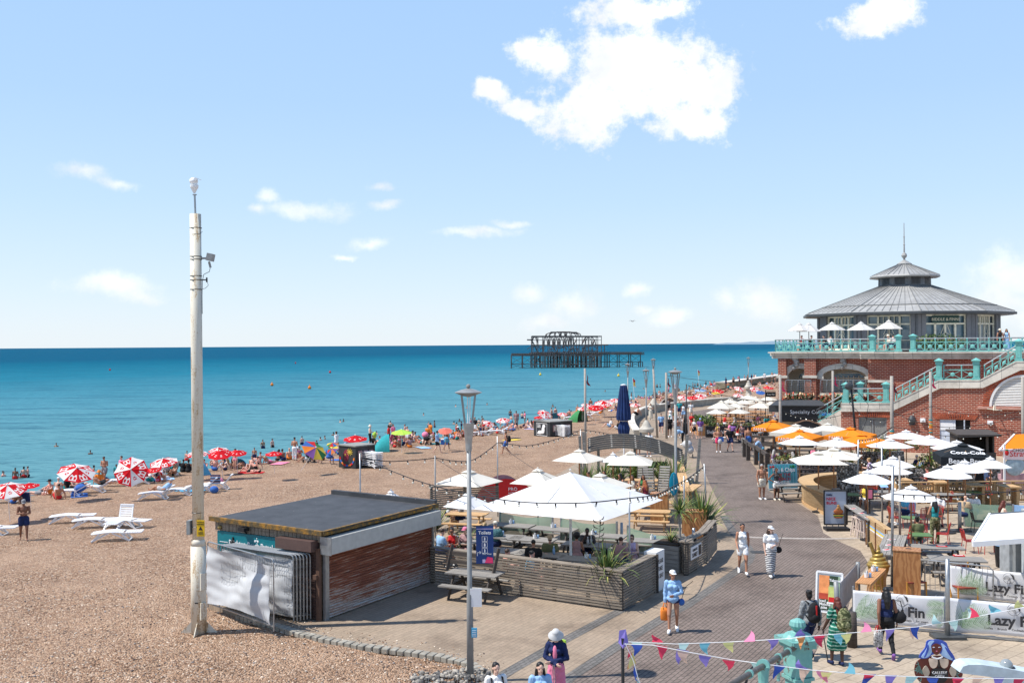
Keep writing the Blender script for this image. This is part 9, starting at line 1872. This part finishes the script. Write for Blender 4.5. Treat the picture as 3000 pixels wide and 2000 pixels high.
for x,y,rz,sk,ha,tp,ht,fe,gl,po,l,tm in((250,535,-60,'light',('short','brown'),('tee','lightblue'),0,0,0,'chair','in a light blue tee shirt at the terrace corner by the hut',None),(322,528,175,'tanned',('bun','black'),('tank','red'),0,1,1,'chair','in a red vest top with sunglasses facing the light blue tee shirt',None),(425,525,150,'fair',('short','brown'),('tee','mauve'),('cap','pink'),1,0,'chair','in a pink cap at the table by the hut',None),(315,280,-75,'light',('short','brown'),('tee','white'),0,0,0,'chair','in a white tee shirt on the rear timber bench',None),(378,300,100,'light',('short','black'),('tee','grey'),0,0,0,'chair','in grey facing the white tee shirt on the rear bench',None),(575,485,-20,'fair',('tail','blond'),('tank','maroon'),0,1,0,'chair','with a blond ponytail left of the teal floral shirt',None),(655,480,-10,'light',('short','grey'),('tee','teal'),('cap','cream'),0,0,'chair','in a teal floral shirt and cream cap',PRN2),(748,690,-80,'pinkish',('short','brown'),None,0,0,0,'chair','bare shouldered, looking right just behind the fence',None),(948,620,-10,'tanned',('short','black'),('tee','black'),0,0,0,'chair','in a dark tee shirt seen from behind',None),(1075,592,178,'light',('short','brown'),('tee','olive'),('cap','tan'),0,1,'chair','in an olive tee shirt, tan cap and sunglasses',None),(935,705,-100,'pinkish',('short','black'),('tee','sky'),0,0,0,'chair','dark haired, low behind the fence in a sky blue top',None),(1280,565,-8,'tanned',('afro','black'),('tank','mauve'),0,1,0,'chair','with curly hair in a mauve strappy dress',None),(1360,530,172,'dark',('short','black'),('tee','black'),0,0,1,'chin','in a dark patterned shirt and sunglasses resting a hand on the chin',FLOR),(1702,580,160,'fair',('tail','brown'),('tank','lilac'),0,1,1,'chair','in sunglasses right of the corner plant',None),(1618,600,-40,'light',('short','brown'),('tee','mauve'),0,0,0,'chair','in a mauve tee shirt behind the corner plant',None)):
 q=z4(x,y);seat(l,q[0],q[1],rz,sk,ha,tp,'navy' if not fe else 'mauve',ht or None,fe,po,gl,tm=tm)
for x,y,rz,ha,tp,l in((1816,1392,120,('long','black'),('tank','black'),'with long black hair, first of the group at the rear pale table'),(1852,1397,170,('long','brown'),('tank','cream'),'with long brown hair, covering her face at the rear pale table'),(1884,1395,185,('long','brown'),('tank','green'),'in sunglasses and a green top at the rear pale table'),(1888,1412,30,('long','ginger'),('tank','maroon'),'with long auburn hair seen from behind at the rear pale table'),(1724,1387,90,('short','brown'),('tank','tan'),'sitting low left of the rear cream parasol'),(1770,1384,150,('long','brown'),('tank','tan'),'sitting before the strap leaved plants')):seat(l,x,y,rz,'tanned',ha,tp,'white',None,1,zh=1.2)
for x,y,rz,po,sk,ha,tp,bt,fe,l in((1055,55,0,'chair','tanned',('bun','black'),('tee','olive'),'black',1,'with a dark bun in an olive top at the green table'),(1250,-150,160,'chair','light',('short','blond'),('tee','white'),'navy',0,'grey haired, holding a drink behind the octagonal parasol'),(930,-155,100,'chair','light',('short','brown'),('tee','sky'),'navy',0,'in a teal tee shirt behind the octagonal parasol'),(1500,-140,-60,'chair','light',None,('tee','tan'),'navy',0,'bald, in a tan tee shirt at the bench tables'),(1570,-160,150,'chair','tanned',('short','brown'),('tee','white'),'blue',0,'in an open white shirt at the bench tables'),(1850,-90,-80,'chair','fair',('long','red'),('tank','cream'),'cream',1,'with long red hair looking at a phone by the green screen')):
 q=Rz(x,y);seat(l,q[0],q[1],rz,sk,ha,tp,bt,None,fe,po,group='people on the cafe terraces')
seat('in a pale blue tee shirt seen from behind beyond the bench row',2876,1372,0,'light',('short','brown'),('tee','lightblue'),group='people on the cafe terraces',zh=1.2);seat('in a white and lilac top beyond the gabion pier',2545,1345,60,'fair',('bun','blond'),('tee','lilac'),fe=1,group='people on the cafe terraces');seat('in a polka dot navy top under the black parasol row',2686,1336,20,'fair',('short','grey'),('tee','navy'),fe=1,group='people on the cafe terraces');seat('in navy beside the polka dot top',2720,1338,0,'fair',('short','brown'),('tee','navy'),fe=1,group='people on the cafe terraces')
P=prs('person in a dark green vest and camouflage trousers standing among the red chairs',G(2740,1592),rad(-3),'hold','tanned',('long','black'),('tank','teal'),('trousers','olive'),'black',None,1.72,1,1.05,bmat=CAMO);prs('bare armed person in a tan top and black skirt standing beyond the bench row',G(2912,1455)+V(0,1.5,0),rad(0),'stand','tanned',('long','brown'),('tank','tan'),('skirt','black'),None,None,1.7,1)
for x,y,l in((2830,1332,'left'),(2890,1332,'right')):p=G(x,y)+V(0,.6,0);prs('person serving in the dark bar shed, %s of two'%l,VR((p.x,60.9,0)),rad(150 if l=='left' else 100),'hold','light',('short','black'),('tee','black'),('trousers','black'),None,('cap','grey')if l=='left' else None,1.75)
t=tg('denim_shirt','pale denim shirt hanging over a chair below the octagonal parasol','clothing',G(*Rz(1100,60))+V(-.5,0,.3));m=MB();m.sph((0,0,.3),(.25,.1,.5),10);m.bd('cloth',cm('lightblue'),t,smooth=True);t=tg('paper_bag','brown paper bag on a red chair seat','bag',G(*Rz(1180,150))+V(0,0,.45));m=MB();m.box((0,0,.22),(.35,.2,.45));m.bd('bag',mat('kraft',(.28,.18,.11),.8),t)
TC=['white','black','navy','grey','lightblue','pink','red','teal','olive','cream','mauve','yellow','purple']
AREA=[(15,(2085,2250),(1206,1250),'on the dining terrace behind the black planters'),(8,(2260,2470),(1300,1350),'under the orange and white parasols'),(8,(2560,2920),(1318,1362),'in the shade of the right hand white parasols'),(6,(2480,2760),(1372,1420),'between the gabion walls'),(4,(2150,2290),(1176,1196),'under the crowded cream parasols')]
for n,xr,yr,w in AREA:
 for i in range(n):
  tp=R.choice(TC);fe=R.random()<.5;sk=R.choice(list(SKIN));seat('in a %s top seated %s'%(dict(lightblue='light blue').get(tp,tp),w),U(*xr),U(*yr),U(-180,180),sk,(R.choice(['short','long','bun'])if fe else 'short',R.choice(list(HAIR)[:4])),('tank' if fe else 'tee',tp),R.choice(['navy','white','grey','tan']),None,int(fe),zh=1.2,group='diners seated on the right hand terraces')
for px,rz,tp,ha,l in((2353,90,'maroon','brown','first from the sea end'),(2373,-90,'black','brown','second from the sea end'),(2418,90,'black','black','under the middle parasol'),(2430,-60,'white','black','in white beside the middle parasol'),(2553,-90,'white','blond','near the first newel post'),(2606,100,'cream','blond','in a straw hat between the newel posts'),(2612,-80,'white','black','in white between the newel posts'),(2630,90,'white','black','beside the second newel post')):
 p=D(px,1000,80.5 if px<2545 else 79.5);prs('person %s seated at the roof terrace railing'%l,V(p.x,p.y,7.03),rad(rz),'chair','light',('short',ha),('tee',tp),('shorts','navy'),None,('sun','cream')if 'straw' in l else None,1.72,0,group='diners on the roof terrace')
for px,l,tp,ht in((2930,'in a black dress and wide hat at the right end of the roof terrace','black',('sun','cream')),(2949,'in a pale blue dress at the right end of the roof terrace','lightblue',None)):p=D(px,1000,76);prs('person '+l,V(p.x,p.y,7.03),rad(150),'stand','tanned',('long','brown'),('maxidress',tp),None,None,ht,1.66,1)
# == BEACH CROWD
def bp_(px,py,po,rz,sk,ha,tp,bt,l,ht=None,fe=0,h=1.7,dz=0,g='people on the beach',gl=0):
 p=B(px,py)+V(0,0,dz);return prs('person '+l,p,rad(rz),po,sk,ha,tp,bt,None,ht,h,fe,group=g,glasses=gl)
K=za
for x,y,po,rz,sk,ha,tp,bt,ht,fe,dz,l in((605,1165,'lounge',-100,'light',('short','grey'),None,('trunks','navy'),None,0,0,'bare bellied, reclining on the lounger with the royal blue towel'),(770,1140,'lounge',-80,'tanned',('short','black'),None,('trunks','black'),None,0,0,'bare chested on the lounger beside the blue towel, arms raised'),(1250,1195,'lounge',85,'tanned',('short','grey'),('tee','lightblue'),('shorts','lightgrey'),None,0,0,'grey haired, lying with legs outstretched on the nearer lounger'),(800,1062,'phone',170,'tanned',('short','brown'),None,('trunks','grey'),None,0,0,'standing bare chested between the two big tilted parasols'),(440,1140,'hug',0,'light',None,None,('trunks','lightgrey'),('cap','white'),0,0,'in a white cap hugging knees by the water'),(510,1120,'sit',60,'brown',('short','black'),('tee','black'),('trunks','teal'),('cap','black'),0,0,'in black with a black cap left of the lounger pair'),(560,1125,'hug',30,'tanned',('long','black'),('bikini','black'),('briefs','black'),None,1,0,'with long dark hair left of the lounger pair'),(285,1145,'liesup',-90,'light',('short','brown'),None,('trunks','grey'),None,0,0,'lying on the shingle under the small red parasol'),(840,1060,'liesup',80,'tanned',('short','black'),None,('trunks','navy'),None,0,0,'lying with raised knees right of the blue towel pair'),(765,1070,'sit',0,'tanned',('short','brown'),('tee','orange'),('trunks','orange'),('bucket','orange'),0,0,'in an orange hat behind the blue towel pair'),(1260,1060,'prone',180,'light',('short','brown'),None,('trunks','white'),('bucket','white'),0,0,'in a white bucket hat propped on elbows'),(1150,1010,'sit',60,'brown',('short','black'),None,('trunks','navy'),None,0,0,'sitting under the small red parasol'),(1120,1055,'sit',-60,'tanned',('short','brown'),None,('trunks','red'),None,0,0,'sitting just right of the tipped parasol'),(1720,960,'hug',0,'tanned',('long','black'),('bikini','blue'),('briefs','blue'),None,1,0,'with very long dark hair under the mast side parasols'),(1640,970,'hug',20,'light',('short','brown'),None,('trunks','navy'),None,0,0,'bare backed left of the long haired one'),(1400,1000,'hug',0,'brown',('short','black'),('tee','black'),('shorts','black'),None,0,0,'in black just left of the mast'),(1440,1000,'hug',0,'brown',('bun','black'),('tank','black'),('shorts','black'),None,1,0,'in a black vest just left of the mast')):
 q=K(x,y);bp_(q[0],q[1],po,rz,sk,ha,tp,bt,l,ht,fe,1.72,dz)
K=zb
for x,y,po,rz,sk,ha,tp,bt,ht,fe,l in((715,640,'sit',70,'pinkish',('short','black'),('bikini','black'),('briefs','black'),None,1,'sitting in a dark bikini behind the one lying on the red towel'),(660,672,'liesup',80,'pinkish',('tail','black'),('bikini','black'),('briefs','black'),None,1,'lying on her back on the red towel'),(825,595,'prone',160,'pinkish',('long','blond'),('bikini','pink'),('briefs','pink'),('sun','tan'),1,'in a straw hat lying on the pink towel'),(890,575,'hug',-60,'tanned',('long','black'),('bikini','black'),('briefs','black'),None,1,'with dark hair facing another under the mid beach parasol'),(945,570,'hug',60,'brown',('short','black'),None,('trunks','navy'),None,0,'dark haired under the mid beach parasol'),(990,560,'sit',20,'light',None,None,('trunks','orange'),None,0,'bald, sitting right of the mid beach parasol'),(1035,570,'hold',-20,'tanned',('short','black'),None,('trousers','white'),None,0,'bare backed in white trousers holding a baby'),(1075,545,'hug',10,'tanned',('bun','black'),('bikini','orange'),('briefs','orange'),None,1,'beside an orange towel right of the white trousers'),(1385,510,'walk',60,'light',('bun','brown'),('shirt','white'),('trousers','white'),None,1,'dressed all in white walking by the rainbow parasol'),(1235,600,'chair',0,'light',('short','black'),('tank','white'),('shorts','navy'),None,0,'in a white vest on a camping chair by the rainbow parasol'),(1320,600,'chair',-20,'tanned',('short','black'),('tee','blue'),('shorts','blue'),None,0,'in royal blue sitting left of the colourful hut'),(1665,440,'hold',-90,'fair',('short','brown'),('tank','cream'),('trousers','black'),('bucket','cream'),1,'in a cream bucket hat with a lime bag behind the colourful hut'),(1822,440,'hold',90,'brown',('short','black'),('tee','red'),('trousers','black'),None,0,'in a red tee shirt and black trousers beside the green parasol'),(1870,462,'hug',-60,'tanned',('bun','black'),('bikini','red'),('briefs','red'),None,1,'sitting left of the straw hat under the green parasol'),(1912,458,'stand',180,'tanned',('short','brown'),('bikini','pink'),('briefs','pink'),('sun','tan'),1,'small, in a straw hat under the green parasol'),(2000,458,'hug',40,'tanned',('short','brown'),('tee','mauve'),('shorts','orange'),None,0,'sitting by an orange cloth right of the green parasol'),(540,640,'sit',-60,'tanned',('long','brown'),('bikini','navy'),('briefs','navy'),None,1,'sitting right of the long dark hair'),(370,650,'hug',30,'pinkish',('short','brown'),None,('trunks','blue'),None,0,'pale backed beside the mast tent'),(740,600,'sit',60,'pinkish',('short','brown'),None,('trunks','grey'),None,0,'behind the dark bikini pair'),(700,550,'stand',180,'tanned',('short','black'),None,('trunks','navy'),None,0,'small, wading in behind the sunbathing couple')):
 q=K(x,y);bp_(q[0],q[1],po,rz,sk,ha,tp,bt,l,ht,fe,1.2 if l.startswith('small')else 1.74)
K=lambda x,y:(1050+x/3.36,1180+y/3.36)
for x,y,po,rz,sk,ha,tp,bt,ht,fe,l in((775,500,'walk',-110,'fair',('short','black'),('shirt','lightblue'),('shorts','black'),('cap','black'),1,'in an open pale shirt and black shorts walking right'),(868,470,'walk2',-20,'brown',('short','black'),None,('trunks','sky'),None,0,'bare backed in bright blue shorts walking away'),(1455,515,'walk',70,'tanned',('short','black'),None,('trunks','blue'),None,0,'with a black backpack and navy shorts carrying a towel'),(1290,300,'lounge',80,'fair',('long','brown'),('bikini','black'),('briefs','black'),None,1,'in a black bikini sunbathing on the white lounger'),(1555,245,'stand',170,'brown',('short','black'),('tee','mauve'),('trousers','grey'),None,0,'in a maroon tee shirt standing near the shoreline'),(1445,290,'bend',80,'light',('short','brown'),None,('trunks','lightblue'),None,0,'bending over in pale blue shorts'),(1690,260,'sit',70,'fair',('long','brown'),('bikini','white'),('briefs','white'),None,1,'sitting left of the black and white hut'),(2165,165,'bend',-30,'light',('bun','brown'),('bikini','black'),('briefs','black'),None,1,'bending in a black bikini by the dark green tent'),(2205,165,'hug',0,'tanned',('short','brown'),None,('trunks','navy'),None,0,'bare backed beside the dark green tent')):
 q=K(x,y);PP=bp_(q[0],q[1],po,rz,sk,ha,tp,bt,l,ht,fe,1.74)
 if 'backpack' in l:backpack('black backpack worn by the bare chested walker on the shingle',worn(PP,(0,-.14,.98)),rad(70),'black')
t=tg('beach_bag','lime green bag held behind the colourful hut','bag',B(1095,1300)+V(.1,-.2,.7));m=MB();m.sph((0,0,.2),(.2,.15,.3),9);m.bd('bag',cm('lime'),t,smooth=True)
q=zd(640,690);
for x,y,rz,tp,sk,l in((650,700,80,'white','light','in a white tee shirt sitting on the shingle left of the navy parasol'),(725,725,85,'black','tanned','in a black tee shirt sitting just left of the navy parasol')):qq=(1600+x/3.485,1050+y/3.485);bp_(qq[0],qq[1],'sit',rz,sk,('short','black'),('tee',tp),('shorts','white' if tp=='black' else 'lightblue'),l)
PO=['sit','hug','sit','hug','liesup','prone','hug','stand','sit','stand']
def crest_y(px):
 for(a,b),(c,d)in zip(CREST_PX,CREST_PX[1:]):
  if a<=px<=c:return b+(d-b)*(px-a)/(c-a)
 return 1100
NMS=dict(lightblue='pale blue',lightgrey='pale grey',hotpink='bright pink')
SEG=[(12,30,560,2,26,'near the left parasols'),(18,560,1010,2,24,'between the mast and the colourful hut'),(14,1090,1330,1,15,'near the green parasol'),(10,1330,1560,1,15,'between the near lamp head and the animal hut')]
CROWD=[(16,1090,1330,0,13),(38,1330,1560,0,15),(34,1560,1840,0,16),(34,1840,2010,-1,20),(90,2010,2275,-2,34)]
for n,x0,x1,d0,d1,w in SEG:
 for i in range(n):
  px=U(x0,x1);f=R.random()**1.5;p=B(px,crest_y(px)+d0+(d1-d0)*f)
  if inpoly(p.x,p.y,PAV):continue
  po=R.choice(PO);fe=int(R.random()<.5);bt=R.choice(['navy','black','red','blue','teal','white','pink','orange','sky','lightgrey','olive']);cl=R.random()<.42
  tc=R.choice(['white','black','lightblue','red','pink','navy','cream','teal']);tp=('tee',tc)if cl else(('bikini',bt)if fe else None)
  wd=dict(sit='sitting',hug='sitting hunched',liesup='lying back',prone='lying face down',stand='standing')[po]
  l='person in %s %s %s'%((NMS.get(tc,tc)+' top')if cl else(NMS.get(bt,bt)+(' bikini' if fe else ' trunks')),wd,w)
  prs(l,p,rad(U(-180,180)),po,R.choice(['light','tanned','pinkish','fair','brown','tanned']),(R.choice(['short','long','bun'])if fe else 'short',R.choice(['brown','black','black','blond'])),tp,('briefs' if fe else 'trunks',bt),None,(R.choice(['cap','bucket','sun']),R.choice(['white','cream','black']))if R.random()<.15 else None,U(1.1,1.8)if po=='stand' else 1.72,fe,group='people along the shoreline')
for px in(2127,2149,2166,2190,2202,2240,2262):
 py=1136-(px-2116)*.152;p=G(px,py-1,-.0);bt=R.choice(['navy','black','red','white']);prs('person in %s standing on top of the stone groyne'%bt,VR((p.x,p.y,.0)),rad(U(-180,180)),'stand',R.choice(['light','tanned','brown']),('short','black'),('tee',R.choice(['white','black','navy','pink']))if R.random()<.5 else None,('trunks',bt),None,None,1.72,group='people standing on the groyne')
SW=[(8,1393,0),(165,1308,0),(265,1330,0),(10,1395,0),(45,1403,1),(60,1400,0),(70,1399,1),(82,1398,1),(275,1376,0),(548,1349,1),(770,1313,1),(798,1310,1),(885,1302,1),(939,1290,0),(952,1286,0),(997,1237,0),(1006,1235,0),(977,1275,0),(1144,1253,1),(1103,1272,0),(1241,1217,0),(1256,1244,0),(1273,1252,1),(1330,1242,0),(1346,1235,0),(1352,1243,0),(1335,1191,0),(1368,1196,0),(1370,1182,0),(1427,1186,0),(1620,1192,0),(1673,1209,0),(1495,1217,1),(1338,1258,1),(1530,1225,1),(1537,1223,1),(1619,1190,0),(1884,1181,0),(1880,1176,1),(1868,1168,0),(1862,1133,0),(1925,1135,1),(1934,1135,1),(1885,1140,0),(1892,1140,0),(1773,1147,0),(1977,1133,1),(2030,1130,1),(2036,1132,1),(2044,1131,1),(2068,1126,1),(2080,1124,1),(2092,1123,1)]
for i,(px,py,wade)in enm(SW):
 p=G(px,py,-3.2);sk=R.choice(['tanned','light','brown','pinkish']);
 prs('%s in the sea, %s'%('person wading' if wade else 'swimmer','left of the mast' if px<560 else 'beyond the mid beach parasols' if px<1020 else 'off the crowded beach' if px<1700 else 'off the sea wall'),V(p.x,p.y,-3.2-(.75 if wade else 1.28)),rad(U(-180,180)),'stand',sk,(R.choice(['short','bun']),'black'),None,('trunks',R.choice(['navy','black','red'])),None,None,1.7,group='people in the water')
for px,py,l in((1860,1180,'near the navy parasol'),(2049,1136,'in the far crowd')):
 p=B(px,py);t=tg('lifeguard_flag','red and yellow lifeguard flag %s'%l,'flag',p,0,'lifeguard flags');m=MB();m.tube([(0,0,0),(-.3,0,3.6)],.03,6);m.bd('pole',WT,t);m=MB();m.add([(-.3,0,3.6),(.1,.05,3.2),(.05,.1,2.6),(-.24,0,2.4),(-.27,0,3.0),(.08,.08,2.95)],[(0,1,5,4)],0);m.add([(-.27,0,3.0),(.08,.08,2.95),(.05,.1,2.4),(-.24,0,2.4)],[(0,1,2,3)],1);m.bd('flag',[cm('red'),cm('yellow')],t,uv=False)
def crowd():
 SK=[skmat(q)for q in('light','tanned','pinkish','brown')];CL=[cm(q)for q in('navy','black','red','blue','white','pink','teal','orange','white','lightblue')];HR=[hmat('black'),hmat('brown')];mats=SK+CL+HR;m=MB();cache={}
 def raw(po,fe,kind):
  k=(po,fe,kind)
  if k not in cache:
   j=J(po,fe);q=MB()
   if kind=='b':q=prims(j,fe,1.0,ALLB);head_prims(q,j,0)
   elif kind=='h':q.sph(j['hd']+V(0,-.01,.04),(.088,.095,.09),8)
   else:q=prims(j,fe,1.0,kind,.02)
   me=remesh(q,.045,0);cache[k]=([v.co.copy()for v in me.vertices],[tuple(p.vertices)for p in me.polygons]);bpy.data.meshes.remove(me)
  return cache[k]
 for n,x0,x1,d0,d1 in CROWD:
  for i in range(n):
   px=U(x0,x1);p=B(px,crest_y(px)+d0+(d1-d0)*R.random()**1.3)
   if inpoly(p.x,p.y,PAV):continue
   po=R.choice(PO);fe=int(R.random()<.5);M=Matrix.Translation(p)@Matrix.Rotation(U(0,6.28),4,'Z')@Matrix.Scale(U(.75,1.02),4)
   c=4+R.randrange(len(CL));parts=[('b',R.randrange(4)),('h',4+len(CL)+R.randrange(2)),(('hips','bum','hth')if not fe else('hips','bum','band'),c)]
   if R.random()<.4:parts.append((('waist','chest','hsl'),4+R.randrange(len(CL))))
   for kd,mi in parts:v,f=raw(po,fe,kd);m.add([M@q for q in v],f,mi)
 o=m.bd('crowd',mats,smooth=True,uv=False);o['kind']='stuff';o['label']='dense mass of small sunbathers along the far shoreline'
crowd()
# == LABELS: tell look-alikes apart by their place
bpy.context.view_layer.update()
def finish_labels():
 by={}
 for o in C.objects:
  if o.parent is None and 'label' in o and o.get('kind')is None:by.setdefault(o['label'],[]).append(o)
 W=['first','second','third','fourth','fifth','sixth','seventh','eighth','ninth','tenth','eleventh','twelfth','thirteenth','fourteenth']
 for l,os_ in by.items():
  n=len(os_)
  if n<2:continue
  os_.sort(key=lambda o:px_of(o.location)[0]if o.location.y>1 else 0)
  g=os_[0].get('group')or 'alike '+os_[0]['category']+' group'
  for i,o in enm(os_):
   o['group']=o.get('group')or g
   w='left of two alike' if n==2 and i==0 else 'right of two alike' if n==2 else 'leftmost of %d alike'%n if i==0 else 'rightmost of %d alike'%n if i==n-1 else '%s from the left'%W[i]if i<14 else None
   if w:o['label']=l+', '+w if len((l+', '+w).split())<=16 else ' '.join(l.split()[:15-len(w.split())])+', '+w
finish_labels()
bpy.data.scenes.remove(TS)
